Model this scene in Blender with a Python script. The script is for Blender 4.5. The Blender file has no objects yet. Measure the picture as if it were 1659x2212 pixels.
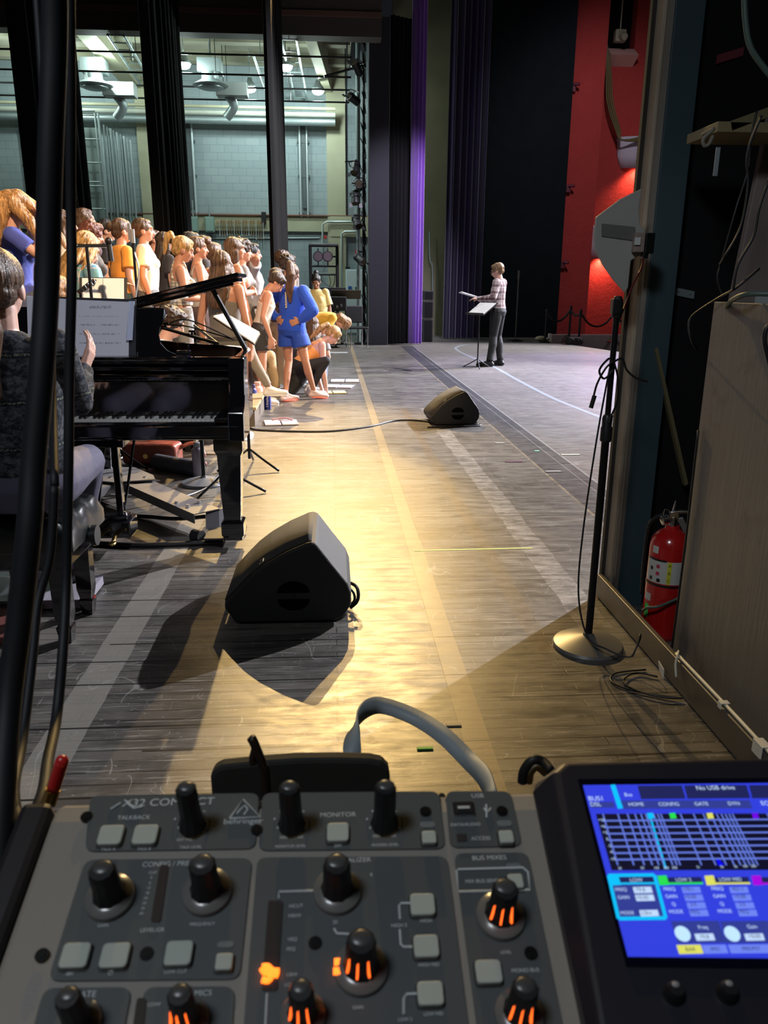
import bpy, bmesh, math, random
from mathutils import Vector, Matrix, noise
R = math.radians
random.seed(4)
scene = bpy.context.scene
COL = scene.collection
V = Vector
# ---------------------------------------------------------------- camera and its measuring helpers
F = 1661.; CX = 829.5; CY = 1106.; EYE = 1.37; PIT = R(16.3); YAW = R(-3.8); ROL = R(.35)
def ray(px, py):
    x = (px-CX)/F; y = -(py-CY)/F
    c, s = math.cos(ROL), math.sin(ROL)
    x, y = x*c-y*s, y*c+x*s
    f = math.cos(PIT)+y*math.sin(PIT); u = y*math.cos(PIT)-math.sin(PIT)
    c, s = math.cos(YAW), math.sin(YAW)
    return V((x*c-f*s, x*s+f*c, u))
O = V((0, 0, EYE))
def fz(px, py, z=0): r = ray(px, py); return O+r*((z-EYE)/r.z)
def fy(px, py, Y): r = ray(px, py); return O+r*(Y/r.y)
def fx(px, py, X): r = ray(px, py); return O+r*(X/r.x)
cam = bpy.data.cameras.new('camera'); co = bpy.data.objects.new('camera', cam); COL.objects.link(co)
co.matrix_world = Matrix.Translation(O) @ Matrix.Rotation(YAW, 4, 'Z') @ Matrix.Rotation(R(90)-PIT, 4, 'X') @ Matrix.Rotation(ROL, 4, 'Z')
cam.sensor_fit = 'VERTICAL'; cam.sensor_height = 36; cam.sensor_width = 27; cam.lens = F/2212*36
cam.clip_start = .02; cam.clip_end = 200
cam.dof.use_dof = True; cam.dof.focus_distance = 9; cam.dof.aperture_fstop = 19
scene.camera = co
# ---------------------------------------------------------------- materials
_m = {}
def mat(name, col, rough=.5, metal=0, emit=None, es=1, bump=None, var=0, vs=6, coat=0, spec=.5, sheen=0):
    if name in _m: return _m[name]
    m = bpy.data.materials.new(name); m.use_nodes = True; _m[name] = m
    nt = m.node_tree; b = nt.nodes['Principled BSDF']; L = nt.links.new
    b.inputs['Base Color'].default_value = (*col, 1); b.inputs['Roughness'].default_value = rough
    b.inputs['Metallic'].default_value = metal; b.inputs['Coat Weight'].default_value = coat
    b.inputs['Specular IOR Level'].default_value = spec; b.inputs['Sheen Weight'].default_value = sheen
    b.inputs['Coat Roughness'].default_value = .05
    if emit: b.inputs['Emission Color'].default_value = (*emit, 1); b.inputs['Emission Strength'].default_value = es
    tc = nt.nodes.new('ShaderNodeTexCoord')
    if var or not bump:
        v_ = var or .08
        n = nt.nodes.new('ShaderNodeTexNoise'); n.inputs['Scale'].default_value = vs; n.inputs['Detail'].default_value = 5
        L(tc.outputs['Object'], n.inputs['Vector'])
        mx = nt.nodes.new('ShaderNodeMix'); mx.data_type = 'RGBA'
        mx.inputs['A'].default_value = (*[c*(1-v_) for c in col], 1); mx.inputs['B'].default_value = (*[min(1, c*(1+v_)) for c in col], 1)
        L(n.outputs['Fac'], mx.inputs['Factor']); L(mx.outputs['Result'], b.inputs['Base Color'])
    if bump:
        n = nt.nodes.new('ShaderNodeTexNoise'); n.inputs['Scale'].default_value = bump[0]; n.inputs['Detail'].default_value = 4
        mp = nt.nodes.new('ShaderNodeMapping'); mp.inputs['Scale'].default_value = bump[2] if len(bump) > 2 else (1, 1, 1)
        L(tc.outputs['Object'], mp.inputs['Vector']); L(mp.outputs['Vector'], n.inputs['Vector'])
        bp = nt.nodes.new('ShaderNodeBump'); bp.inputs['Strength'].default_value = bump[1]; bp.inputs['Distance'].default_value = .01
        L(n.outputs['Fac'], bp.inputs['Height']); L(bp.outputs['Normal'], b.inputs['Normal'])
    return m
class NT:                                   # tiny node helper
    def __init__(s, name, rough=.5, spec=.5):
        s.m = bpy.data.materials.new(name); s.m.use_nodes = True; s.t = s.m.node_tree; s.b = s.t.nodes['Principled BSDF']
        s.b.inputs['Roughness'].default_value = rough; s.b.inputs['Specular IOR Level'].default_value = spec
        s.tc = s.t.nodes.new('ShaderNodeTexCoord').outputs['Object']; s.sep = None
    def L(s, a, b): s.t.links.new(a, b)
    def xyz(s, k):
        if not s.sep: s.sep = s.t.nodes.new('ShaderNodeSeparateXYZ'); s.L(s.tc, s.sep.inputs[0])
        return s.sep.outputs[k]
    def put(s, inp, v):
        if hasattr(v, 'links'): s.L(v, inp)
        else: inp.default_value = v
    def math(s, op, a, b=0, c=0):
        n = s.t.nodes.new('ShaderNodeMath'); n.operation = op
        s.put(n.inputs[0], a); s.put(n.inputs[1], b)
        if op == 'MULTIPLY_ADD': s.put(n.inputs[2], c)
        return n.outputs[0]
    def band(s, v, a, b): return s.math('MULTIPLY', s.math('GREATER_THAN', v, a), s.math('LESS_THAN', v, b))
    def noise(s, sc, scale=(1, 1, 1), det=5, rough=.6):
        mp = s.t.nodes.new('ShaderNodeMapping'); mp.inputs['Scale'].default_value = scale; s.L(s.tc, mp.inputs['Vector'])
        n = s.t.nodes.new('ShaderNodeTexNoise'); n.inputs['Scale'].default_value = sc; n.inputs['Detail'].default_value = det
        n.inputs['Roughness'].default_value = rough; s.L(mp.outputs[0], n.inputs['Vector']); return n.outputs['Fac']
    def ramp(s, f, stops):
        n = s.t.nodes.new('ShaderNodeValToRGB'); e = n.color_ramp.elements
        while len(e) < len(stops): e.new(.5)
        for i, (p, c) in enumerate(stops): e[i].position = p; e[i].color = (*c, 1) if len(c) == 3 else c
        s.L(f, n.inputs[0]); return n.outputs['Color']
    def mix(s, f, a, b, mode='MIX'):
        n = s.t.nodes.new('ShaderNodeMix'); n.data_type = 'RGBA'; n.blend_type = mode
        s.put(n.inputs['Factor'], f)
        for k, v in (('A', a), ('B', b)):
            if isinstance(v, tuple): n.inputs[k].default_value = (*v, 1)
            else: s.L(v, n.inputs[k])
        return n.outputs['Result']
    def brick(s, w, h, mort, c1, c2, cm, off=.5, rot=0, freq=2):
        mp = s.t.nodes.new('ShaderNodeMapping'); mp.inputs['Rotation'].default_value = (rot, 0, 0) if not isinstance(rot, tuple) else rot
        s.L(s.tc, mp.inputs['Vector'])
        n = s.t.nodes.new('ShaderNodeTexBrick'); n.offset = off; n.offset_frequency = freq
        n.inputs['Brick Width'].default_value = w; n.inputs['Row Height'].default_value = h; n.inputs['Mortar Size'].default_value = mort
        n.inputs['Scale'].default_value = 1; n.inputs['Mortar Smooth'].default_value = .1
        for k, c in (('Color1', c1), ('Color2', c2), ('Mortar', cm)): n.inputs[k].default_value = (*c, 1)
        s.L(mp.outputs[0], n.inputs['Vector']); return n
    def bump(s, h, st=.4, d=.01):
        n = s.t.nodes.new('ShaderNodeBump'); n.inputs['Strength'].default_value = st; n.inputs['Distance'].default_value = d
        s.L(h, n.inputs['Height']); s.L(n.outputs[0], s.b.inputs['Normal'])
    def col(s, c): s.L(c, s.b.inputs['Base Color']); return s.m
# ---------------------------------------------------------------- mesh helpers
def nb(): return bmesh.new()
def xf(bm, vs, M):
    for v in vs: v.co = M @ v.co
def box(bm, c, s, M=None):
    r = bmesh.ops.create_cube(bm, size=1)['verts']
    for v in r: v.co = V((v.co.x*s[0]+c[0], v.co.y*s[1]+c[1], v.co.z*s[2]+c[2]))
    if M is not None: xf(bm, r, M)
    return r
def box2(bm, a, b): return box(bm, [(a[i]+b[i])/2 for i in range(3)], [abs(b[i]-a[i]) for i in range(3)])
def cyl(bm, a, b, r1, r2=None, n=16):
    a, b = V(a), V(b); d = b-a
    if r2 is None: r2 = r1
    q = d.to_track_quat('Z', 'Y'); x, y = q @ V((1, 0, 0)), q @ V((0, 1, 0)); nv = bm.verts.new
    A, B = [[nv(c+(x*math.cos(2*math.pi*i/n)+y*math.sin(2*math.pi*i/n))*r) for i in range(n)] for c, r in ((a, r1), (b, r2))]
    for i in range(n): bm.faces.new((A[i], A[(i+1) % n], B[(i+1) % n], B[i]))
    bm.faces.new(A[::-1]); bm.faces.new(B); return A+B
def sph(bm, c, r, n=12, M=None):
    if not hasattr(r, '__len__'): r = (r, r, r)
    m = Matrix.Translation(V(c)) @ Matrix.Diagonal((*r, 1))
    if M is not None: m = M @ m
    N = n*2; nv = bm.verts.new; T = nv(m @ V((0, 0, 1))); B = nv(m @ V((0, 0, -1))); rings = []
    for j in range(1, n):
        a = math.pi*j/n; z, q = math.cos(a), math.sin(a); rings.append([nv(m @ V((q*math.cos(2*math.pi*i/N), q*math.sin(2*math.pi*i/N), z))) for i in range(N)])
    f = bm.faces.new
    for i in range(N):
        k = (i+1) % N; f((T, rings[0][i], rings[0][k])); f((B, rings[-1][k], rings[-1][i]))
        for A, C in zip(rings, rings[1:]): f((A[i], C[i], C[k], A[k]))
    return [T, B]+[v for g in rings for v in g]
def lathe(bm, prof, n=32, M=None, cap=True):
    rings = []
    for (r, z) in prof: rings.append([bm.verts.new((r*math.cos(2*math.pi*i/n), r*math.sin(2*math.pi*i/n), z)) for i in range(n)])
    for a, b in zip(rings, rings[1:]):
        for i in range(n): bm.faces.new((a[i], a[(i+1) % n], b[(i+1) % n], b[i]))
    if cap: bm.faces.new(rings[0][::-1]); bm.faces.new(rings[-1])
    vs = [v for r in rings for v in r]
    if M is not None: xf(bm, vs, M)
    return vs
def smoothpath(pts, k=6):
    pts = [V(p) for p in pts]; out = []
    P = [pts[0]]+pts+[pts[-1]]
    for i in range(1, len(P)-2):
        p0, p1, p2, p3 = P[i-1:i+3]
        for j in range(k):
            t = j/k
            out.append(.5*((2*p1)+(p2-p0)*t+(2*p0-5*p1+4*p2-p3)*t*t+(3*p1-p0-3*p2+p3)*t**3))
    out.append(pts[-1]); return out
def tube(bm, pts, r, n=8, smooth=6, rr=None):
    P = smoothpath(pts, smooth) if smooth else [V(p) for p in pts]
    N = len(P); rings = []; up = V((.13, .37, .92))
    for i, p in enumerate(P):
        d = (P[min(i+1, N-1)]-P[max(i-1, 0)]).normalized()
        s = d.cross(up)
        if s.length < .05: s = d.cross(V((1, 0, 0)))
        s.normalize(); u = s.cross(d).normalized(); up = u
        q = r if rr is None else r+(rr-r)*i/(N-1)
        rings.append([bm.verts.new(p+s*math.cos(2*math.pi*k/n)*q+u*math.sin(2*math.pi*k/n)*q) for k in range(n)])
    for a, b in zip(rings, rings[1:]):
        for i in range(n): bm.faces.new((a[i], a[(i+1) % n], b[(i+1) % n], b[i]))
    bm.faces.new(rings[0][::-1]); bm.faces.new(rings[-1])
def prism(bm, pts, d):                     # polygon (3-D points) pushed along d
    a = [bm.verts.new(V(p)) for p in pts]; b = [bm.verts.new(V(p)+V(d)) for p in pts]
    bm.faces.new(a[::-1]); bm.faces.new(b); n = len(a)
    for i in range(n): bm.faces.new((a[i], a[(i+1) % n], b[(i+1) % n], b[i]))
    return a+b
def quad(bm, p): return bm.faces.new([bm.verts.new(V(q)) for q in p])
def obj(name, bm, m, parent=None, smooth=False, bev=0, seg=2, origin=None):
    bmesh.ops.recalc_face_normals(bm, faces=bm.faces[:])
    me = bpy.data.meshes.new(name)
    if origin is not None:
        for v in bm.verts: v.co -= V(origin)
    bm.to_mesh(me); bm.free()
    o = bpy.data.objects.new(name, me); COL.objects.link(o)
    if m is not None: me.materials.append(m)
    if origin is not None: o.location = origin
    if parent is not None: o.parent = parent
    if smooth:
        for p in me.polygons: p.use_smooth = True
        if smooth == 'auto': me.set_sharp_from_angle(angle=R(35))
    if bev:
        b = o.modifiers.new('bevel', 'BEVEL'); b.width = bev; b.segments = seg; b.limit_method = 'ANGLE'; b.angle_limit = R(40)
    return o
def tag(o, label, cat, group=None):
    o['label'] = label; o['category'] = cat
    if group: o['group'] = group
    return o
def struct(name, bm, m, smooth=False, bev=0):
    o = obj(name, bm, m, None, smooth, bev); o['kind'] = 'structure'; return o
def thing(name, label, cat, loc=(0, 0, 0), rz=0, group=None):
    o = bpy.data.objects.new(name, None); COL.objects.link(o); o.empty_display_size = .1
    o.location = loc; o.rotation_euler = (0, 0, rz); return tag(o, label, cat, group)
def one(name, bm, m, label, cat, group=None, **k): return tag(obj(name, bm, m, None, **k), label, cat, group)
def dup(o, loc=None, rz=None, label=None, group=None, parent=None):
    c = o.copy(); COL.objects.link(c); c.parent = parent
    for ch in o.children: dup(ch, parent=c)
    if loc is not None: c.location = loc
    if rz is not None: c.rotation_euler = (0, 0, rz)
    if label: c['label'] = label
    if group: c['group'] = group
    return c
TS_ = bpy.data.scenes.new('scratch')
def baked(data, mods=()):                    # evaluate one object away from the main scene
    o = bpy.data.objects.new('tmp', data); TS_.collection.objects.link(o)
    for m in mods: m(o)
    with bpy.context.temp_override(scene=TS_, view_layer=TS_.view_layers[0]): dg = bpy.context.evaluated_depsgraph_get()
    dg.update(); me = bpy.data.meshes.new_from_object(o.evaluated_get(dg), depsgraph=dg); bpy.data.objects.remove(o); return me
def textmesh(s, size, depth=0):
    cu = bpy.data.curves.new('lettering', 'FONT'); cu.body = s; cu.size = size; cu.align_x = 'CENTER'; cu.align_y = 'CENTER'; cu.extrude = depth
    me = baked(cu); bpy.data.curves.remove(cu); return me
def addtext(bm, s, size, M, sx=1):
    me = textmesh(s, size); n0 = len(bm.verts); bm.from_mesh(me); bm.verts.ensure_lookup_table()
    D = Matrix.Diagonal((sx, 1, 1, 1))
    xf(bm, bm.verts[n0:], M @ D); bpy.data.meshes.remove(me)
# common materials
BLK = mat('black paint', (.012, .012, .013), .45)
BLKM = mat('black metal', (.01, .01, .011), .35, .3)
RUB = mat('black rubber', (.008, .008, .009), .55)
CHR = mat('chrome', (.6, .6, .62), .22, 1)
STL = mat('grey steel', (.28, .29, .3), .4, .8)
WHT = mat('white paper', (.78, .78, .8), .6)
WHP = mat('white paint', (.6, .6, .58), .5)
# ================================================================ THE ROOM
n = NT('stage floor boards', .42)
X, Y = n.xyz(0), n.xyz(1)
br = n.brick(1.7, .057, .0032, (.045, .039, .034), (.125, .109, .092), (.007, .006, .005))
pb = n.brick(2.44, 1.22, .005, (.86, .86, .86), (1.12, 1.12, 1.12), (.25, .25, .25), rot=(0, 0, R(0)))
c = n.mix(.8, br.outputs['Color'], pb.outputs['Color'], 'MULTIPLY')
big = n.noise(.9, (1, 1, 1), 4)
c = n.mix(n.ramp(big, [(.35, (0, 0, 0)), (.7, (1, 1, 1))]), c, n.mix(.55, c, (.17, .165, .16)))
blot = n.noise(5, (.6, 1.6, 1), 8, .7)
c = n.mix(n.ramp(blot, [(.46, (0, 0, 0)), (.60, (.9, .9, .9))]), c, n.mix(.65, c, (.022, .020, .018)))
apr = n.ramp(X, [(.0, (0, 0, 0)), (1, (1, 1, 1))]); apm = n.math('MULTIPLY', n.band(X, 1.93, 99), n.band(Y, 4, 99)); c = n.mix(n.math('MULTIPLY', apm, .5), c, n.mix(n.noise(22, (.15, 1.5, 1), 5, .7), (.05, .046, .048), (.26, .24, .235)))
scr = n.noise(60, (.06, 1.2, 1), 3, .7)
c = n.mix(n.ramp(scr, [(.56, (0, 0, 0)), (.70, (.7, .7, .7))]), c, (.30, .285, .26))
scr2 = n.noise(40, (1, .12, 1), 4, .8)
c = n.mix(n.ramp(scr2, [(.62, (0, 0, 0)), (.74, (.6, .6, .6))]), c, (.33, .32, .30))
def strip(a, b, colr, f, y0=-9, y1=99, wob=0):
    global c
    x_ = X
    if wob: x_ = n.math('ADD', X, n.math('MULTIPLY', n.math('SUBTRACT', n.noise(3), .5), wob))
    k = n.band(x_, a, b)
    if y0 > -9 or y1 < 99: k = n.math('MULTIPLY', k, n.band(Y, y0, y1))
    c = n.mix(n.math('MULTIPLY', k, f), c, colr)
strip(.392, .478, (.21, .16, .095), .85, wob=.012)
strip(.392, .396, (.02, .018, .015), .9); strip(.476, .480, (.015, .012, .01), .9, 4.1)
strip(-.93, -.80, (.22, .205, .18), .75, wob=.02)
strip(.78, .86, (.12, .08, .04), .45, 2.7, 9, .03)
wk = n.ramp(n.noise(7, (1, 2.5, 1), 6, .8), [(.42, (0, 0, 0)), (.6, (.7, .7, .7))])
strip(1.02, 1.16, (.33, .31, .29), wk, 2.9, 9, .05); strip(.2, .34, (.2, .18, .16), n.math('MULTIPLY', wk, .4), 5, 12, .05)
for sc_, st_, lo_, hi_, f_ in ((3.0, (1, .5, 1), .498, .502, .35), (5.5, (.4, 1.1, 1), .4985, .5015, .3), (2.2, (.9, 1.6, 1), .4992, .5008, .45)):
    k = n.math('MULTIPLY', n.band(n.noise(sc_, st_, 2, .4), lo_, hi_), n.math('GREATER_THAN', n.noise(sc_*1.7, st_, 3), .52)); c = n.mix(n.math('MULTIPLY', k, f_), c, (.34, .33, .31))
k = n.ramp(n.noise(120, (.5, 1, 1), 2, .5), [(.70, (0, 0, 0)), (.74, (.8, .8, .8))]); c = n.mix(k, c, (.36, .35, .33))
strip(1.63, 1.93, (.028, .028, .032), .85, 3, 19, .01)
strip(1.615, 1.635, (.32, .25, .14), wk, 3, 16); strip(1.92, 1.935, (.3, .3, .3), .7, 3, 18); strip(1.83, 1.838, (.25, .25, .25), .6, 3, 18)
for yy, a, b in ((2.525, -1, .0), (2.53, .0, .92), (2.85, -.9, .95), (4.13, -.55, .7), (4.06, .9, 1.6), (3.3, -1.2, .15), (5.3, -.5, 1.5), (2.1, -.6, 1.1), (6.9, -.8, 1.6), (1.72, -1, 1.15), (1.88, -.9, .38), (2.0, .5, 1.15), (2.24, -1, .39), (2.36, .5, 1.2), (2.7, -1.2, .3), (2.99, .5, 1.2), (3.12, -1.1, .39), (3.52, .5, 1.5), (3.72, -1.2, .38), (4.55, .5, 1.6), (4.8, -.5, .38), (5.05, .5, 1.6), (5.75, -.5, .38), (6.3, .5, 1.6), (7.7, -.8, 1.6), (8.6, -.5, 1.6), (10.2, .2, 1.6)):
    k = n.math('MULTIPLY', n.band(Y, yy-.0045, yy+.0045), n.band(X, a, b)); c = n.mix(n.math('MULTIPLY', k, .92), c, (.006, .005, .005))
n.col(c)
rg = n.ramp(n.noise(9, (.7, 2, 1), 6, .7), [(.3, (.30, .30, .30)), (.75, (.54, .54, .54))])
n.L(rg, n.b.inputs['Roughness'])
n.bump(n.math('ADD', n.math('MULTIPLY', br.outputs['Fac'], -.7), n.math('MULTIPLY', n.noise(30, (.2, 1.5, 1)), .35)), .35, .004)
FLOORM = n.m
bm = nb()
ee = [(-14, -3), (8, -3), (8, 9.5), (6.484, 17.04), (5.73, 20.82), (6.2, 24.2), (-14, 24.2)]
prism(bm, [(x, y, -.25) for x, y in ee], (0, 0, .25))
struct('floor', bm, FLOORM)
bm = nb(); box2(bm, (5.3, 9.0, -.9), (14, 30, -.86)); struct('floor_house', bm, mat('house carpet', (.06, .045, .05), .9))
# shop wall, far side of the wings
n = NT('painted block wall', .75, .3)
br = n.brick(.40, .20, .006, (.30, .36, .385), (.335, .395, .415), (.22, .27, .29), rot=(R(90), 0, 0))
c = n.mix(n.ramp(n.noise(1.2), [(.4, (0, 0, 0)), (.8, (.4, .4, .4))]), br.outputs['Color'], (.24, .30, .32))
n.col(c); n.bump(n.math('MULTIPLY', br.outputs['Fac'], -1), .3)
YB = 24.0
bm = nb(); box2(bm, (-14, YB, -.2), (1.6, YB+.2, 8.2)); struct('wall_back', bm, n.m)
CRM = mat('cream wall paint', (.44, .43, .30), .7, var=.12, vs=3)
n = NT('shop ceiling concrete', .85, .2)
bk = n.brick(3, 1.0, .03, (.34, .33, .26), (.30, .29, .23), (.12, .12, .1))
n.col(bk.outputs['Color'])
bm = nb(); box2(bm, (-14, 18.6, 7.2), (.55, 24.2, 7.4)); struct('ceiling_shop', bm, n.m)
bm = nb(); box2(bm, (-14.2, -3, -.2), (-14, 24.2, 12)); struct('wall_upstage', bm, mat('dark stage wall', (.03, .03, .033), .8))
DK = mat('flat black scenery', (.007, .007, .008), .85, spec=.2)
ZG = fy(500, 72, 18.2).z
bm = nb(); box2(bm, (-14, 18.2, ZG), (1.1, 18.6, 12)); struct('wall_gallery', bm, mat('dark gallery steel', (.075, .062, .055), .7))
bm = nb(); box2(bm, (-14, -3, 11.8), (9, 18.6, 12)); struct('ceiling', bm, DK)
bm = nb()
for x0, x1 in ((303, 326), (706, 746), (-260, -235)):
    box2(bm, (fy(x0, 350, YB).x, YB-.16, 0), (fy(x1, 350, YB).x, YB, 7.2))
struct('wall_column', bm, CRM)
bm = nb(); za, zb = fy(600, 500, YB).z, fy(600, 467, YB).z
box2(bm, (-14, YB-.1, za), (fy(712, 500, YB).x, YB, zb)); box2(bm, (fy(714, 500, YB).x, YB-.18, fy(740, 512, YB).z), (1.5, YB, zb))
struct('trim_1', bm, CRM)
bm = nb(); box2(bm, (-14, YB-.17, zb), (1.5, YB, zb+.03)); struct('trim_2', bm, mat('rust trim', (.22, .09, .06), .7))
bm = nb(); box2(bm, (-14, 18.15, ZG+.35), (1.1, 18.2, ZG+.45)); struct('trim_3', bm, mat('brown edge', (.14, .08, .06), .6))
# deep ceiling beams running away from us
bm = nb()
for pa, pb_ in (((168, 72), (318, 232)), ((-260, 90), (-60, 235)), ((655, 78), (700, 235))):
    a = fz(*pa, 6.6); b = fz(*pb_, 6.6); w = .42 if pa[0] < 600 else .25
    prism(bm, [(a.x, 18.7, 6.55), (a.x+w, 18.7, 6.55), (a.x+w, 18.7, 7.2), (a.x, 18.7, 7.2)], (b.x-a.x, 5.3, 0))
struct('ceiling_beam', bm, CRM)
bm = nb()
for y_ in (19.3, 20.9, 22.6): box2(bm, (-14, y_, 6.95), (.5, y_+.28, 7.2))
struct('ceiling_joist', bm, mat('olive joist', (.28, .27, .2), .8))
GAL = mat('galvanised pipe', (.36, .42, .43), .4, .5)
# pipes and conduit at the head of the wall
zz = fy(500, 246, 23.4).z
for i, (dy, dz, r, lb) in enumerate(((0, .02, .07, 'thick pale pipe along the head of the far wall'), (-.16, .14, .04, 'thin upper pipe above the thick pipe on the far wall'), (.12, -.14, .1, 'fat lower duct pipe just under the thick pipe, far wall'))):
    bm = nb(); cyl(bm, (-14, 23.4+dy, zz+dz), (fy(724, 246, 23.4).x, 23.4+dy, zz+dz), r, n=20)
    one('ceiling_pipe', bm, [mat('pale pipe', (.5, .52, .45), .45), CRM, GAL][i], lb, 'pipe', smooth='auto')
for px0, px1, y_, z_, lb in ((325, 640, 19.6, 158, 'first dark batten under the shop ceiling'), (325, 640, 20.6, 189, 'second dark batten under the shop ceiling'), (640, 760, 20.0, 170, 'short dark batten right of the third leg')):
    pass
for k, py in enumerate((118, 161, 189, 216)):
    y_ = (19.2, 19.95, 21.25, 22.0)[k]; z_ = min(fy(500, py, y_).z, 6.9)
    bm = nb(); cyl(bm, (-12, y_, z_), (.5, y_, z_), .022, n=10)
    for x in (-9, -6.4, -4.2, -2.6, -1.0, .4): cyl(bm, (x, y_, z_), (x, y_, 7.2), .008, n=6)
    one('ceiling_batten', bm, BLKM, ['nearest', 'second nearest', 'third nearest', 'farthest'][k]+' of the thin dark battens below the shop ceiling', 'pipe', smooth='auto')
# cable tray beams
def traybeam(pa, pb_, label):
    a = fz(*pa, 6.35); b = fz(*pb_, 6.35); t = thing('cable_tray', label, 'cable tray', (a+b)/2)
    c0 = (a+b)/2; d = (b-a); s = V((d.y, -d.x, 0)).normalized()*.16
    bm = nb()
    for q in (-1, 1): cyl(bm, a-c0+s*q, b-c0+s*q, .03, n=8)
    obj('rail', bm, GAL, t)
    for k in range(9):
        bm = nb(); p = a-c0+d*(k/8); cyl(bm, p-s, p+s, .015, n=6); obj('rung', bm, GAL, t)
        if k % 4 == 0: bm = nb(); cyl(bm, p, p+V((0, 0, .8)), .012, n=6); obj('hanger', bm, GAL, t)
traybeam((250, 76), (318, 185), 'bright grey tray sloping beside the cream beam, left of second leg')
traybeam((562, 118), (592, 210), 'short grey tray under the ceiling against the third leg')
traybeam((624, 85), (655, 240), 'grey tray under the ceiling right of the third leg')
def duct(px, py, y_, label):
    p = fy(px, py, y_); t = thing('air_diffuser', label, 'air vent', p)
    bm = nb(); lathe(bm, [(.36, 0), (.42, .03), (.2, .16), (.2, .3)], 28); obj('cone', bm, GAL, t, smooth='auto')
    bm = nb(); lathe(bm, [(.22, -.05), (.3, -.02), (.3, .0), (.22, .02)], 28); obj('inner_ring', bm, GAL, t, smooth='auto')
    bm = nb(); box(bm, (0, .1, .45), (.55, .5, .3)); obj('plenum_box', bm, GAL, t, bev=.01)
    bm = nb(); cyl(bm, (0, .1, .5), (0, .1, 7.2-p.z), .02); obj('hanger_rod', bm, GAL, t)
    bm = nb(); box(bm, (.45, .5, .05), (.75, .4, .3)); obj('side_box', bm, mat('grey duct', (.34, .37, .36), .5), t, bev=.01)
    bm = nb(); tube(bm, [(.3, .6, .0), (.45, .7, -.25), (.25, .8, -.5)], .11, 12); obj('elbow_duct', bm, GAL, t, smooth='auto')
duct(455, 188, 20.6, 'round ceiling air diffuser between the second and third black legs')
duct(205, 188, 20.6, 'round ceiling air diffuser right beside the first black leg')
# vertical track pairs on the wall
for k, (pt, pb_, lb) in enumerate((((50, 255), (66, 450), 'pair of pipe tracks on wall left of the first leg'), ((405, 262), (416, 470), 'pair of pipe tracks on the wall right of the second leg'), ((654, 262), (656, 470), 'pair of pipe tracks on the wall right of the third leg'))):
    x0 = fy(*pt, YB-.1).x; t = thing('wall_track', lb, 'pipe track', (x0, YB-.12, 0))
    z0, z1 = fy(*pb_, YB).z, fy(*pt, YB).z
    for q in (-.1, .1):
        bm = nb(); cyl(bm, (q, 0, z0), (q, 0, z1), .03, n=10); obj('rail', bm, mat('pale track', (.5, .56, .58), .4, .3), t, smooth='auto')
    bm = nb(); box2(bm, (-.06, .02, z0+.25), (.06, .1, z1)); obj('chain_guard', bm, mat('dark guard', (.09, .11, .12), .6), t)
    bm = nb()
    for z_ in (z0+.1, z0+1.1, z0+2): box(bm, (0, .05, z_), (.34, .08, .07))
    obj('bracket', bm, mat('dark guard', 0), t, bev=.005)
# steel shelving frame left
t = thing('steel_rack', 'tall grey steel rack of ladder frames left of the second leg', 'rack', (fy(230, 400, 22.5).x, 22.5, 0))
xr = t.location.x; zt = fy(230, 245, 22.5).z
bm = nb()
xl, xm = fy(184, 400, 22.5).x-xr, fy(219, 400, 22.5).x-xr
for x in (xl-.9, xl, xm, xm+.08): cyl(bm, (x, 0, 0), (x, 0, zt), .028, n=8)
obj('upright', bm, GAL, t, smooth='auto')
for k in range(10):
    bm = nb(); z_ = .5+k*(zt-.55)/9; cyl(bm, (xl-.9, 0, z_), (xm+.08, 0, z_), .022, n=8)
    if k % 3 == 0: cyl(bm, (xl-.9, 0, z_+.1), (xm, 0, z_+.1), .022, n=8)
    obj('rung', bm, GAL, t, smooth='auto')
bm = nb(); box2(bm, (xl-.9, .25, .1), (xm, .28, zt-.3)); obj('back_panel', bm, mat('green grey panel', (.24, .30, .29), .7), t)
bm = nb()
for k in range(13):
    x = xm+.16+k*.055+(.01 if k % 2 else 0); cyl(bm, (x, .1+.06*(k % 3), 0), (x, .1+.06*(k % 3), zt-.25-.03*k), .02 if k % 3 else .028, n=8)
obj('standing_tube', bm, GAL, t, smooth='auto')
# panels, broom rack on wall
for px, lb in ((419, 'green electrical box on the wall just right of the second leg'), (454, 'second green electrical box on the wall, nearer the brooms')):
    p = fy(px, 497, YB-.2); t = thing('electrical_box', lb, 'electrical box', p)
    bm = nb(); box(bm, (0, 0, .15), (.26, .12, .42)); obj('enclosure', bm, mat('pale green enclosure', (.22, .32, .28), .5), t, bev=.008)
    bm = nb(); box(bm, (0, -.07, .15), (.21, .02, .36)); obj('door', bm, mat('pale green door', (.25, .36, .32), .5), t, bev=.006)
    bm = nb(); cyl(bm, (0, 0, .36), (0, 0, .8), .02); obj('conduit', bm, GAL, t)
p0, p1 = fy(466, 480, YB-.25), fy(576, 483, YB-.25)
t = thing('tool_rack', 'wooden wall rail hung with a row of pipes and sticks', 'tool rack', (p0.x, p0.y, p0.z))
bm = nb(); box2(bm, (0, .02, -.03), (p1.x-p0.x, .07, .05)); obj('wooden_rail', bm, mat('pine rail', (.42, .30, .15), .6), t, bev=.004)
for k in range(19):
    x = .1+k*(p1.x-p0.x-.2)/18; l = random.uniform(.28, .42)
    bm = nb(); cyl(bm, (x, 0, -l), (x, 0, .06), .011, n=8); cyl(bm, (x-.02, 0, .06), (x+.02, 0, .06), .009, n=6); cyl(bm, (x, 0, -l-.05), (x, 0, -l), .02, .014, n=8)
    obj('stick', bm, mat('brown stick', (.22, .15, .09), .5) if k % 3 else mat('grey stick', (.4, .4, .38), .5), t, smooth='auto')
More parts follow.
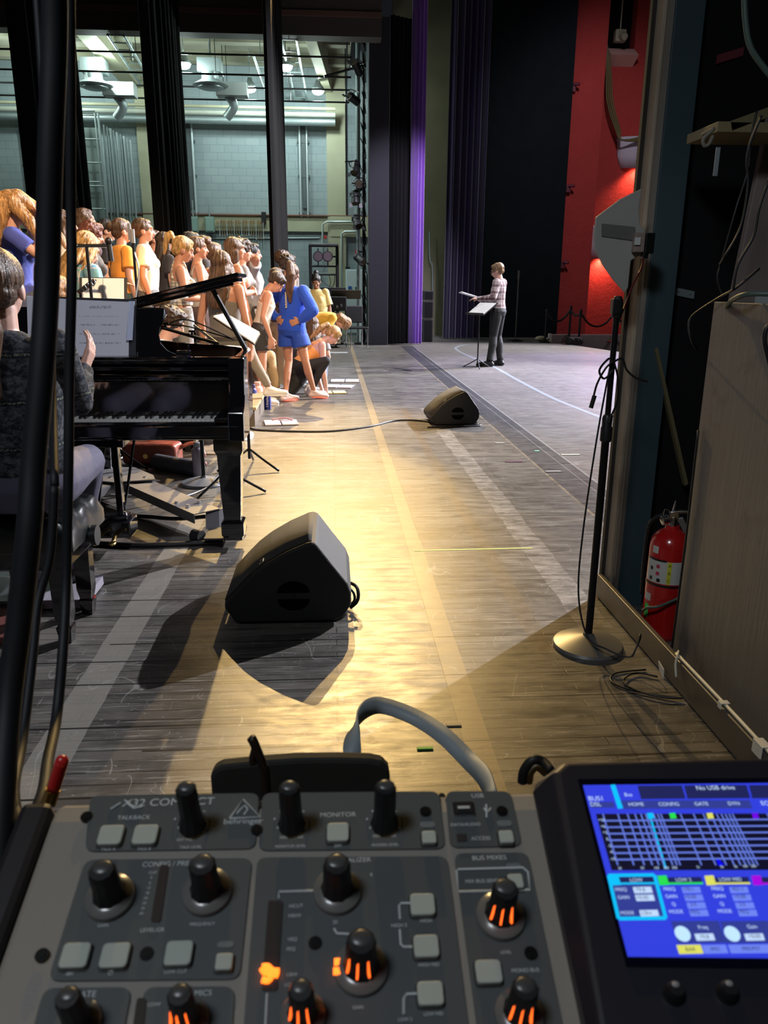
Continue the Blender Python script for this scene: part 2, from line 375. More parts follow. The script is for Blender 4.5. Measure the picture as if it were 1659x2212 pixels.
bm = nb(); p = fy(570, 470, YB-.2); box(bm, p, (.13, .12, .3)); lathe(bm, [(.03, -.0), (.05, -.05)], 12, Matrix.Translation(p+V((0, 0, -.15))))
one('wall_speaker', bm, BLK, 'small black box mounted high on the wall above the stick rack', 'speaker', bev=.01)
for pts, lb in (([(697, 560), (697, 485), (705, 479), (770, 479)], 'bent conduit pipe above the lamp frame, outer run'), ([(738, 620), (738, 505), (745, 500), (775, 500)], 'bent conduit pipe above the white door')):
    bm = nb(); tube(bm, [fy(x, y, YB-.25) for x, y in pts], .028, 8, 0); one('conduit', bm, GAL, lb, 'pipe', smooth='auto')
bm = nb(); cyl(bm, fy(330, 516, YB-.03), fy(690, 514, YB-.03), .018, n=8); one('conduit', bm, GAL, 'long level conduit low on the far wall behind heads', 'pipe')
# white door with notices
p = fy(748, 735, 23.6); q = fy(773, 582, 23.6)
t = thing('cabinet_white', 'tall pale cabinet door standing at far right of the shop wall', 'cabinet', (p.x, 23.6, 0))
t.name = 'storage_cabinet'
bm = nb(); box2(bm, (0, 0, 0), (.62, .35, q.z)); obj('carcass', bm, mat('pale cabinet', (.62, .72, .74), .5), t, bev=.01)
bm = nb(); box2(bm, (.02, -.02, .05), (.6, 0, q.z-.03)); obj('door', bm, mat('pale cabinet door', (.66, .76, .78), .5), t, bev=.004)
bm = nb(); box(bm, (.12, -.03, 1.35), (.1, .01, .08)); obj('notice', bm, mat('blue sticker', (.03, .12, .5), .5), t)
bm = nb(); box(bm, (.3, -.03, 1.33), (.06, .01, .09)); obj('notice', bm, mat('dark sticker', (.05, .12, .1), .5), t)
bm = nb(); box(bm, (.06, .1, q.z+.05), (.14, .08, .06)); obj('hinge_closer', bm, BLK, t, bev=.01)
for p_, lb, sz in (((703, 512), 'little red fire bell high on the wall above the lamp frame', .07), ((771, 545), 'red alarm box beside the lighting boom', .1)):
    p = fy(*p_, YB-.3); bm = nb(); box(bm, p, (sz, .08, sz*1.2)); cyl(bm, p+V((0, -.06, -sz*.4)), p+V((0, -.02, -sz*.4)), sz*.5, n=16); cyl(bm, p+V((0, -.02, -sz*.2)), p+V((0, .3, -sz*.2)), sz*.16, n=8); one('fire_alarm', bm, mat('alarm red', (.5, .03, .03), .4), lb, 'fire alarm', bev=.006)
# ---------------- drapes
def velour(name, col, sheen=.3):
    m = mat(name, col, .9, bump=(90, .15, (1, 1, .1)), spec=.15, sheen=sheen); return m
def drape(x0, y0, x1, y1, z0, z1, amp, n_, mat_, label, kind='side_curtain', cat='curtain', thick=.012, hem=None):
    a = V((x0, y0, 0)); b = V((x1, y1, 0)); d = b-a; L_ = d.length; nrm = V((-d.y, d.x, 0)).normalized()
    N = n_*10; rnd = random.Random(int(x0*100+y0*7)); ph = [rnd.uniform(.6, 1.4) for _ in range(n_+2)]
    bm = nb(); zs = [z0+(z1-z0)*k/5 for k in range(6)]; rows = {}
    for side in (0, 1):
        for j, z in enumerate(zs):
            row = []
            for i in range(N+1):
                t_ = i/N*n_; k = int(t_); w = math.sin(t_*2*math.pi)*amp*ph[k]*(1.12-.25*j/5)+.4*amp*math.sin(t_*5.1+j*.15)
                row.append(bm.verts.new(a+d*(i/N)+nrm*(w+side*thick)+V((0, 0, z))))
            rows[side, j] = row
    for side in (0, 1):
        for j in range(5):
            A, B = rows[side, j], rows[side, j+1]
            for i in range(N): bm.faces.new((A[i], A[i+1], B[i+1], B[i]))
    for j in range(5):
        for i in (0, N): bm.faces.new((rows[0, j][i], rows[1, j][i], rows[1, j+1][i], rows[0, j+1][i]))
    for j in (0, 5):
        for i in range(N): bm.faces.new((rows[0, j][i], rows[0, j][i+1], rows[1, j][i+1], rows[1, j][i]))
    return one(kind, bm, mat_, label, cat, smooth='auto')
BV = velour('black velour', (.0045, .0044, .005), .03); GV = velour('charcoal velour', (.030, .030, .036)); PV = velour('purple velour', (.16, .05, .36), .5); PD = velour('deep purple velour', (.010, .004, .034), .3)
drape(fy(587, 400, 14.3).x, 14.3, fy(617, 400, 18.1).x, 18.1, .02, 10, .035, 9, BV, 'slim black leg curtain hanging third from left, above the curly heads')
drape(fy(326, 300, 14.3).x, 14.3, fy(398, 300, 18.1).x, 18.1, .02, 10, .06, 9, BV, 'black leg curtain second from left, behind the white T-shirt singer')
drape(fy(58, 300, 14.3).x, 14.3, fy(178, 300, 18.1).x, 18.1, .02, 10, .09, 9, BV, 'broad black leg curtain leftmost, behind the hanging cables')
xa = fy(797, 700, 19.3).x; xb = fy(838, 700, 19.3).x
bm = nb(); box2(bm, (xa, 19.3, .0), (xb, 19.36, 7.1)); box2(bm, (xa, 19.36, .02), (xa+.02, 19.9, 7.1))
one('masking_flat', bm, GV, 'tall charcoal masking flat edge-on left of the purple curtain', 'masking panel', bev=.01)
drape(xb+.02, 19.32, xb+.52, 19.6, .02, 7.15, .03, 5, BV, 'narrow black drape between grey flat and bright purple curtain')
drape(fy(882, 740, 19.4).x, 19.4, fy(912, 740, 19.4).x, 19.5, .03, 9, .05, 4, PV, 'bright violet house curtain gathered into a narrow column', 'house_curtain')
bm = nb(); box2(bm, (1.7, 23.4, 0), (3.9, 23.6, 9)); struct('wall_side', bm, mat('olive plaster', (.20, .18, .11), .8, var=.2, vs=2))
bm = nb(); tube(bm, [fy(928, 500, 23.2), fy(929, 560, 23.2), fy(934, 575, 23.2), fy(934, 640, 23.2)], .02, 8); one('conduit', bm, GAL, 'thin conduit on the olive wall between the two purple curtains', 'pipe')
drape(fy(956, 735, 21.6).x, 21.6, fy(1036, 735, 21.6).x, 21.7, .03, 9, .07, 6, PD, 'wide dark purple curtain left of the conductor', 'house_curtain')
n = NT('black velvet backdrop', .95, .1); n.col(n.mix(n.noise(3), (.004, .006, .008), (.009, .011, .013)))
bm = nb(); box2(bm, (fy(1036, 700, 22.4).x, 22.4, 0), (6.45, 22.5, 9)); one('black_backdrop', bm, n.m, 'large plain black backdrop behind the conductor', 'curtain')
# speaker cabinet stack between purple curtains
p = fy(913, 736, 20.4); q = fy(937, 628, 20.4)
t = thing('speaker_cabinet', 'tall black speaker cabinet on the floor between the purple curtains', 'speaker', (p.x, 20.4, 0))
w = q.x-p.x; h = q.z
for a_, b_ in ((0, .45), (.47, .8), (.82, 1)):
    bm = nb(); box2(bm, (0, 0, h*a_), (w, .45, h*b_)); obj('cabinet_box', bm, mat('speaker black', (.02, .022, .026), .6), t, bev=.015)
    bm = nb(); box2(bm, (.03, -.012, h*a_+.03), (w-.03, 0, h*b_-.03)); obj('grille', bm, BLKM, t)
# ---------------- red auditorium wall
n = NT('red textured wall', .8, .2)
c = n.mix(n.noise(2.5, det=7), (.34, .036, .032), (.46, .05, .044))
c = n.mix(n.ramp(n.noise(14, det=6), [(.62, (0, 0, 0)), (.75, (.5, .5, .5))]), c, (.22, .02, .015)); n.col(c)
n.bump(n.noise(9, det=8, rough=.75), .9, .05); RED = n.m
YR = 23.0
x0, x1, x2, x3 = fy(1172, 650, YR).x, fy(1187, 650, YR).x, fy(1273, 600, YR).x, 12.
bm = nb()
prism(bm, [(x0, YR+.9, 0), (x1, YR, 0), (x1, YR+1.4, 0), (x0, YR+1.4, 0)], (0, 0, 10))
box2(bm, (x1, YR, 0), (x2, YR+1.4, 10)); struct('wall_red', bm, RED)
bm = nb(); zo0, zo1 = fy(1345, 105, YR+.9).z, 10
xo0, xo1 = fy(1316, 50, YR+.9).x, fy(1375, 50, YR+.9).x
box2(bm, (x2, YR+.9, -.9), (x3, YR+1.3, zo0)); box2(bm, (xo1, YR+.9, zo0), (x3, YR+1.3, 10)); box2(bm, (x2, YR+.9, zo0), (xo0, YR+1.3, 10))
struct('wall_red_recess', bm, RED)
bm = nb(); prism(bm, [(xo0, YR+.9, zo0), (xo0, YR+.5, zo0-.25), (xo0, YR+.9, zo0-.45)], (xo1-xo0, 0, 0)); struct('trim_4', bm, mat('pale sill', (.55, .30, .26), .7))
bm = nb(); box2(bm, (xo0-.2, YR+1.5, zo0-.2), (xo1+.3, YR+1.55, 10)); struct('wall_opening_back', bm, DK)
bm = nb(); box2(bm, (6.45, 22.9, -.9), (x0+.4, 24.3, 10)); struct('wall_return', bm, DK)
bm = nb(); p = fy(1339, 78, YR+.6); box(bm, (p.x, p.y, p.z), (.3, .2, .3)); cyl(bm, p+V((0, -.1, 0)), p+V((.05, -.3, -.1)), .09); cyl(bm, p+V((0, 0, .1)), p+V((0, 0, 2)), .02)
one('projector', bm, mat('beige lantern', (.3, .26, .18), .5), 'small pale lantern hanging in the dark opening of the red wall', 'stage light', bev=.02)
SC = mat('grey sconce plaster', (.42, .36, .42), .7)
def sconce(pxl, pyt, pxr, pyb, Y_, label, lp):
    a = fy(pxl, pyt, Y_); b = fy(pxr, pyb, Y_); w_ = (b.x-a.x)/2; h_ = a.z-b.z
    t = thing('wall_sconce', label, 'wall light', ((a.x+b.x)/2, YR+.9, b.z))
    bm = nb(); N = 18
    for k, (r0, z_) in enumerate(((.72, 0), (1, h_*.45), (1.04, h_))): pass
    prof = [(.74*w_, 0), (.95*w_, h_*.4), (w_, h_*.9), (1.05*w_, h_*.92), (1.05*w_, h_)]
    rings = []
    for r0, z_ in prof: rings.append([bm.verts.new((r0*math.cos(math.pi+math.pi*i/N), r0*.55*math.sin(math.pi+math.pi*i/N), z_)) for i in range(N+1)])
    for A, B in zip(rings, rings[1:]):
        for i in range(N): bm.faces.new((A[i], A[i+1], B[i+1], B[i]))
    o = obj('shade', bm, SC, t, smooth='auto'); s_ = o.modifiers.new('solid', 'SOLIDIFY'); s_.thickness = .03
    bm = nb(); sph(bm, (0, -.15*w_-.05, h_*.35), .09); obj('bulb', bm, mat('warm bulb', (1, .6, .4), .5, emit=(1, .45, .28), es=6), t, smooth=True)
    lt = bpy.data.lights.new('sconce_light', 'SPOT'); lt.energy = lp; lt.color = (1, .38, .22); lt.spot_size = R(120); lt.spot_blend = .8; lt.shadow_soft_size = .08
    lo = bpy.data.objects.new('sconce_light', lt); COL.objects.link(lo); lo.location = (t.location.x, YR+.9-w_*.35, b.z+.05); lo.rotation_euler = (R(12), 0, 0)
sconce(1333, 298, 1420, 366, YR+.9, 'grey half-round wall light, upper one, on the red wall', 230)
sconce(1268, 488, 1330, 560, YR+.9, 'grey half-round wall light, lower one, behind the antenna', 230)
for (px, py), lb in (((1238, 190), 'topmost'), ((1227, 408), 'middle'), ((1215, 572), 'lowest')):
    p = fy(px, py, YR-.06); bm = nb(); box(bm, p, (.12, .12, .2)); cyl(bm, p+V((0, -.05, .08)), p+V((.12, -.18, .05)), .04)
    one('wall_bracket', bm, mat('dark red bracket', (.12, .015, .03), .5), lb+' of three small dark brackets on the red wall', 'bracket', bev=.01)
# hanging cables on the red wall
bm = nb()
for k in range(4): tube(bm, [fy(1312-2*k, 60, YR+.4), fy(1310+3*k, 150, YR+.4), fy(1312+4*k, 220, YR+.4), fy(1330+3*k, 280, YR+.4), fy(1345, 303, YR+.4), fy(1400, 292+4*k, YR+.4)], .022, 6)
one('cable_bundle', bm, mat('olive cable', (.10, .07, .02), .6), 'bundle of cables draped over the upper wall light', 'cable', smooth=True)
# stanchions with rope
posts = [(1177, 735), (1228, 741), (1250, 735), (1322, 745)]
tops = [668, 660, 668, 668]
sp = []
for k, ((px, py), ty) in enumerate(zip(posts, tops)):
    p = fz(px, py) if False else fy(px, py, 20.3+.2*(k % 2)); h_ = fy(px, ty, p.y).z; sp.append((p.x, p.y, h_))
    t = thing('stanchion', ['leftmost', 'second from left', 'third from left', 'rightmost'][k]+' black rope post in front of the red wall', 'rope post', (p.x, p.y, 0 if k < 3 else 0))
    bm = nb(); lathe(bm, [(.15, 0), (.15, .02), (.03, .05)], 20); obj('base', bm, BLKM, t, smooth='auto')
    bm = nb(); cyl(bm, (0, 0, .03), (0, 0, h_-.04), .028, n=12); obj('post', bm, BLKM, t, smooth='auto')
    bm = nb(); lathe(bm, [(.035, h_-.1), (.035, h_-.03), (.02, h_)], 14); obj('cap', bm, BLKM, t, smooth='auto')
sp.append((sp[-1][0]+1.0, sp[-1][1], sp[-1][2]))
for k in range(4):
    a, b = V(sp[k]), V(sp[k+1]); a.z -= .1; b.z -= .1; m_ = (a+b)/2; L_ = (b-a).length
    bm = nb(); tube(bm, [a, a*.75+b*.25-V((0, 0, L_*.26)), m_-V((0, 0, L_*.34)), a*.25+b*.75-V((0, 0, L_*.26)), b], .025, 8)
    one('barrier_rope', bm, RUB, ['first', 'second, shortest', 'third, longest sagging', 'last, half hidden'][k]+' black barrier rope between the rope posts', 'rope', smooth=True)
p = fz(1187, 735); bm = nb(); lathe(bm, [(.05, 0), (.05, .17), (.045, .18)], 20, Matrix.Translation((p.x, p.y, 0))); one('drink_cup', bm, mat('white cup', (.55, .53, .5), .4), 'white cup on the floor at the foot of the red wall', 'cup', smooth='auto')
p = fz(1168, 737); bm = nb(); sph(bm, (p.x, p.y, .07), (.16, .12, .07)); sph(bm, (p.x+.14, p.y, .05), (.1, .1, .05)); one('cloth_bundle', bm, mat('beige bundle', (.4, .32, .22), .8, bump=(20, .6)), 'small beige bundle on the floor beside the white cup', 'bundle', smooth=True)
bm = nb(); box2(bm, (5.9, 20.9, -.9), (9, 21.3, .16)); struct('trim_5', bm, mat('pale stage lip', (.34, .25, .24), .7))
p = fz(1240, 744); bm = nb(); box(bm, (p.x, p.y, .09), (.36, .3, .18)); cyl(bm, (p.x-.1, p.y-.18, .1), (p.x-.1, p.y-.12, .1), .06); cyl(bm, (p.x+.1, p.y-.18, .1), (p.x+.1, p.y-.12, .1), .06)
one('floor_light', bm, BLK, 'low black lighting unit on the stage lip by the posts', 'stage light', bev=.02)
# distant stand in the dark, right of conductor
p = fy(1114, 722, 20.8); t = thing('microphone_stand', 'distant dark stand behind the conductor against the black backdrop', 'stand', (p.x, 20.8, 0)); h_ = fy(1114, 586, 20.8).z
bm = nb(); cyl(bm, (0, 0, .03), (0, 0, h_), .018); obj('pole', bm, mat('dim pole', (.06, .06, .05), .5), t); bm = nb(); lathe(bm, [(.22, 0), (.2, .02), (.04, .05)], 20); obj('base', bm, BLKM, t)
bm = nb(); cyl(bm, (0, 0, h_-.2), (0, 0, h_+.02), .03); obj('clutch', bm, mat('dim pole', 0), t)
# ---------------- industrial lamps over the shop
def hang(px, py, Y_, label, e):
    p = fy(px, py, Y_); t = thing('high_bay_lamp', label, 'ceiling lamp', p, group=None)
    bm = nb(); lathe(bm, [(.17, 0), (.15, .06), (.07, .16), (.05, .24)], 24, cap=False); o = obj('reflector', bm, GAL, t, smooth='auto'); s_ = o.modifiers.new('s', 'SOLIDIFY'); s_.thickness = .006
    bm = nb(); sph(bm, (0, 0, -.02), (.15, .15, .09)); obj('bulb', bm, mat('cool bulb', (1, 1, 1), .5, emit=(.82, 1, .96), es=90), t, smooth=True)
    bm = nb(); cyl(bm, (0, 0, .2), (0, 0, 7.2-p.z), .012); obj('stem', bm, GAL, t)
    lt = bpy.data.lights.new('shop_light', 'POINT'); lt.energy = e; lt.color = (.80, 1, .93); lt.shadow_soft_size = .13
    lo = bpy.data.objects.new('shop_light', lt); COL.objects.link(lo); lo.location = p+V((0, 0, -.12))
SE = 115
hang(397, 138, 20.1, 'bright shop lamp at the top right of the second leg', SE)
hang(617, 143, 20.1, 'bright shop lamp touching the right of the third leg', SE)
hang(540, 190, 22.3, 'bright shop lamp midway between second and third legs', SE)
hang(687, 195, 22.3, 'bright shop lamp nearest the lighting boom', SE)
for x, y in ((-5.2, 20.3), (-8.2, 20.3), (-7, 22.2)):
    lt = bpy.data.lights.new('shop_light', 'POINT'); lt.energy = SE; lt.color = (.80, 1, .93); lt.shadow_soft_size = .13
    lo = bpy.data.objects.new('shop_light', lt); COL.objects.link(lo); lo.location = (x, y, 6.3)
# ================================================================ RIGHT SIDE: proscenium edge, niche, plywood
BEI = mat('bare timber edge', (.42, .35, .26), .7, var=.25, vs=8, bump=(20, .3, (8, 8, .5)))
TEAL = mat('dark teal paint', (.035, .062, .075), .6, var=.25, vs=3)
bm = nb(); box2(bm, (1.232, 3.17, .0), (1.262, 3.24, 6)); struct('trim_6', bm, BEI, bev=.003)
bm = nb(); box2(bm, (1.215, 3.235, 0), (1.26, 3.262, 6)); struct('trim_7', bm, mat('dark timber strip', (.03, .025, .02), .7))
bm = nb(); box2(bm, (1.245, 3.14, .0), (1.262, 3.18, 6)); struct('trim_8', bm, mat('grey timber edge', (.22, .2, .17), .7, var=.2))
bm = nb(); box2(bm, (1.262, 3.13, 0), (1.375, 3.26, 6)); struct('pillar', bm, TEAL, bev=.003)
bm = nb(); box2(bm, (1.375, 3.2, 0), (8, 3.3, 12)); struct('wall_proscenium', bm, DK)
bm = nb(); box2(bm, (1.9, -3, 0), (2.0, 3.2, 6)); struct('wall_niche', bm, DK)
n = NT('scuffed steel kerb', .45)
c = n.mix(n.noise(5, det=7), (.05, .045, .038), (.10, .09, .078)); c = n.mix(n.ramp(n.noise(12), [(.55, (0, 0, 0)), (.7, (.8, .8, .8))]), c, (.04, .028, .02)); n.col(c)
bm = nb(); box2(bm, (1.2, -1, .008), (1.222, 3.24, .112)); one('kerb_board', bm, n.m, 'low scuffed kerb board running along the floor on the right', 'kerb', bev=.003)
bm = nb(); tube(bm, [(1.21, 2.42, .121), (1.212, 2.0, .121), (1.208, 1.6, .121), (1.21, 1.0, .121)], .006, 8)
for y in (2.38,): tube(bm, [(1.222, y+.05, .125), (1.2, y+.01, .128), (1.192, y, .10), (1.19, y-.02, .06)], .004, 6)
one('white_cord', bm, mat('off-white cord', (.62, .6, .5), .5), 'off-white cord taped along the top of the kerb board', 'cord', smooth=True)
for (px, py), s_, lb in (((1556, 1528), .022, 'small white tape tab holding the cord, nearest the extinguisher'), ((1640, 1605), .05, 'wide white tape tab on the cord near the screen')):
    p = fx(px, py, 1.2); bm = nb(); box(bm, (1.21, p.y, .127), (.03, s_, .003)); box(bm, (1.197, p.y, .122-s_*.3), (.003, s_, s_*.8)); one('tape_tab', bm, mat('white tape', (.6, .6, .55), .6), lb, 'tape', bev=.001)
for (px, py), lb in (((1424, 1427), 'twisted white tape scrap stuck on the kerb below the extinguisher'), ((1552, 1606), 'folded white tape scrap low on the kerb near the screen')):
    p = fx(px, py, 1.195); bm = nb(); prism(bm, [p, p+V((0, -.05, -.01)), p+V((0, -.055, -.045)), p+V((0, -.015, -.03))], (-.004, 0, 0)); one('tape_scrap', bm, mat('white tape', 0), lb, 'tape', bev=.001)
# plywood cabinet on the right
n = NT('worn varnished plywood', .42, .5)
g = n.noise(7, (1, 6, .35), 8, .75); c = n.mix(g, (.085, .082, .078), (.17, .165, .155))
c = n.mix(n.ramp(n.noise(5, (1, 1, 1), 6), [(.58, (0, 0, 0)), (.66, (.6, .6, .6))]), c, (.06, .055, .05)); c = n.mix(n.ramp(n.noise(45), [(.74, (0, 0, 0)), (.78, (1, 1, 1))]), c, (.015, .01, .01)); n.col(c); n.bump(g, .4)
PLY = n.m
t = thing('plywood_cabinet', 'tall worn grey plywood cabinet standing behind the kerb at right', 'cabinet', (1.27, 2.18, 0))
bm = nb(); box2(bm, (0, -.44, 0), (.02, .40, 1.33)); obj('side_panel', bm, PLY, t, bev=.002)
bm = nb(); box2(bm, (.02, .38, 0), (.5, .40, 1.33)); obj('back_panel', bm, PLY, t, bev=.002)
bm = nb(); box2(bm, (.02, -.44, .55), (.5, .38, .57)); obj('shelf', bm, PLY, t)
bm = nb(); box2(bm, (.02, -.3, 1.29), (.5, .3, 1.31)); obj('top_board', bm, PLY, t)
bm = nb(); prism(bm, [(.03, .2, 1.30), (.34, -.42, 1.30), (.36, -.41, 1.30), (.05, .22, 1.30)], (0, 0, .06)); obj('metal_angle', bm, mat('pale aluminium', (.55, .6, .6), .35, .6), t)
bm = nb(); box2(bm, (0, -.62, 0), (.02, -.45, 1.2)); one('teal_panel', bm, mat('dark blue paint', (.01, .03, .045), .5, var=.5, vs=9), 'dark blue painted panel at right edge beyond the plywood', 'panel', origin=(0, 0, 0)).location = (1.27, 2.18, 0)
bm = nb(); p = fy(1565, 655, 2.95); box2(bm, (p.x, 2.9, p.z), (p.x+.7, 2.93, p.z+.66))
o = one('wall_board', bm, mat('brown grey board', (.22, .17, .155), .7, var=.3, vs=3), 'large brownish board fixed upright above the plywood cabinet', 'board', bev=.003)
sh = o.data
for v in sh.vertices:
    if v.co.z > p.z+.3: v.co.x += .055
bm = nb(); q = fy(1535, 277, 2.75); box2(bm, (q.x, 2.7, q.z-.02), (q.x+.36, 2.93, q.z+.012)); one('wooden_shelf', bm, mat('raw pine shelf', (.19, .15, .075), .6, var=.2), 'short raw pine shelf end in the dark above the plywood', 'shelf', bev=.002)
bm = nb(); q = fy(1577, 262, 2.7); prism(bm, [q, q+V((.28, 0, .1)), q+V((.28, 0, .07)), q+V((.01, 0, -.03))], (0, .1, 0)); one('timber_offcut', bm, mat('olive timber', (.13, .11, .05), .7), 'olive timber offcut lying slantwise on the pine shelf', 'timber', bev=.002)
bm = nb(); q = fy(1520, 300, 2.68); tube(bm, [q+V((.04, .1, .03)), q+V((.03, 0, .03)), q, q+V((.005, 0, -.02)), q+V((.02, 0, -.015)), q+V((.03, 0, .01))], .006, 8); one('rope_loop', bm, mat('grey rope', (.16, .15, .12), .8), 'small loop of grey rope hanging off the pine shelf', 'rope', smooth=True)
bm = nb(); a = fy(1553, 318, 2.7); b = fy(1545, 380, 2.7); box2(bm, (a.x-.008, 2.7, b.z), (a.x+.006, 2.704, a.z)); one('metal_strip', bm, GAL, 'thin bright metal strip hanging under the pine shelf', 'strip')
bm = nb(); a = fy(1432, 622, 3.19); b = fy(1500, 636, 3.19); prism(bm, [a+V((0, 0, .012)), b+V((0, 0, .012)), b-V((0, 0, .018)), a-V((0, 0, .018))], (0, .01, 0))
for k in (.2, .5, .85): q = a.lerp(b, k); cyl(bm, q+V((0, -.004, 0)), q+V((0, .0, 0)), .004, n=8)
one('metal_bracket', bm, mat('pale bracket', (.22, .27, .27), .5, .4), 'pale perforated metal bracket jutting from the teal pillar', 'bracket')
bm = nb(); prism(bm, [fy(1415, 755, 3.12), fy(1421, 750, 3.12), fy(1487, 1045, 3.12), fy(1480, 1050, 3.12)], (0, .03, 0)); one('timber_brace', bm, mat('olive timber', 0), 'slanting timber brace in the dark behind the extinguisher', 'brace')
bm = nb(); q = fy(1548, 138, 3.19); prism(bm, [q+V((0, 0, .0)), q+V((.1, 0, .03)), q+V((.1, 0, .06)), q+V((0, 0, .03))], (0, .01, 0)); one('red_tag', bm, mat('dim red tape', (.14, .02, .03), .6), 'dim red strip of tape high in the dark niche', 'tape')
CB = mat('dark cable', (.012, .012, .013), .5)
def cable(pts, r, label, m=CB, name='cable', n=8, grp=None, cat='cable'):
    bm = nb(); tube(bm, pts, r, n); return one(name, bm, m, label, cat, grp, smooth=True)
cable([fy(1607, -20, 2.6), fy(1612, 60, 2.6), fy(1625, 110, 2.6), fy(1665, 165, 2.6)], .009, 'greenish cable curving down at the top right corner', mat('green grey cable', (.07, .11, .09), .5))
cable([fy(1635, 240, 2.62), fy(1622, 300, 2.6), fy(1615, 370, 2.6), fy(1590, 450, 2.58), fy(1560, 560, 2.6), fy(1550, 600, 2.6), fy(1562, 640, 2.6)], .0035, 'thin black cable hanging left across the brownish board edge')
cable([fy(1645, 250, 2.5), fy(1620, 310, 2.5), fy(1613, 350, 2.5), fy(1616, 400, 2.5), fy(1600, 490, 2.5), fy(1565, 555, 2.5), fy(1555, 570, 2.6)], .004, 'black cable hanging down the middle of the brownish board')
cable([fy(1664, 380, 2.4), fy(1640, 450, 2.4), fy(1628, 510, 2.4), fy(1595, 570, 2.4), fy(1584, 625, 2.4)], .004, 'black cable hanging down the right side of the brownish board')
cable([fy(1640, 580, 2.4), fy(1590, 622, 2.4), fy(1555, 642, 2.5), fy(1498, 680, 2.6), fy(1488, 705, 2.6), fy(1494, 735, 2.6), fy(1505, 755, 2.7)], .004, 'thin cable looping out left of the plywood cabinet top')
cable([fy(1665, 635, 2.25), fy(1610, 636, 2.3), fy(1580, 650, 2.4), fy(1570, 662, 2.5)], .008, 'grey green cable lying along the plywood cabinet top', mat('green grey cable', 0))
cable([fy(1668, 700, 1.95), fy(1655, 710, 1.95), fy(1652, 740, 1.95), fy(1664, 790, 1.95)], .006, 'black cable looping at far right beside the plywood top')
cable([(1.262, 2.565, .9), (1.262, 2.56, .6), (1.262, 2.56, .35), (1.262, 2.565, .05)], .004, 'thin black cable running down the plywood cabinet front edge')
# fire extinguisher
p = (1.335, 2.83, 0)
t = thing('fire_extinguisher', 'red fire extinguisher standing in the niche behind the kerb', 'fire extinguisher', p, R(-18)); t.scale = (1, 1, 1.05)
red = mat('extinguisher red', (.48, .012, .012), .22, coat=.6)
bm = nb(); lathe(bm, [(.07, 0), (.078, .012), (.079, .02), (.079, .37), (.074, .395), (.055, .42), (.03, .437), (.026, .45)], 48); obj('cylinder', bm, red, t, smooth='auto')
def wrap(z0, z1, a0, a1, r, m, nm='label_wrap'):
    bm = nb(); N = 24; A = []; B = []
    for i in range(N+1):
        a = R(a0+(a1-a0)*i/N); A.append(bm.verts.new((r*math.cos(a), r*math.sin(a), z0))); B.append(bm.verts.new((r*math.cos(a), r*math.sin(a), z1)))
    for i in range(N): bm.faces.new((A[i], A[i+1], B[i+1], B[i]))
    return bm if nm is None else obj(nm, bm, m, t, smooth=True)
wl = mat('label grey white', (.55, .56, .52), .5)
wrap(.235, .325, 195, 345, .0796, wl)
wrap(.236, .324, 262, 274, .0799, mat('label yellow', (.62, .62, .05), .5), 'yellow_stripe')
wrap(.322, .330, 195, 258, .08, BLK, 'warning_band'); wrap(.222, .231, 180, 360, .0806, BLK, 'rubber_band')
wrap(.35, .378, 212, 232, .0797, wl, 'inspection_sticker'); wrap(.155, .185, 195, 222, .0797, wl, 'inspection_sticker'); wrap(.085, .14, 200, 218, .0799, mat('green sticker', (.1, .7, .12), .5), 'green_tag')
def curvetext(s, size, ang, z, m, nm='lettering', r=.0802):
    bm = nb(); addtext(bm, s, size, Matrix.Identity(4))
    for v in bm.verts: a = R(ang)+v.co.x/r; v.co = V((r*math.cos(a), r*math.sin(a), z+v.co.y))
    return obj(nm, bm, m, t)
for s_, z in (('A', .31), ('B', .28), ('C', .25)): curvetext(s_, .017, 268, z, BLK)
for k in range(7): curvetext('----------', .009, 298, .316-k*.011, mat('faint print', (.25, .26, .25), .5), 'small_print')
for (a, z) in ((236, .302), (236, .274), (240, .248), (215, .29), (215, .25)):
    bm = wrap(z-.008, z+.006, a-5, a+5, .0799, None, None); obj('pictogram', bm, mat('label red', (.5, .03, .08), .5) if z > .26 and a > 220 else BLK, t)
bm = nb(); cyl(bm, (0, 0, .44), (0, 0, .485), .021, .017, 20); box(bm, (0, 0, .49), (.035, .03, .03)); cyl(bm, (-.02, -.01, .475), (-.045, -.02, .468), .02, .018, 16); obj('valve', bm, CHR, t, smooth='auto', bev=.002)
bm = nb(); prism(bm, [(-.02, -.012, .505), (.09, -.012, .515), (.105, -.012, .509), (.09, -.012, .503), (-.02, -.012, .495)], (0, .024, 0)); obj('carry_handle', bm, CHR, t, bev=.002)
bm = nb(); prism(bm, [(.01, -.011, .48), (.035, -.011, .483), (.082, -.011, .40), (.08, -.011, .385), (.066, -.011, .385)], (0, .022, 0)); obj('squeeze_lever', bm, mat('dull lever', (.35, .35, .36), .4, .8), t, bev=.002)
bm = nb(); cyl(bm, (0, 0, .505), (.002, 0, .545), .009, .003, 8); tube(bm, [(-.01, -.02, .5), (-.035, -.02, .515), (-.04, -.02, .49), (-.02, -.02, .48)], .0015, 6); obj('pull_pin', bm, CHR, t)
bm = nb(); tube(bm, [(-.03, 0, .49), (-.065, .01, .47), (-.088, .02, .42), (-.09, .03, .25), (-.085, .03, .15)], .008, 10); obj('hose', bm, RUB, t, smooth=True)
cable([(1.405, 2.72, .24), (1.35, 2.735, .2), (1.27, 2.735, .165), (1.235, 2.75, .155), (1.228, 2.78, .13)], .0055, 'bent grey cable crossing in front of the fire extinguisher', mat('green grey cable', 0))
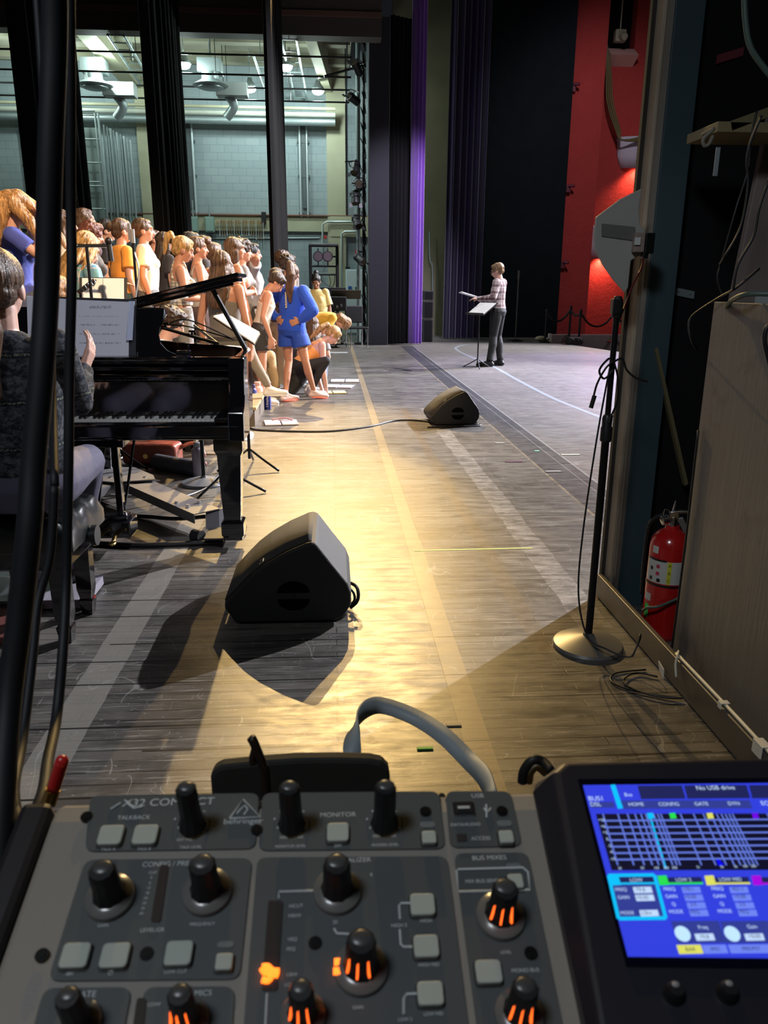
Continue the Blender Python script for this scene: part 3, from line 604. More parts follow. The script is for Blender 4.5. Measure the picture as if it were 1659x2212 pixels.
# antenna paddle on the pillar
t = thing('antenna_paddle', 'grey arrow-shaped antenna paddle clamped to the pillar edge', 'antenna', fy(1375, 525, 2.95))
c0 = t.location; P_ = [(1387, 407), (1340, 430), (1288, 469), (1284, 505), (1286, 540), (1303, 573), (1325, 604), (1341, 622), (1350, 632), (1357, 622), (1363, 563), (1376, 555), (1392, 548), (1394, 498), (1383, 485), (1380, 455)]
bm = nb(); prism(bm, [fy(x, y, 2.95)-c0 for x, y in P_], (0, .012, 0)); obj('paddle', bm, mat('grey antenna board', (.33, .32, .29), .55, var=.1), t, bev=.003)
bm = nb(); prism(bm, [fy(x, y, 2.945)-c0 for x, y in ((1300, 483), (1372, 490), (1372, 520), (1300, 510))], (0, .005, 0)); obj('sticker', bm, mat('faint sticker', (.13, .125, .115), .5), t)
bm = nb(); box(bm, fy(1379, 524, 2.93)-c0, (.038, .03, .068)); obj('mount_box', bm, mat('beige mount', (.26, .2, .17), .5), t, bev=.003)
bm = nb(); box(bm, fy(1377, 521, 2.91)-c0, (.022, .004, .026)); obj('white_label', bm, wl, t)
bm = nb(); box(bm, fy(1400, 526, 2.93)-c0, (.034, .04, .072)); box(bm, fy(1392, 552, 2.93)-c0, (.02, .03, .02)); obj('clamp', bm, BLKM, t, bev=.003)
bm = nb(); tube(bm, [fy(1390, 552, 2.93), fy(1385, 580, 2.9), fy(1365, 620, 2.85), fy(1352, 655, 2.82), fy(1342, 680, 2.78)], .0035, 8); one('red_cable', bm, mat('dark red cable', (.12, .01, .01), .5), 'dark red cable dropping from the antenna to the stand', 'cable', smooth=True)
bm = nb(); tube(bm, [fy(1342, 675, 2.78), fy(1335, 700, 2.74)], .006, 10); one('cable_plug', bm, mat('white plug sleeve', (.45, .45, .43), .5), 'pale plug at the end of the dark red cable', 'plug', smooth=True)
# tall microphone stand
def micstand(x, y, h, rb, label, hb=.45, col=BLKM, basem=None):
    t = thing('microphone_stand', label, 'microphone stand', (x, y, 0))
    bm = nb(); lathe(bm, [(rb, 0), (rb*1.01, .008), (rb*.97, .018), (rb*.55, .038), (.022, .05), (.02, .06)], 48); obj('round_base', bm, basem or mat('worn grey base', (.17, .165, .15), .4, .3, var=.2), t, smooth='auto')
    bm = nb(); cyl(bm, (0, 0, .05), (0, 0, h*hb), .0145, n=16); obj('lower_pole', bm, col, t, smooth='auto')
    bm = nb(); lathe(bm, [(.017, h*hb-.06), (.021, h*hb-.055), (.021, h*hb-.01), (.018, h*hb), (.019, h*hb+.03), (.014, h*hb+.04)], 20); obj('clutch', bm, BLK, t, smooth='auto')
    bm = nb(); cyl(bm, (0, 0, h*hb), (0, 0, h-.05), .0105, n=16); obj('upper_pole', bm, col, t, smooth='auto')
    return t
mp = fz(1285, 1397)
t = micstand(.998, 2.735, 1.345, .137, 'tall black round-base microphone stand in front of the pillar', .66)
bm = nb(); lathe(bm, [(.015, 1.27), (.02, 1.29), (.019, 1.33), (.012, 1.345)], 16); box(bm, (-.014, -.01, 1.31), (.02, .03, .05)); obj('clip', bm, BLK, t, bev=.002)
cable([(.985, 2.72, 1.10), (.96, 2.72, .85), (.93, 2.70, .5), (.925, 2.68, .25), (.96, 2.64, .09), (1.02, 2.58, .062), (1.09, 2.54, .05), (1.12, 2.55, .09), (1.14, 2.58, .12), (1.15, 2.60, .09), (1.11, 2.56, .04)], .0035, 'thin black cable hanging down beside the tall microphone stand')
bm = nb(); a = V((.998, 2.72, 1.12))
for q in ([(0, 0, 0), (-.03, -.01, -.02), (-.055, 0, -.08), (-.065, 0, -.14)], [(0, 0, 0), (-.02, 0, .01), (-.05, 0, -.03), (-.03, 0, -.06), (0, 0, -.03)], [(0, 0, 0), (.02, 0, -.06), (.025, 0, -.14), (.005, 0, -.2)], [(0, 0, 0), (.03, 0, .01), (.05, 0, -.03), (.09, 0, -.06), (.13, .0, -.07)]):
    tube(bm, [a+V(v) for v in q], .004, 6)
cyl(bm, a+V((-.06, 0, -.12)), a+V((-.07, 0, -.165)), .008); cyl(bm, a+V((.008, 0, -.19)), a+V((0, 0, -.22)), .008)
one('cable_tie_knot', bm, RUB, 'knotted bunch of black cables tied on the tall microphone stand', 'cable', smooth='auto')
bm = nb(); import itertools
c_ = V((1.08, 2.34, .006))
pp = [(1.15, 2.52, .006), (1.03, 2.50, .006), (.99, 2.44, .006), (1.03, 2.38, .006), (1.12, 2.33, .008), (1.19, 2.30, .012), (1.12, 2.31, .012), (1.05, 2.36, .012), (1.03, 2.43, .012), (1.10, 2.49, .01), (1.17, 2.46, .008)]
cable(pp, .0035, 'loose coil of thin black cable on the floor against the kerb')
# cable lying from monitor
cable([fz(x, y, .008) for x, y in ((1035, 917), (960, 915), (900, 908), (850, 909), (800, 921), (720, 931), (640, 932), (560, 929), (541, 925))], .011, 'long black cable snaking across the floor to the far monitor')
# floor marks and scraps
bm = nb(); a, b = fz(895, 1190), fz(1150, 1184); prism(bm, [(a.x, a.y-.006, .0005), (b.x, b.y-.006, .0005), (b.x, b.y+.006, .0005), (a.x, a.y+.006, .0005)], (0, 0, .0012)); one('tape_line', bm, mat('fluorescent tape', (.72, .82, .22), .5), 'fluorescent yellow tape line across the floor mid stage', 'tape')
bm = nb(); pts = smoothpath([fz(x, y) for x, y in ((1090, 744), (1040, 743), (1005, 745), (985, 751), (990, 758), (1010, 768), (1060, 789), (1120, 822), (1190, 858), (1260, 887), (1340, 918), (1500, 985))], 6); w_ = .035
A = []; B = []
for i, q in enumerate(pts):
    d = (pts[min(i+1, len(pts)-1)]-pts[max(i-1, 0)]).normalized(); s_ = V((d.y, -d.x, 0))*w_
    A.append(bm.verts.new(q+s_+V((0, 0, .0015)))); B.append(bm.verts.new(q-s_+V((0, 0, .0015))))
for i in range(len(pts)-1): bm.faces.new((A[i], A[i+1], B[i+1], B[i]))
one('tape_curve', bm, mat('pale grey tape', (.17, .19, .21), .5), 'pale grey tape curve sweeping round behind the conductor', 'tape')
for px, py, sx, sy, colr, lb in ((1232, 983, .16, .03, (.6, .58, .45), 'pale curled scrap on the dark floor band at right'), (918, 1618, .05, .012, (.12, .5, .06), 'tiny green scrap of tape on the near floor'), (1160, 975, .04, .03, (.2, .7, .4), 'tiny green tape dot on the dark floor band'), (1195, 1019, .12, .03, (.3, .3, .32), 'grey tape piece on the dark floor band'), (1110, 998, .14, .012, (.25, .03, .2), 'thin purple marker lying on the floor'), (730, 762, .42, .28, (.34, .36, .38), 'grey floor plate beyond the crouching singer'), (1080, 958, .09, .02, (.4, .38, .36), 'short pale tape mark right of the far monitor'), (980, 1567, .05, .015, (.4, .35, .25), 'short straw-coloured tape scrap on the near floor')):
    q = fz(px, py); bm = nb(); box(bm, (q.x, q.y, .003), (sx, sy, .004), None); one('tape_scrap' if 'tape' in lb else 'floor_scrap', bm, mat('scrap %s' % lb[:16], colr, .6), lb, 'tape' if 'tape' in lb else 'scrap')
# ---------------- stage monitors
def monitor(loc, rz, label, sc=1):
    t = thing('stage_monitor', label, 'stage monitor', loc, rz)
    pix = [(165, 870), (160, 922), (215, 985), (245, 1062), (1020, 1038), (1088, 990), (1148, 890), (1150, 800), (1120, 722), (1000, 575), (888, 432), (868, 412), (840, 403), (800, 410), (640, 480), (480, 572), (370, 655), (270, 755)]
    o0 = fy(440+630*.2773, 1060+1050*.2773, 3.0)
    prof = []
    for x, y in pix:
        q = fy(440+x*.2773, 1060+y*.2773, 3.0)-V((o0.x, 3.0, 0)); prof.append(V((q.x*sc, 0, max(q.z, .012)*sc)))
    prof[3].z = prof[4].z = .012
    bm = nb(); D = .46
    prism(bm, prof, (0, D, 0)); obj('cabinet', bm, mat('textured speaker paint', (.013, .013, .014), .6, bump=(260, .25)), t, bev=.012, seg=3)
    # metal grille on the slanted face
    g = prof[12:]+[prof[0]]; bm = nb()
    for a, b in zip(g, g[1:]):
        d = (b-a).normalized(); nn = V((d.z, 0, -d.x)); nn = nn if nn.z > 0 else -nn
        k = [a+nn*.001+V((0, .02, 0)), b+nn*.001+V((0, .02, 0)), b+nn*.001+V((0, D-.02, 0)), a+nn*.001+V((0, D-.02, 0))]
        quad(bm, k)
    bmesh.ops.remove_doubles(bm, verts=bm.verts, dist=.001)
    o = obj('grille', bm, mat('foam grille', (.055, .050, .042), .7, bump=(400, .5)), t, smooth=True); s_ = o.modifiers.new('s', 'SOLIDIFY'); s_.thickness = .003; s_.offset = 1
    lm = mat('badge metal', (.5, .45, .35), .35, .8)
    a, b = g[3], g[4]; q = a.lerp(b, .3); d = (b-a).normalized(); nn = V((d.z, 0, -d.x)); nn = nn if nn.z > 0 else -nn
    bm = nb(); M = Matrix(((d.x, 0, nn.x, q.x+nn.x*.006), (0, 1, 0, .06), (d.z, 0, nn.z, q.z+nn.z*.006), (0, 0, 0, 1)))
    for c_, s_ in (((0, -.02, 0), (.018, .004, .002)), ((0, .02, 0), (.018, .004, .002)), ((-.009, 0, 0), (.004, .04, .002)), ((.006, -.016, 0), (.012, .004, .002))): box(bm, c_, s_, M)
    obj('badge', bm, lm, t)
    # carrying recess: two half-moon cups with a bar between
    cx = sum(v.x for v in prof)/len(prof)*.0+(fy(440+700*.2773, 1060+820*.2773, 3).x-o0.x)*sc; cz = fy(440+700*.2773, 1060+820*.2773, 3).z*sc
    r0 = .062*sc*.72
    bm = nb()
    for s_ in (1, -1):
        pts = [V((cx+r0*1.5*math.cos(math.pi*i/16), -.0015, cz+s_*(.014+r0*1.15*math.sin(math.pi*i/16)))) for i in range(17)]
        prism(bm, pts, (0, .004, 0))
    obj('handle_recess', bm, mat('deep black', (.002, .002, .002), .9, spec=.05), t)
    bm = nb(); cyl(bm, (cx, -.006, cz), (cx, 0, cz), .006, n=12); obj('handle_screw', bm, BLKM, t)
    bm = nb(); 
    for k in (.05, D-.05): box(bm, (-.02, k, .006), (.34*sc, .03, .012))
    obj('rubber_foot', bm, RUB, t)
    return t
o0 = fy(440+630*.2773, 1060+1050*.2773, 3.0)
m1 = monitor((o0.x, 3.0, 0), 0, 'large black wedge monitor near the camera beside the piano leg')
bm = nb(); tube(bm, [(.25, .2, .12), (.30, .15, .115), (.315, .13, .09), (.31, .12, .05), (.28, .12, .02)], .008, 8); tube(bm, [(.25, .2, .09), (.29, .17, .08), (.30, .16, .04), (.27, .15, .012)], .006, 8); cyl(bm, (.24, .2, .12), (.27, .18, .118), .013)
obj('cable', bm, RUB, m1, smooth='auto')
m2 = monitor((1.235, 7.81, 0), R(4), 'smaller looking wedge monitor far out in the middle of the floor', .96)
bm = nb(); tube(bm, [(.2, .1, .03), (.28, -.02, .01), (.2, -.08, .01), (-.1, -.1, .01), (-.3, -.12, .01)], .008, 8); obj('cable', bm, RUB, m2, smooth='auto')
# ---------------- lighting boom with lanterns at the far masking flat
bx = fy(786, 500, 19.6).x
t = thing('lighting_boom', 'tall vertical lighting boom beside the charcoal flat', 'lighting boom', (bx, 19.7, 0))
bm = nb(); cyl(bm, (0, 0, 0), (0, 0, 8.6), .035, n=12); obj('pipe', bm, BLKM, t, smooth='auto')
bm = nb(); cyl(bm, (-.12, .3, 0), (-.12, .3, 9), .05, n=12); obj('rear_pipe', bm, mat('pale green column', (.2, .25, .24), .6), t)
bm = nb(); lathe(bm, [(.25, 0), (.25, .03), (.05, .06)], 24); obj('base', bm, BLKM, t)
bm = nb(); rnd = random.Random(3)
for k in range(26):
    z = .4+k*.32; tube(bm, [(0, -.03, z), (-.1*rnd.random(), -.08, z+.15), (.03, -.1, z-.2*rnd.random()), (.05, -.03, z-.3)], .012, 6, 3)
obj('looped_cable', bm, RUB, t, smooth=True)
lant = None
for k, (px, py, a) in enumerate(((770, 30, 8), (770, 62, -25), (765, 215, 20), (772, 150, 40), (768, 360, -60), (776, 402, 10), (767, 425, -70), (770, 478, -50), (776, 560, -30))):
    p = fy(px, py, 19.5)
    lb = 'black stage lantern on the lighting boom, '+['topmost', 'second from top', 'fourth from top', 'third from top', 'fifth, just above the trio', 'sixth, sitting level', 'seventh, tipped down', 'eighth, above the lamp frame', 'lowest, by the alarm box'][k]
    if lant is None:
        lant = thing('stage_lantern', lb, 'stage light', p)
        bm = nb(); lathe(bm, [(.05, -.16), (.09, -.12), (.09, .05), (.1, .1), (.1, .17)], 16, Matrix.Rotation(R(-90), 4, 'X')); obj('housing', bm, BLK, lant, smooth='auto')
        bm = nb(); lathe(bm, [(.085, 0), (.085, .005)], 16, Matrix.Translation((0, .165, 0)) @ Matrix.Rotation(R(-90), 4, 'X')); obj('lens', bm, mat('lantern glass', (.2, .16, .1), .15), lant)
        bm = nb(); tube(bm, [(-.12, 0, 0), (-.12, 0, .14), (0, 0, .19), (.12, 0, .14), (.12, 0, 0)], .012, 6, 3); cyl(bm, (0, 0, .19), (.18, .05, .24), .015, n=6); obj('yoke', bm, BLKM, lant)
        bm = nb()
        for q in (-1, 1): box(bm, (q*.12, .21, 0), (.08, .1, .004), Matrix.Rotation(0, 4, 'X'))
        obj('barn_door', bm, BLK, lant); o = lant
    else: o = dup(lant, p, None, lb)
    o.rotation_euler = (R(a), 0, R(100+15*k)); o['group'] = 'lanterns on the lighting boom'
bm = nb(); a = fy(700, 165, 19.3); b = fy(790, 140, 19.5); cyl(bm, a, b, .025, n=8); one('lantern_bar', bm, BLKM, 'dark arm reaching left off the lighting boom near the ceiling', 'pipe')
# lamp frame with two round lamps
p = fy(672, 640, 20.5); q = fy(728, 530, 20.5)
t = thing('lamp_frame', 'black square truss frame with two round lamps on top shelf', 'lamp frame', (p.x, 20.5, 0)); w = q.x-p.x; h = q.z
bm = nb(); cyl(bm, (0, 0, .5), (0, 0, h), .04); cyl(bm, (w, 0, .5), (w, 0, h), .04); cyl(bm, (-.03, 0, h), (w+.03, 0, h), .045); box(bm, (w/2, 0, .3), (w+.2, .5, .5)); obj('frame', bm, BLK, t)
bm = nb(); zl = fy(700, 575, 20.5).z
for z in (zl, zl-.2): cyl(bm, (0, 0, z), (w, 0, z), .025); obj('crossbar', bm, BLKM, t); bm = nb()
bm.free()
for px in (687, 708):
    u = fy(px, 554, 20.4)-t.location; bm = nb(); cyl(bm, (u.x, -.1, u.z), (u.x, .06, u.z), .13, .1, 20); cyl(bm, (u.x, 0, u.z-.1), (u.x, 0, zl), .015); cyl(bm, (u.x, 0, u.z+.1), (u.x, 0, u.z+.2), .015); box(bm, (u.x+.15, 0, u.z), (.1, .04, .04)); l = obj('round_lamp', bm, BLK, t, smooth='auto')
    bm = nb(); cyl(bm, (u.x, -.115, u.z), (u.x, -.105, u.z), .11, n=20); obj('lens', bm, mat('pink grey lens', (.11, .08, .09), .4), l)
bm = nb(); tube(bm, [(.1, -.03, zl-.2), (.2, -.03, zl-.6), (.35, -.03, zl-.75), (.5, -.03, zl-.4), (.45, -.03, zl-.2)], .01, 6); tube(bm, [(.3, -.03, zl-.2), (.28, -.03, zl-.35), (.55, -.03, zl-.5), (.62, -.03, zl-.2)], .01, 6); obj('hanging_wire', bm, RUB, t)
# road case
p = fy(703, 728, 18.4); q = fy(734, 676, 18.4)
t = thing('road_case', 'black road case with steel edges and white X-12 lettering', 'road case', (p.x-.25, 18.4, 0)); w = q.x-p.x+.25; h = q.z
bm = nb(); box2(bm, (0, 0, .1), (w, .6, h)); obj('body', bm, mat('case black', (.012, .012, .014), .5), t)
bm = nb()
for z in (.12, h*.36, h-.03): box(bm, (w/2, .3, z), (w+.02, .62, .05))
for x in (0, w): box(bm, (x, 0, h/2+.05), (.03, .03, h-.1))
obj('edge_trim', bm, mat('case aluminium', (.55, .56, .52), .35, .6), t)
bm = nb(); box(bm, (w-.2, -.015, h*.7), (.2, .02, .14)); obj('handle', bm, CHR, t, bev=.01)
bm = nb(); box(bm, (w-.25, -.015, h*.33), (.16, .02, .2)); obj('latch', bm, CHR, t, bev=.01)
bm = nb(); addtext(bm, 'X-12', .15, Matrix.Translation((w*.5, -.012, h*.52)) @ Matrix.Rotation(R(90), 4, 'X')); obj('lettering', bm, WHP, t)
bm = nb()
for x in (.1, w-.1):
    for y in (.08, .5): cyl(bm, (x-.02, y, .05), (x+.02, y, .05), .05)
obj('caster', bm, RUB, t)
t2 = thing('equipment_box', 'dark equipment box with clutter stacked on the road case', 'equipment', (p.x-.1, 18.6, h+.04)); bm = nb(); box(bm, (.3, .1, .16), (.6, .4, .32)); obj('case', bm, mat('case black', 0), t2, bev=.02)
bm = nb()
for k in range(5): box(bm, (.08+k*.1, -.12, .1+.03*(k % 3)), (.04, .03, .06))
obj('control', bm, STL, t2)
p = fy(720, 640, 18.9); bm = nb(); box(bm, (p.x, 19.7, p.z-.05), (.62, .3, .5)); cyl(bm, (p.x, 19.7, p.z-.3), (p.x, 19.7, .03), .03); lathe(bm, [(.25, 0), (.25, .03), (.03, .06)], 20, Matrix.Translation((p.x, 19.7, 0)))
one('monitor_screen', bm, BLK, 'dark flat screen on a post behind the yellow T-shirt girl', 'screen', bev=.01)
# far music stand and chair
def musicstand(p, rz, tilt, h, label, w=.5, d=.34, pages=None, deskm=None):
    t = thing('music_stand', label, 'music stand', p, rz)
    bm = nb()
    for a in (90, 210, 330): tube(bm, [(0, 0, .16), (.12*math.cos(R(a)), .12*math.sin(R(a)), .09), (.27*math.cos(R(a)), .27*math.sin(R(a)), .012)], .009, 8, 3)
    obj('tripod_base', bm, BLKM, t, smooth=True)
    bm = nb(); cyl(bm, (0, 0, .08), (0, 0, h), .012, n=12); cyl(bm, (0, 0, h*.55), (0, 0, h*.62), .018, n=12); obj('pole', bm, BLKM, t, smooth='auto')
    M = Matrix.Translation((0, 0, h)) @ Matrix.Rotation(R(tilt), 4, 'X')
    bm = nb(); box(bm, (0, d*.2, .01), (w, d, .006), M); box(bm, (0, d*.2-d/2, .03), (w, .006, .045), M); obj('desk', bm, deskm or BLK, t)
    if pages:
        bm = nb(); box(bm, (-w*.22, d*.2, .018), (w*.43, d*.9, .008), M); box(bm, (w*.22, d*.2, .018), (w*.43, d*.9, .008), M)
        s_ = one('sheet_music', bm, WHT, pages, 'sheet music'); s_.location = p; s_.rotation_euler = (0, 0, rz)
    return t
p = fz(742, 722); musicstand((p.x+.0, 18.9, 0), R(180), 35, 1.15, 'brown topped music stand near the far chair', .7, .35, None, mat('brown desk', (.12, .10, .06), .5))
p = fy(770, 725, 18.7)
t = thing('chair', 'black chair with chrome legs beside the charcoal flat', 'chair', (p.x, 18.6, 0), R(15))
bm = nb(); box(bm, (0, 0, .45), (.46, .44, .05)); obj('seat', bm, BLK, t, bev=.02)
bm = nb(); box(bm, (0, .22, .75), (.44, .04, .4)); obj('backrest', bm, BLK, t, bev=.03)
for x, y in ((-.2, -.2), (.2, -.2), (-.2, .2), (.2, .2)): bm = nb(); cyl(bm, (x, y*1.1, 0), (x, y, .45), .012, n=10); obj('leg', bm, CHR, t)
# conductor's stand
p = fz(1031, 795); musicstand((p.x, p.y, 0), R(-62), 34, .97, 'conductor black music stand carrying a bright open score', .5, .36, 'bright open score lying on the conductor stand')
# papers and bottles on the floor
def papers(px, py, w, d, rz, label, m=WHT, z=.0, th=.012):
    q = fz(px, py, z); t = thing('sheet_music', label, 'sheet music', (q.x, q.y, z), R(rz))
    bm = nb(); box(bm, (0, 0, .003), (w+.01, d+.01, .005)); obj('cover', bm, mat('dark folder', (.05, .045, .06), .5), t)
    bm = nb(); box(bm, (-w*.26, 0, .006+th/2), (w*.47, d, th)); box(bm, (w*.26, 0, .006+th/2), (w*.47, d, th)); obj('page', bm, m, t, bev=.002); return t
papers(607, 915, .34, .26, 8, 'open white score on the floor nearest the piano')
bm = nb(); q = fz(612, 911, .02); tube(bm, [q+V((-.12, 0, .02)), q+V((0, .02, .035)), q+V((.1, -.02, .02))], .012, 8); tube(bm, [q+V((-.05, -.03, .02)), q+V((.06, -.05, .02))], .005, 6); one('scrunched_mask', bm, mat('mauve cloth', (.35, .22, .25), .7), 'small mauve item lying on the open score near the piano', 'cloth', smooth=True)
papers(745, 824, .42, .3, -3, 'open white score farthest right of the crouching singer')
papers(732, 836, .40, .28, -12, 'open score under the crouching singer fingertips', mat('lilac paper', (.62, .6, .78), .6))
papers(718, 849, .36, .24, 5, 'cream score on the floor nearest the pink shoe', mat('cream paper', (.72, .62, .3), .6))
papers(560, 838, .3, .24, 20, 'pinkish score on the floor beside the piano side', mat('pink paper', (.72, .6, .66), .6))
def bottle(px, py, r, h, m, capm, label, z=0):
    q = fz(px, py, z); t = thing('water_bottle', label, 'water bottle', (q.x, q.y+r, z))
    bm = nb(); lathe(bm, [(r*.9, 0), (r, .008), (r, h*.76), (r*.85, h*.82), (r*.55, h*.86), (r*.55, h*.9)], 28); obj('body', bm, m, t, smooth='auto')
    bm = nb(); lathe(bm, [(r*.6, h*.87), (r*.62, h*.88), (r*.62, h*.98), (r*.5, h)], 24); obj('cap', bm, capm, t, smooth='auto'); return t
blu = mat('navy bottle', (.01, .02, .18), .3, coat=.4)
t = bottle(578, 885, .042, .27, blu, mat('steel cap', (.5, .5, .5), .3, .8), 'navy blue steel bottle with white lettering on the floor')
bm = nb(); addtext(bm, 'S Employee', .034, Matrix.Translation((0, -.0435, .11)) @ Matrix.Rotation(R(90), 4, 'X') @ Matrix.Rotation(R(90), 4, 'Z')); obj('lettering', bm, WHP, t)
bottle(557, 884, .062, .31, mat('blush tumbler', (.62, .38, .33), .35), mat('blush cap', (.55, .34, .30), .4), 'pink tumbler between the piano and the navy bottle')
bottle(548, 888, .04, .30, mat('indigo bottle', (.06, .07, .28), .3), mat('dark indigo cap', (.04, .03, .12), .5), 'slim indigo bottle with round dark cap beside the pink tumbler')
bottle(563, 818, .05, .42, mat('lilac tumbler', (.55, .42, .62), .4), mat('lilac cap', (.5, .4, .6), .4), 'tall lilac tumbler behind the stepping white sneaker')
bottle(700, 822, .04, .26, mat('teal bottle', (.02, .10, .12), .4), mat('teal cap', (.02, .08, .1), .5), 'dark teal bottle behind the crouching singer arm')
bottle(692, 800, .035, .34, mat('olive bottle', (.35, .38, .16), .4), mat('olive cap', (.4, .42, .2), .4), 'thin olive bottle standing behind the crouching singer face')
# choir risers
RI = mat('riser top', (.34, .25, .13), .55, var=.2, vs=3); RF = mat('riser front', (.10, .08, .06), .7)
for k, (xa_, xb_, h_) in enumerate(((-1.78, -1.15, .2), (-2.75, -1.78, .4), (-3.7, -2.75, .6))):
    t = thing('choir_riser', ['lowest', 'middle', 'highest'][k]+' of three long choir risers under the singers', 'riser', (xb_, 8.4, 0))
    y0_, y1_ = -1.9, 2.7
    bm = nb(); box2(bm, (xa_-xb_, y0_, h_-.03), (0, y1_, h_)); obj('deck', bm, RI, t, bev=.004)
    bm = nb(); box2(bm, (-.04, y0_+.02, 0), (-.02, y1_-.02, h_-.03)); obj('front_panel', bm, RF, t)
    bm = nb()
    for y in (y0_+.1, y1_-.1):
        for x in (xa_-xb_+.08, -.1): box(bm, (x, y, (h_-.03)/2), (.05, .05, h_-.03))
    obj('leg', bm, BLKM, t)
t = thing('choir_riser', 'small low platform under the brunette with beige leggings', 'riser', (-.78, 8.4, 0)); bm = nb(); box2(bm, (-.36, -.6, .17), (0, .65, .2)); obj('deck', bm, RI, t, bev=.004); bm = nb(); box2(bm, (-.36, -.58, 0), (-.02, .63, .17)); obj('front_panel', bm, RF, t)
for k, (px, py, c_) in enumerate(((572, 782, (.75, .62, .36)), (575, 805, (.72, .62, .45)), (580, 818, (.8, .78, .82)))):
    papers(px, py, .34, .26, 10*k, ['cream score lying farthest on the floor behind the white sneaker', 'printed score, middle of the pile behind the white sneaker', 'white score lying closest behind the white sneaker'][k], mat('paper %d' % k, c_, .6))
# ================================================================ GRAND PIANO
PBK = mat('polished ebony', (.006, .006, .007), .07, coat=1, spec=.6)
BRS = mat('brass', (.65, .45, .16), .25, 1)
pia = thing('grand_piano', 'black grand piano with its lid propped low, left of the wedge', 'piano', (-1.21, 3.9, 0))
def out(inset=0):                            # plan outline, local
    ctl = [(.74, .16), (.74, .62), (.69, .86), (.50, 1.06), (.27, 1.24), (.12, 1.40), (-.04, 1.53), (-.28, 1.60), (-.55, 1.57), (-.69, 1.45), (-.74, 1.25)]
    p = [V((x, y, 0)) for x, y in ctl]
    p = [p[0]]+smoothpath(p[1:], 5)+[V((-.74, .16, 0))]
    if inset:
        c = V((-.1, .8, 0)); p = [q+(c-q).normalized()*inset for q in p]
    return p
P0, P1 = out(), out(.05)
bm = nb(); N = len(P0)
z0, z1 = .66, 1.02
va = [[bm.verts.new(p+V((0, 0, z))) for p in Pp] for Pp, z in ((P0, z0), (P0, z1), (P1, z1), (P1, z0))]
for i in range(N):
    j = (i+1) % N
    for k in range(4): a, b = va[k], va[(k+1) % 4]; bm.faces.new((a[i], a[j], b[j], b[i]))
obj('rim', bm, PBK, pia, smooth='auto')
bm = nb(); prism(bm, [p+V((0, 0, .64)) for p in P1], (0, 0, .03)); obj('underside', bm, mat('dark underside', (.02, .015, .012), .7), pia)
bm = nb(); prism(bm, [p+V((0, 0, .86)) for p in P1], (0, 0, .015)); obj('iron_plate', bm, mat('bronze plate', (.30, .19, .08), .35, .7), pia)
bm = nb()
for p, q in zip(P1, P1[1:]):
    if abs(p.x+.69) < .02 and abs(q.x+.69) < .02: continue
    quad(bm, [p+V((0, 0, .875)), q+V((0, 0, .875)), q+V((0, 0, 1.005)), p+V((0, 0, 1.005))])
obj('inner_rim', bm, mat('mahogany inner rim', (.16, .055, .03), .2, coat=.7), pia, smooth=True)
bm = nb()
for k in range(60):
    x = -.62+k*.021; y1_ = 1.42-max(0, (k-14)*.02); cyl(bm, (x, .42, .905), (x-.08, y1_, .905), .0012, n=4)
o = obj('strings', bm, mat('string steel', (.5, .48, .42), .3, 1), pia); o['kind'] = 'stuff'
bm = nb(); box2(bm, (-.74, -.03, .625), (.74, .2, .672)); box2(bm, (-.74, -.045, .64), (.74, -.02, .70)); obj('keybed', bm, PBK, pia, bev=.006)
bm = nb(); box2(bm, (-.70, -.02, .69), (.68, .0, .715)); obj('key_slip', bm, PBK, pia, bev=.004)
for s in (-1, 1):
    bm = nb(); x0_ = s*.68; x1_ = s*.76
    pr = [(x0_, -.05, .62), (x0_, .22, .62), (x0_, .22, 1.02), (x0_, .09, 1.02), (x0_, .06, .97), (x0_, .055, .84), (x0_, .02, .79), (x0_, -.04, .765)]
    prism(bm, pr, (x1_-x0_, 0, 0)); obj('cheek_arm', bm, PBK, pia, bev=.006)
    bm = nb(); box2(bm, (s*.61, -.02, .69), (s*.68, .15, .735)); obj('key_block', bm, PBK, pia, bev=.005)
# keys
kw = 1.22/52; x0_ = -.61
bm = nb()
for k in range(52): box2(bm, (x0_+k*kw+.0007, -.0, .70), (x0_+(k+1)*kw-.0007, .15, .722)); 
o = obj('white_keys', bm, mat('ivory keys', (.72, .72, .66), .25), pia); o['kind'] = 'stuff'
o.modifiers.new('b', 'BEVEL').width = .0012
bm = nb()
for k in range(1, 52):
    if (k+5) % 7 in (0, 1, 3, 4, 5): x = x0_+k*kw; v = box2(bm, (x-.0055, .05, .72), (x+.0055, .15, .735))
o = obj('black_keys', bm, mat('ebony keys', (.01, .01, .01), .25), pia, bev=.002); o['kind'] = 'stuff'
bm = nb(); box2(bm, (-.68, .135, .728), (.68, .152, .90)); prism(bm, [(-.68, .152, .90), (-.68, .12, .905), (-.68, .115, .925), (-.68, .20, .93), (-.68, .2, .90)], (1.36, 0, 0)); obj('fallboard', bm, PBK, pia, bev=.004)
bm = nb(); addtext(bm, 'S I M M O N S', .034, Matrix.Translation((-.115, .1335, .81)) @ Matrix.Rotation(R(90), 4, 'X')); 
obj('lettering', bm, BRS, pia)
bm = nb(); box2(bm, (-.69, .13, .985), (.69, .30, 1.005)); box2(bm, (-.69, .105, .955), (.69, .14, .975)); box2(bm, (-.69, .16, .93), (.69, .2, .99)); obj('front_rail', bm, PBK, pia, bev=.004)
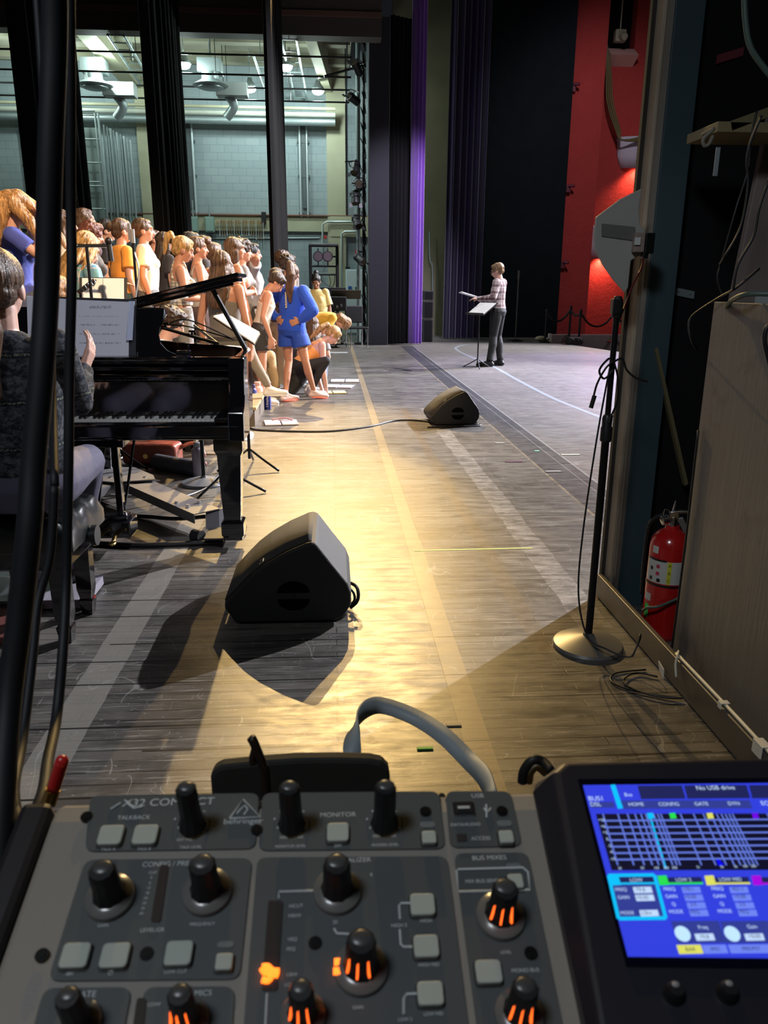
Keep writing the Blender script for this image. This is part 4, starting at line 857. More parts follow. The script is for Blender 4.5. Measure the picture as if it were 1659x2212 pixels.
# music desk: shaped black panel leaning back
bm = nb(); q = [(-.66, .30, 1.0), (-.66, .36, 1.24), (-.62, .365, 1.26), (.29, .365, 1.26), (.325, .365, 1.255), (.335, .36, 1.225), (.318, .35, 1.19), (.30, .345, 1.16), (.29, .335, 1.12), (.30, .325, 1.08), (.335, .315, 1.04), (.38, .305, 1.02), (.42, .30, 1.0)]
prism(bm, q, (0, .014, 0)); obj('music_desk', bm, PBK, pia, bev=.003)
bm = nb(); box2(bm, (-.5, .2, 1.003), (.45, .33, 1.015)); obj('desk_shelf', bm, PBK, pia, bev=.002)
bm = nb(); box2(bm, (.38, .30, 1.0), (.45, .36, 1.04)); box2(bm, (.44, .31, 1.0), (.448, .33, 1.07)); obj('desk_hinge', bm, PBK, pia, bev=.003)
# lid
ang = R(-13.6)
LM = Matrix.Translation((-.74, 0, 1.045)) @ Matrix.Rotation(ang, 4, 'Y')
P2 = [p for p in out(-.015)]
pl = [V((p.x+.74, max(p.y, .46), 0)) for p in P2]
pl = [p for i, p in enumerate(pl) if i == 0 or (p-pl[i-1]).length > .004]
bm = nb(); xf(bm, prism(bm, pl, (0, 0, .022)), LM); obj('lid', bm, PBK, pia, bev=.006)
bm = nb(); v = box2(bm, (0, .455, .024), (1.5, .86, .046)); xf(bm, v, LM); v = box2(bm, (.03, .47, -.012), (1.46, .49, .0)); xf(bm, v, LM); obj('folded_front_lid', bm, PBK, pia, bev=.006)
bm = nb(); a = V((.715, .62, 1.02)); b = LM @ V((1.32, .62, -.002)); cyl(bm, a, b, .014, n=10)
o = obj('prop_stick', bm, BLK, pia, smooth='auto')
# legs with brass caster
for x, y in ((.66, .14), (-.66, .14), (-.35, 1.36)):
    bm = nb()
    for z, w in ((.0, 0),): pass
    pr = [(.075, .64), (.075, .55), (.062, .52), (.055, .35), (.045, .16), (.060, .15), (.060, .08), (.05, .07), (.05, .05)]
    rings = [[bm.verts.new((x+sx*w, y+sy*w, z)) for sx, sy in ((-1, -1), (1, -1), (1, 1), (-1, 1))] for w, z in pr]
    for A, B in zip(rings, rings[1:]):
        for i in range(4): bm.faces.new((A[i], A[(i+1) % 4], B[(i+1) % 4], B[i]))
    bm.faces.new(rings[0]); bm.faces.new(rings[-1][::-1]); l = obj('leg', bm, PBK, pia, bev=.004)
# pedal lyre
ly = (-.02, .13)
bm = nb()
box(bm, (ly[0], ly[1], .6), (.3, .13, .06)); box(bm, (ly[0], ly[1], .13), (.30, .16, .09))
for s in (-.09, .09): box(bm, (ly[0]+s, ly[1], .38), (.035, .05, .44))
box(bm, (ly[0], ly[1], .18), (.26, .1, .03)); obj('pedal_lyre', bm, PBK, pia, bev=.006)
bm = nb()
for s in (-.08, 0, .08): tube(bm, [(ly[0]+s, ly[1]-.05, .11), (ly[0]+s, ly[1]-.12, .11), (ly[0]+s*1.1, ly[1]-.19, .10)], .011, 8, 3); sph(bm, (ly[0]+s*1.1, ly[1]-.2, .098), (.018, .03, .01), 8)
obj('pedal', bm, BRS, pia, smooth=True)
bm = nb()
for s in (-.05, .09): cyl(bm, (ly[0]+s, ly[1]+.06, .2), (ly[0]+s*1.2, ly[1]+.42, .64), .008, n=8)
obj('lyre_brace', bm, BLKM, pia)
# steel transport dolly beneath
dl = thing('piano_dolly', 'flat steel three-armed dolly under the piano', 'dolly', (-1.35, 5.05, 0))
DM = mat('grey dolly steel', (.26, .26, .27), .35, .5)
def arm(a, b, w):
    d = V((b[0]-a[0], b[1]-a[1], 0)); s = V((-d.y, d.x, 0)).normalized()*w/2
    bm = nb(); prism(bm, [V(a)+s, V(a)-s, V(b)-s, V(b)+s], (0, 0, .006)); bm2 = nb()
    for q in (1, -1): prism(bm, [V(a)+s*q, V(b)+s*q, V(b)+s*q-V((0, 0, .05)), V(a)+s*q-V((0, 0, .05))], s.normalized()*.005)
    bm2.free(); obj('arm', bm, DM, dl)
arm((-.05, .0, .16), (.62, -.78, .13), .17); arm((0, 0, .16), (-.58, -.82, .13), .17); arm((0, 0, .16), (-.2, .22, .15), .17)
bm = nb(); prism(bm, [(-.28, -.12, .168), (-.05, -.22, .168), (.2, -.16, .168), (.16, -.04, .168), (-.02, .2, .168), (-.3, .2, .168)], (0, 0, .007)); obj('centre_plate', bm, DM, dl)
for x, y in ((.72, -.93), (-.6, -.95), (-.2, .25)):
    bm = nb(); box(bm, (x, y, .048), (.17, .2, .012)); prism(bm, [(x-.11, y+.16, .13), (x-.04, y+.21, .13), (x-.03, y+.12, .05), (x-.1, y+.07, .05)], (.05, .05, 0)); obj('leg_cup', bm, mat('dark dolly steel', (.05, .05, .055), .4, .5), dl, bev=.003)
    bm = nb(); cyl(bm, (x-.16, y+.02, .036), (x-.11, y-.01, .036), .035, n=20); cyl(bm, (x+.06, y+.16, .036), (x+.1, y+.13, .036), .035, n=20); obj('caster', bm, RUB, dl, smooth='auto')
for x, y in ((-.1, -.1), (.12, -.1), (.42, -.62), (.55, -.62), (.5, -.7)): bm = nb(); cyl(bm, (x, y, .17 if y > -.2 else .145), (x, y, .18 if y > -.2 else .155), .012, n=6); obj('bolt', bm, CHR, dl)
cable([(-2.2, 4.4, .01), (-1.6, 4.55, .01), (-1.25, 4.62, .01), (-.95, 4.45, .04), (-.75, 4.32, .09)], .012, 'upper of two black cables crossing the floor under the piano')
cable([(-2.2, 4.05, .01), (-1.5, 4.12, .01), (-1.1, 4.05, .012), (-.8, 4.06, .012), (-.62, 4.08, .012)], .015, 'lower, thicker black cable on the floor under the piano')
cable([(-1.9, 5.2, .008), (-1.3, 5.1, .008), (-1.05, 5.05, .008), (-.9, 5.3, .008), (-.85, 5.42, .05), (-.8, 5.5, .1)], .006, 'thin pale cable looping near the round mic base', mat('pale cable', (.4, .4, .42), .5))
# things standing behind the piano
t = thing('leather_bag', 'reddish brown leather bag on the floor behind the piano', 'bag', (-1.45, 6.15, 0), R(-8))
LE = mat('brown leather', (.22, .05, .03), .4, bump=(30, .4))
bm = nb(); box(bm, (0, 0, .09), (.44, .2, .17)); obj('body', bm, LE, t, bev=.035, seg=4)
bm = nb(); tube(bm, [(.2, 0, .12), (.32, .05, .16), (.42, 0, .08), (.36, -.05, .02), (.46, -.1, .03)], .016, 8); obj('strap', bm, LE, t, smooth=True)
bm = nb(); cyl(bm, (-.02, -.11, .08), (-.02, -.1, .08), .02, n=10); obj('buckle', bm, BRS, t)
t = thing('bundle_blanket', 'dark rolled cloth on the floor behind the dolly', 'cloth', (-1.18, 5.75, 0)); t.name = 'rolled_cloth'
bm = nb(); tube(bm, [(-.2, .2, .06), (0, .05, .06), (.14, -.05, .06)], .06, 16); obj('roll', bm, mat('dark rolled cloth', (.035, .035, .045), .7, bump=(25, .7)), t, smooth=True)
bottle(428, 1032, .045, .26, mat('smoky bottle', (.30, .26, .30), .2), mat('grey cap', (.3, .3, .32), .4), 'smoky translucent bottle behind the piano by the mic base')
micstand(-.94, 5.46, 1.12, .16, 'round-base microphone stand directly behind the piano', .6, BLKM, mat('dusty grey base', (.22, .23, .25), .4, .2))
bm = nb(); a, b, c_ = fy(470, 742, 5.0), fy(420, 733, 4.9), fy(345, 706, 4.8)
cyl(bm, V((-.94, 5.46, 1.11)), a, .009); cyl(bm, a, c_, .011, n=10); cyl(bm, c_, c_+(c_-a).normalized()*.1, .014, n=10)
for k in (.45, .9): q = a.lerp(c_, k); box(bm, q+V((0, 0, .02)), (.012, .012, .03)); cyl(bm, q+V((-.02, 0, .03)), q+V((.02, 0, .03)), .006)
for k in (0, 1): tube(bm, [a.lerp(c_, .9)+V((0, .02, .02)), a.lerp(c_, .5)+V((0, .02, .09-.04*k)), a+V((.1, .05, .02))], .004, 6)
one('boom_microphone', bm, BLKM, 'black boom microphone reaching over the open piano strings', 'microphone', smooth='auto')
q = V((-.66, 5.93, 0))
t = musicstand((q.x, q.y, 0), R(0), 0, .97, 'music stand with splayed feet beside the piano, holding a white score', .05, .03)
bm = nb(); Q_ = [fy(460, 682, 5.98)-q, fy(486, 676, 6.14)-q, fy(562, 718, 5.98)-q, fy(550, 741, 5.78)-q]; prism(bm, [v-V((0, 0, .02)) for v in Q_], (0, 0, .01)); obj('desk', bm, BLK, t)
bm = nb(); c_ = sum(Q_, V())/4; prism(bm, [c_+(v-c_)*.97-V((0, 0, .008)) for v in Q_], (0, 0, .01)); o = one('sheet_music', bm, WHT, 'white open score slanting on the stand beside the piano', 'sheet music'); o.location = q
t = musicstand((-.74, 5.22, 0), R(20), 30, .93, 'dark music stand hidden behind the piano leg', .3, .2)
# score on the piano desk
t = thing('music_binder', 'large open white score binder on the piano music desk', 'sheet music', (-1.345, 4.188, 1.016))
bm = nb(); prism(bm, [(-.24, .0, 0), (.31, .0, 0), (.315, .075, .285), (-.24, .075, .30)], (0, .01, 0)); obj('cover', bm, mat('navy binder', (.015, .016, .025), .5), t)
n = NT('printed score page', .6); X_, Z_ = n.xyz(0), n.xyz(2)
ln = n.math('FRACT', n.math('MULTIPLY', Z_, 22)); st = n.band(ln, .34, .52)
ntz = n.noise(170, (1, 1, .4), 2); k_ = n.math('MULTIPLY', st, n.math('GREATER_THAN', ntz, .5)); k_ = n.math('MULTIPLY', k_, n.band(Z_, .03, .20)); k_ = n.math('MULTIPLY', k_, n.band(X_, .025, .235))
k2 = n.math('MULTIPLY', n.math('MULTIPLY', n.band(Z_, .238, .252), n.band(X_, .08, .19)), n.math('GREATER_THAN', n.noise(260, (1, 1, .5), 2), .48))
c = n.mix(n.math('MULTIPLY', n.math('ADD', k_, k2), .6), (.75, .76, .84), (.12, .12, .14)); pg = n.col(c)
bm = nb(); prism(bm, [(.0, -.012, .0), (.275, -.012, .0), (.285, .060, .272), (.0, .060, .282)], (0, .008, 0)); obj('right_page', bm, pg, t)
bm = nb(); prism(bm, [(-.235, -.012, .0), (.0, -.012, .0), (.0, .060, .282), (-.235, .060, .30)], (0, .008, 0)); obj('left_page', bm, mat('page white', (.74, .75, .82), .6), t)
bm = nb(); prism(bm, [(.27, -.004, .08), (.30, -.004, .08), (.31, .066, .276), (.28, .066, .276)], (0, .004, 0)); obj('page_tab', bm, mat('pale blue page', (.6, .66, .85), .6), t)
# tufted bench
t = thing('piano_bench', 'black tufted leather piano bench under the pianist', 'bench', (-1.46, 3.03, 0))
LB = mat('black leather', (.012, .013, .014), .28, coat=.25)
bm = nb(); W, D = .94, .42; nx, ny = 72, 34
g = []
for j in range(ny+1):
    row = []
    for i in range(nx+1):
        u, v = i/nx, j/ny; e = min(u, 1-u)*W; f_ = min(v, 1-v)*D
        rx = min(1, e/.05); ry = min(1, f_/.05); ro = math.sqrt(max(0, 1-(1-rx)**2))*math.sqrt(max(0, 1-(1-ry)**2))
        a_ = u*6*math.pi; b_ = v*3*math.pi
        tuft = abs(math.sin(a_/1))*abs(math.sin(b_)) if True else 0
        q = (math.sin(a_+b_))**2*(math.sin(a_-b_))**2
        row.append(bm.verts.new(((u-.5)*W, (v-.5)*D, .455+.065*ro+.022*ro*q**.35)))
    g.append(row)
for j in range(ny):
    for i in range(nx): bm.faces.new((g[j][i], g[j][i+1], g[j+1][i+1], g[j+1][i]))
rim = [g[0][i] for i in range(nx+1)]+[g[j][nx] for j in range(1, ny+1)]+[g[ny][i] for i in range(nx-1, -1, -1)]+[g[j][0] for j in range(ny-1, 0, -1)]
lo = [bm.verts.new((v.co.x, v.co.y, .40)) for v in rim]
for i in range(len(rim)): j = (i+1) % len(rim); bm.faces.new((rim[i], rim[j], lo[j], lo[i]))
bm.faces.new(lo); obj('cushion', bm, LB, t, smooth='auto')
bm = nb(); box(bm, (0, 0, .36), (.86, .36, .09)); obj('apron', bm, PBK, t, bev=.008)
bm = nb(); cyl(bm, (.43, 0, .40), (.48, 0, .40), .03, n=16); cyl(bm, (.48, 0, .40), (.50, 0, .40), .042, n=16); obj('adjustment_knob', bm, BLK, t, smooth='auto')
for x, y in ((.385, .14), (.385, -.14), (-.385, .14), (-.385, -.14)):
    bm = nb(); pr = [(.034, .36), (.032, .12), (.024, .075), (.031, .07), (.022, .0)]
    rings = [[bm.verts.new((x+sx*w, y+sy*w, z)) for sx, sy in ((-1, -1), (1, -1), (1, 1), (-1, 1))] for w, z in pr]
    for A, B in zip(rings, rings[1:]):
        for i in range(4): bm.faces.new((A[i], A[(i+1) % 4], B[(i+1) % 4], B[i]))
    bm.faces.new(rings[0]); bm.faces.new(rings[-1][::-1]); obj('leg', bm, PBK, t, bev=.003)
p = fz(120, 1265); bm = nb(); box(bm, (-1.35, 3.35, .03), (.5, .3, .04)); tag(obj('floor_book', bm, mat('grey magazine', (.3, .28, .33), .4), None), 'grey magazine on the floor under the bench', 'magazine')
bm = nb(); q = fz(20, 1360); box(bm, (q.x-.1, q.y+.05, .02), (.35, .4, .03)); one('red_folder', bm, mat('dull red folder', (.12, .035, .03), .6), 'dull red folder on the floor at the left frame edge', 'folder', bev=.003)
# microphones and band gear beyond the piano
def boomstand(x, y, h, label):
    t = thing('microphone_stand', label, 'microphone stand', (x, y, 0))
    bm = nb()
    for a in (80, 200, 320): tube(bm, [(0, 0, .16), (.3*math.cos(R(a)), .3*math.sin(R(a)), .01)], .009, 8, 0)
    obj('tripod_base', bm, BLKM, t)
    bm = nb(); cyl(bm, (0, 0, .1), (0, 0, h), .011, n=12); obj('pole', bm, BLKM, t); return t
q = fy(187, 532, 5.68); t = boomstand(q.x, 5.68, q.z, 'boom microphone stand with a level pale arm above the white score')
bm = nb(); a, b = fy(168, 531, 5.68)-t.location, fy(236, 531, 5.68)-t.location; cyl(bm, a, b, .012, n=12); cyl(bm, a-V((.01, 0, 0)), a, .016, n=12); obj('boom_arm', bm, CHR, t)
bm = nb(); cyl(bm, b+V((0, 0, .02)), b+V((.005, 0, -.10)), .016, .02, 14); sph(bm, b+V((0, 0, .03)), .026); obj('microphone', bm, BLK, t, smooth='auto')
q = fy(285, 495, 6.3); t = boomstand(q.x, 6.3, q.z, 'upright microphone stand in front of the orange T-shirt singer')
bm = nb(); cyl(bm, (0, 0, q.z-.1), (0, 0, q.z), .018); tube(bm, [(0, 0, q.z-.15), (.03, -.02, q.z-.3), (-.01, -.02, q.z-.5)], .006, 6); box(bm, (-.02, 0, q.z-.02), (.02, .03, .12)); obj('microphone', bm, mat('silver mic', (.5, .5, .5), .35, .7), t, smooth='auto')
q = fy(224, 640, 6.0); t = musicstand((q.x, 6.0, 0), R(4), 66, q.z-.0, 'black music stand by the guitarist holding an open white score', .34, .20, 'warm lit open score propped behind the piano')
t = thing('guitar', 'wooden guitar held low by the standing player in plaid', 'guitar', fy(178, 610, 5.95))
bm = nb(); prism(bm, [(-.05, 0, -.06), (.08, 0, .03), (.09, 0, .02), (.09, .04, .02), (-.03, .04, -.10)], (0, .02, .0)); obj('neck', bm, mat('fingerboard', (.04, .03, .03), .5), t)
bm = nb()
for k in range(7): a = V((-.05+k*.022, -.004, -.065+k*.0155)); cyl(bm, a, a+V((.015, 0, -.03)), .0015, n=5)
obj('fret', bm, CHR, t)
bm = nb(); sph(bm, (-.32, .05, -.28), (.15, .045, .17), 16); sph(bm, (-.2, .05, -.18), (.10, .045, .12), 16); obj('body', bm, mat('guitar maple', (.5, .3, .1), .25, coat=.5), t, smooth=True)
# ================================================================ PEOPLE
def remesh(bm, vox, sm=2):
    me = bpy.data.meshes.new('tmp'); bmesh.ops.recalc_face_normals(bm, faces=bm.faces[:]); bm.to_mesh(me); bm.free()
    def mods(o):
        r = o.modifiers.new('r', 'REMESH'); r.mode = 'VOXEL'; r.voxel_size = vox; r.use_smooth_shade = True
        s = o.modifiers.new('s', 'SMOOTH'); s.iterations = sm; s.factor = .5
    m2 = baked(me, [mods]); bpy.data.meshes.remove(me); return m2
def child(name, me, m, parent):
    me.name = name; o = bpy.data.objects.new(name, me); COL.objects.link(o); me.materials.clear(); me.materials.append(m); o.parent = parent
    for p in me.polygons: p.use_smooth = True
    return o
def chain(bm, pts, rad, n=12):
    for i, (p, r) in enumerate(zip(pts, rad)):
        sph(bm, p, r, max(6, n//2))
        if i: cyl(bm, pts[i-1], p, rad[i-1]*.985, r*.985, n)
def loft(bm, secs, M=None, n=24):            # (z, rx, ry, x, y)
    rings = []
    for (z, rx, ry, x, y) in secs: rings.append([bm.verts.new((x+rx*math.cos(2*math.pi*i/n), y+ry*math.sin(2*math.pi*i/n), z)) for i in range(n)])
    for a, b in zip(rings, rings[1:]):
        for i in range(n): bm.faces.new((a[i], a[(i+1) % n], b[(i+1) % n], b[i]))
    bm.faces.new(rings[0][::-1]); bm.faces.new(rings[-1])
    if M is not None: xf(bm, [v for r in rings for v in r], M)
def skinm(k):
    c = {'fair': (.52, .27, .19), 'tan': (.42, .20, .125), 'brown': (.26, .12, .07), 'pale': (.58, .34, .26)}[k]
    m = mat('skin '+k, c, .5, var=.06, vs=12); m.node_tree.nodes['Principled BSDF'].inputs['Subsurface Weight'].default_value = .08; m.node_tree.nodes['Principled BSDF'].inputs['Subsurface Radius'].default_value = (.02, .008, .004); return m
HC = {'blond': (.42, .24, .08), 'ginger': (.42, .22, .08), 'brown': (.09, .045, .022), 'darkb': (.035, .018, .010), 'black': (.010, .007, .007), 'red': (.13, .035, .018), 'light': (.26, .14, .06), 'sandy': (.20, .12, .06)}
def hairm(k):
    nm = 'hair '+k
    if nm in _m: return _m[nm]
    n = NT(nm, .42, .5); g = n.noise(70, (1, 1, .10), 4, .75); c = HC[k]
    n.col(n.mix(n.ramp(g, [(.40, (0, 0, 0)), (.62, (1, 1, 1))]), tuple(v*.45 for v in c), tuple(min(1, v*1.6) for v in c))); n.bump(g, .9, .015); _m[nm] = n.m; return n.m
def plaidm(nm, base, lines, sc):
    if nm in _m: return _m[nm]
    n = NT(nm, .8, .2); c = n.mix(.0, base, base)
    for ax, per, w_, colr, f in lines:
        v = n.xyz(ax); k = n.math('LESS_THAN', n.math('FRACT', n.math('MULTIPLY', v, 1/per)), w_); c = n.mix(n.math('MULTIPLY', k, f), c, colr)
    n.col(c); _m[nm] = n.m; return n.m
def knitm():
    n = NT('grey patterned knit', .9, .1); z = n.xyz(2)
    fr = n.math('FRACT', n.math('MULTIPLY', z, 6.2)); sp_ = n.noise(95, det=3, rough=.8); sp2 = n.noise(22, (1, 1, 1.5), 5, .75)
    c = n.mix(n.ramp(sp2, [(.45, (0, 0, 0)), (.58, (1, 1, 1))]), (.016, .018, .024), (.085, .088, .098))
    c = n.mix(n.math('MULTIPLY', n.band(fr, .0, .12), .8), c, (.010, .012, .02)); c = n.mix(n.math('MULTIPLY', n.math('MULTIPLY', n.band(fr, .04, .09), n.math('GREATER_THAN', sp_, .5)), .9), c, (.16, .18, .13))
    c = n.mix(n.ramp(sp_, [(.58, (0, 0, 0)), (.75, (.6, .6, .6))]), c, (.14, .14, .16)); n.col(c); n.bump(sp_, .6, .01); return n.m
def hand(bm, w, d, nrm, side, curl=.5, spread=.12, s=1, point=False):
    """w wrist, d direction of the fingers, nrm back-of-hand normal, side = +1/-1 thumb side along cross"""
    d = d.normalized(); nrm = (nrm-d*nrm.dot(d)).normalized(); x = d.cross(nrm).normalized()*side
    for k in range(4):
        b0 = w+d*.012*s+x*((k-1.5)*.012*s); b1 = w+d*.078*s+x*((k-1.5)*.020*s); chain(bm, [b0, b1], [.016*s, .0135*s], 8)
    L = (.038, .044, .041, .032)
    for k in range(4):
        p = w+d*.08*s+x*((k-1.5)*.0215*s); dd = (d-x*(k-1.5)*-spread).normalized(); pts = [p]; cu = 0
        for j in range(3):
            cu += curl*(.55+.1*j) if not (point and k == 3) else .1
            v = dd*math.cos(cu)-nrm*math.sin(cu); p = p+v*L[3-k if False else k]*s*(1-.2*j)*.86; pts.append(p)
        chain(bm, pts, [.0098*s, .0092*s, .0088*s, .0078*s], 8)
    t0 = w+d*.022*s+x*.026*s; t1 = t0+(d*.55+x*.75-nrm*.25).normalized()*.034*s; t2 = t1+(d*.85+x*.35-nrm*.4*curl*2).normalized()*.03*s; t3 = t2+(d*.9+x*.05-nrm*.5*curl*2).normalized()*.026*s
    chain(bm, [t0, t1, t2, t3], [.015*s, .012*s, .0108*s, .009*s], 8)
ARMS = {                                        # elbow, wrist, finger direction, back-of-hand normal for the right side (+x); left mirrored
 'down': ((.225, -.03, 1.10), (.235, .03, .86), (0, .12, -1), (1, 0, 0)),
 'downf': ((.22, -.02, 1.10), (.21, .12, .88), (0, .3, -1), (1, 0, 0)),
 'hips': ((.36, -.10, 1.16), (.165, -.09, 1.02), (-.7, -.35, -.25), (.3, -.9, 0)),
 'cross': ((.235, .03, 1.12), (.04, .19, 1.14), (-1, .15, .05), (0, 1, .2)),
 'front': ((.22, .02, 1.11), (.13, .24, 1.10), (-.35, .9, .1), (.2, .1, 1)),
 'hold': ((.23, .03, 1.12), (.10, .26, 1.16), (-.5, .8, .2), (.8, .3, .3)),
 'face': ((.24, .16, 1.22), (.10, .17, 1.43), (-.3, .1, 1), (0, 1, 0)),
 'neck': ((.33, .02, 1.50), (.12, -.07, 1.47), (-.8, -.3, .1), (0, -1, .2)),
 'reach': ((.20, .22, 1.22), (.12, .45, 1.10), (-.1, 1, -.3), (.1, .3, 1)),
}
def person(label, loc, h, rz, skin='fair', hair=('short', 'brown'), top=('tee', (.5, .5, .5)), bot=('pants', (.05, .05, .06)), shoe=(.6, .6, .6), sole=None,
           arms=('down', 'down'), bend=0, nod=0, turn=0, lean=0, tw=0, fem=True, vox=.012, pel=None, legs=None, face=True, group=None, topmat=None, cat='person', tuck=0, width=1, sk=None):
    s = h/1.68; t = thing('person', label, cat, loc, R(rz), group); pelv = V(pel) if pel else V((0, 0, .90))
    U = Matrix.Translation(pelv) @ Matrix.Rotation(R(tw), 4, 'Z') @ Matrix.Rotation(R(lean), 4, 'Y') @ Matrix.Rotation(-R(bend), 4, 'X') @ Matrix.Translation((0, 0, -.90))
    S = Matrix.Scale(s, 4)
    H = U @ Matrix.Translation((0, -.01, 1.44)) @ Matrix.Rotation(R(turn), 4, 'Z') @ Matrix.Rotation(-R(nod), 4, 'X') @ Matrix.Translation((0, .01, -1.44))
    fw = 1 if fem else 1.1
    # joints
    J = {}
    for sd, q in (('R', 1), ('L', -1)):
        J['sh'+sd] = V((q*.158*fw, -.01, 1.365)); a = arms[0 if sd == 'R' else 1]
        if isinstance(a, str): e, w, d, nn = [V(v) for v in ARMS[a]]; e.x *= q; w.x *= q; d.x *= q; nn.x *= q
        else: e, w, d, nn = [V(v) for v in a]
        J['el'+sd], J['wr'+sd], J['hd'+sd], J['hn'+sd] = e, w, d, nn
        lg = (legs or {}).get(sd)
        hip, kn, an, toe = V((q*.088, 0, .90)), V((q*.10, .012, .49)), V((q*.105, -.02, .085)), V((q*.125, .15, .03))
        if lg: kn, an, toe = [V(v) for v in lg]; hip = pelv+V((q*.088, 0, 0))
        elif pel: hip = pelv+V((q*.088, 0, 0))
        J['hip'+sd], J['kn'+sd], J['an'+sd], J['toe'+sd] = hip, kn, an, toe
    up = lambda v: U @ V(v)
    UR = U.to_3x3()
    hipw = .165 if fem else .158
    TS = [(.84, hipw*.85, .10, 0, 0), (.90, hipw, .112, 0, -.01), (.97, hipw*.93, .10, 0, -.005), (1.06, .122*fw*width, .088*width, 0, 0), (1.15, .128*fw*width, .092*width, 0, .003), (1.25, .145*fw, .105, 0, .012), (1.33, .155*fw, .088, 0, .0), (1.385, .125*fw, .066, 0, -.01), (1.42, .058, .055, 0, -.012)]
    # ---- body
    bm = nb(); loft(bm, TS, U)
    chain(bm, [up((0, -.012, 1.40)), H @ V((0, 0, 1.50))], [.054*fw, .050*fw])
    if fem:
        for q in (-1, 1): sph(bm, up((q*.065, .075, 1.235)), .058, 8)
    hs = bm
    sph(hs, (0, -.008, 1.592), (.073, .092, .088), 10, H); sph(hs, (0, .028, 1.545), (.060, .066, .082), 10, H); sph(hs, (0, .055, 1.492), (.036, .034, .026), 8, H)
    sph(hs, (0, .084, 1.600), (.048, .014, .014), 6, H)
    for k in range(4): sph(hs, (0, .094+k*.0055, 1.572-k*.012), .0105+k*.0012, 5, H)
    for q in (-1, 1):
        sph(hs, (q*.074, -.006, 1.552), (.010, .021, .031), 6, H); sph(hs, (q*.034, .06, 1.545), (.026, .026, .022), 6, H); sph(hs, (q*.012, .108, 1.538), (.008, .008, .007), 5, H)
    sph(hs, (0, .088, 1.512), (.02, .010, .012), 6, H)
    for sd, q in (('R', 1), ('L', -1)):
        sh, e, w = up(J['sh'+sd]), up(J['el'+sd]), up(J['wr'+sd]); m1 = sh.lerp(e, .35); m2 = e.lerp(w, .3)
        chain(bm, [sh, m1, e, m2, w], [.050*fw, .043*fw, .034*fw, .036*fw, .024*fw])
        hd, hn = UR @ J['hd'+sd], UR @ J['hn'+sd]
        hand(bm, w, hd, hn, 1 if hd.cross(hn).dot(UR @ V((-q, .6, .25))) > 0 else -1, curl=.45, s=.95*fw)
        hp, kn, an, toe = J['hip'+sd], J['kn'+sd], J['an'+sd], J['toe'+sd]
        chain(bm, [hp, hp.lerp(kn, .25), hp.lerp(kn, .6), kn, kn.lerp(an, .33)+V((0, -.012, 0)), an.lerp(kn, .25), an], [.085, .083, .066, .050, .052, .036, .034])
        chain(bm, [an, toe], [.034, .024])
    me = remesh(bm, vox, 2); me.transform(S); child('body', me, sk or skinm(skin), t)
    # ---- face
    if face:
        hm = hairm(hair[1]) if hair else BLK
        for q in (-1, 1):
            bm = nb(); sph(bm, (q*.029, .090, 1.572), (.0125, .007, .0065), 6, H); sph(bm, (q*.029, .0955, 1.572), (.0052, .003, .0058), 6, H); xf(bm, bm.verts, S)
            o = obj('eye', bm, mat('eye white', (.5, .45, .42), .3), t, smooth=True); o.data.materials.append(mat('iris', (.02, .012, .008), .2))
            nn_ = len(o.data.polygons)//2
            for p in o.data.polygons[nn_:]: p.material_index = 1
            bm = nb(); sph(bm, (q*.030, .096, 1.590), (.017, .004, .0035), 5, H); xf(bm, bm.verts, S); obj('eyebrow', bm, hm, t, smooth=True)
        bm = nb(); sph(bm, (0, .098, 1.513), (.021, .006, .004), 6, H); sph(bm, (0, .096, 1.505), (.017, .007, .005), 6, H); xf(bm, bm.verts, S); obj('mouth', bm, mat('lips', (.38, .12, .10), .4), t, smooth=True)
    # ---- hair
    if hair:
        st, hc = hair[:2]; bm = nb(); amp = .004; tail = None
        if st in ('short', 'curly', 'crop'):
            r = .006 if st == 'short' else .018 if st == 'curly' else .002
            sph(bm, (0, -.018, 1.602), (.078+r, .094+r, .088+r), 12); sph(bm, (0, -.055, 1.55), (.062+r*.6, .048+r*.6, .05), 10); sph(bm, (0, .045, 1.652), (.05+r, .036+r, .026+r), 8)
            if st == 'curly': amp = .016
            if st == 'short': amp = .009
        else:
            sph(bm, (0, -.018, 1.602), (.083, .100, .094), 12); sph(bm, (0, .035, 1.650), (.055, .046, .034), 8); sph(bm, (0, -.05, 1.545), (.070, .056, .055), 10)
            if st == 'long':
                L_ = hair[2] if len(hair) > 2 else 1.22
                loft(bm, [(L_, .05, .022, 0, -.13), (L_+.06, .085, .032, 0, -.13), (1.38, .105, .045, 0, -.105), (1.45, .10, .055, 0, -.075), (1.55, .088, .075, 0, -.035), (1.62, .07, .07, 0, -.02)])
                for q in (-1, 1): chain(bm, [V((q*.072, .02, 1.58)), V((q*.088, .0, 1.48)), V((q*.10, -.02, 1.38))], [.024, .030, .022], 8)
                amp = .009
            if st == 'bob':
                loft(bm, [(1.43, .075, .06, 0, -.04), (1.46, .092, .078, 0, -.035), (1.54, .092, .082, 0, -.03), (1.62, .075, .075, 0, -.02)]); amp = .005
            if st == 'bun': sph(bm, (0, -.125, 1.60), (.042, .038, .042), 10); amp = .005
            if st == 'topbun': sph(bm, (0, -.09, 1.70), (.045, .045, .04), 10)
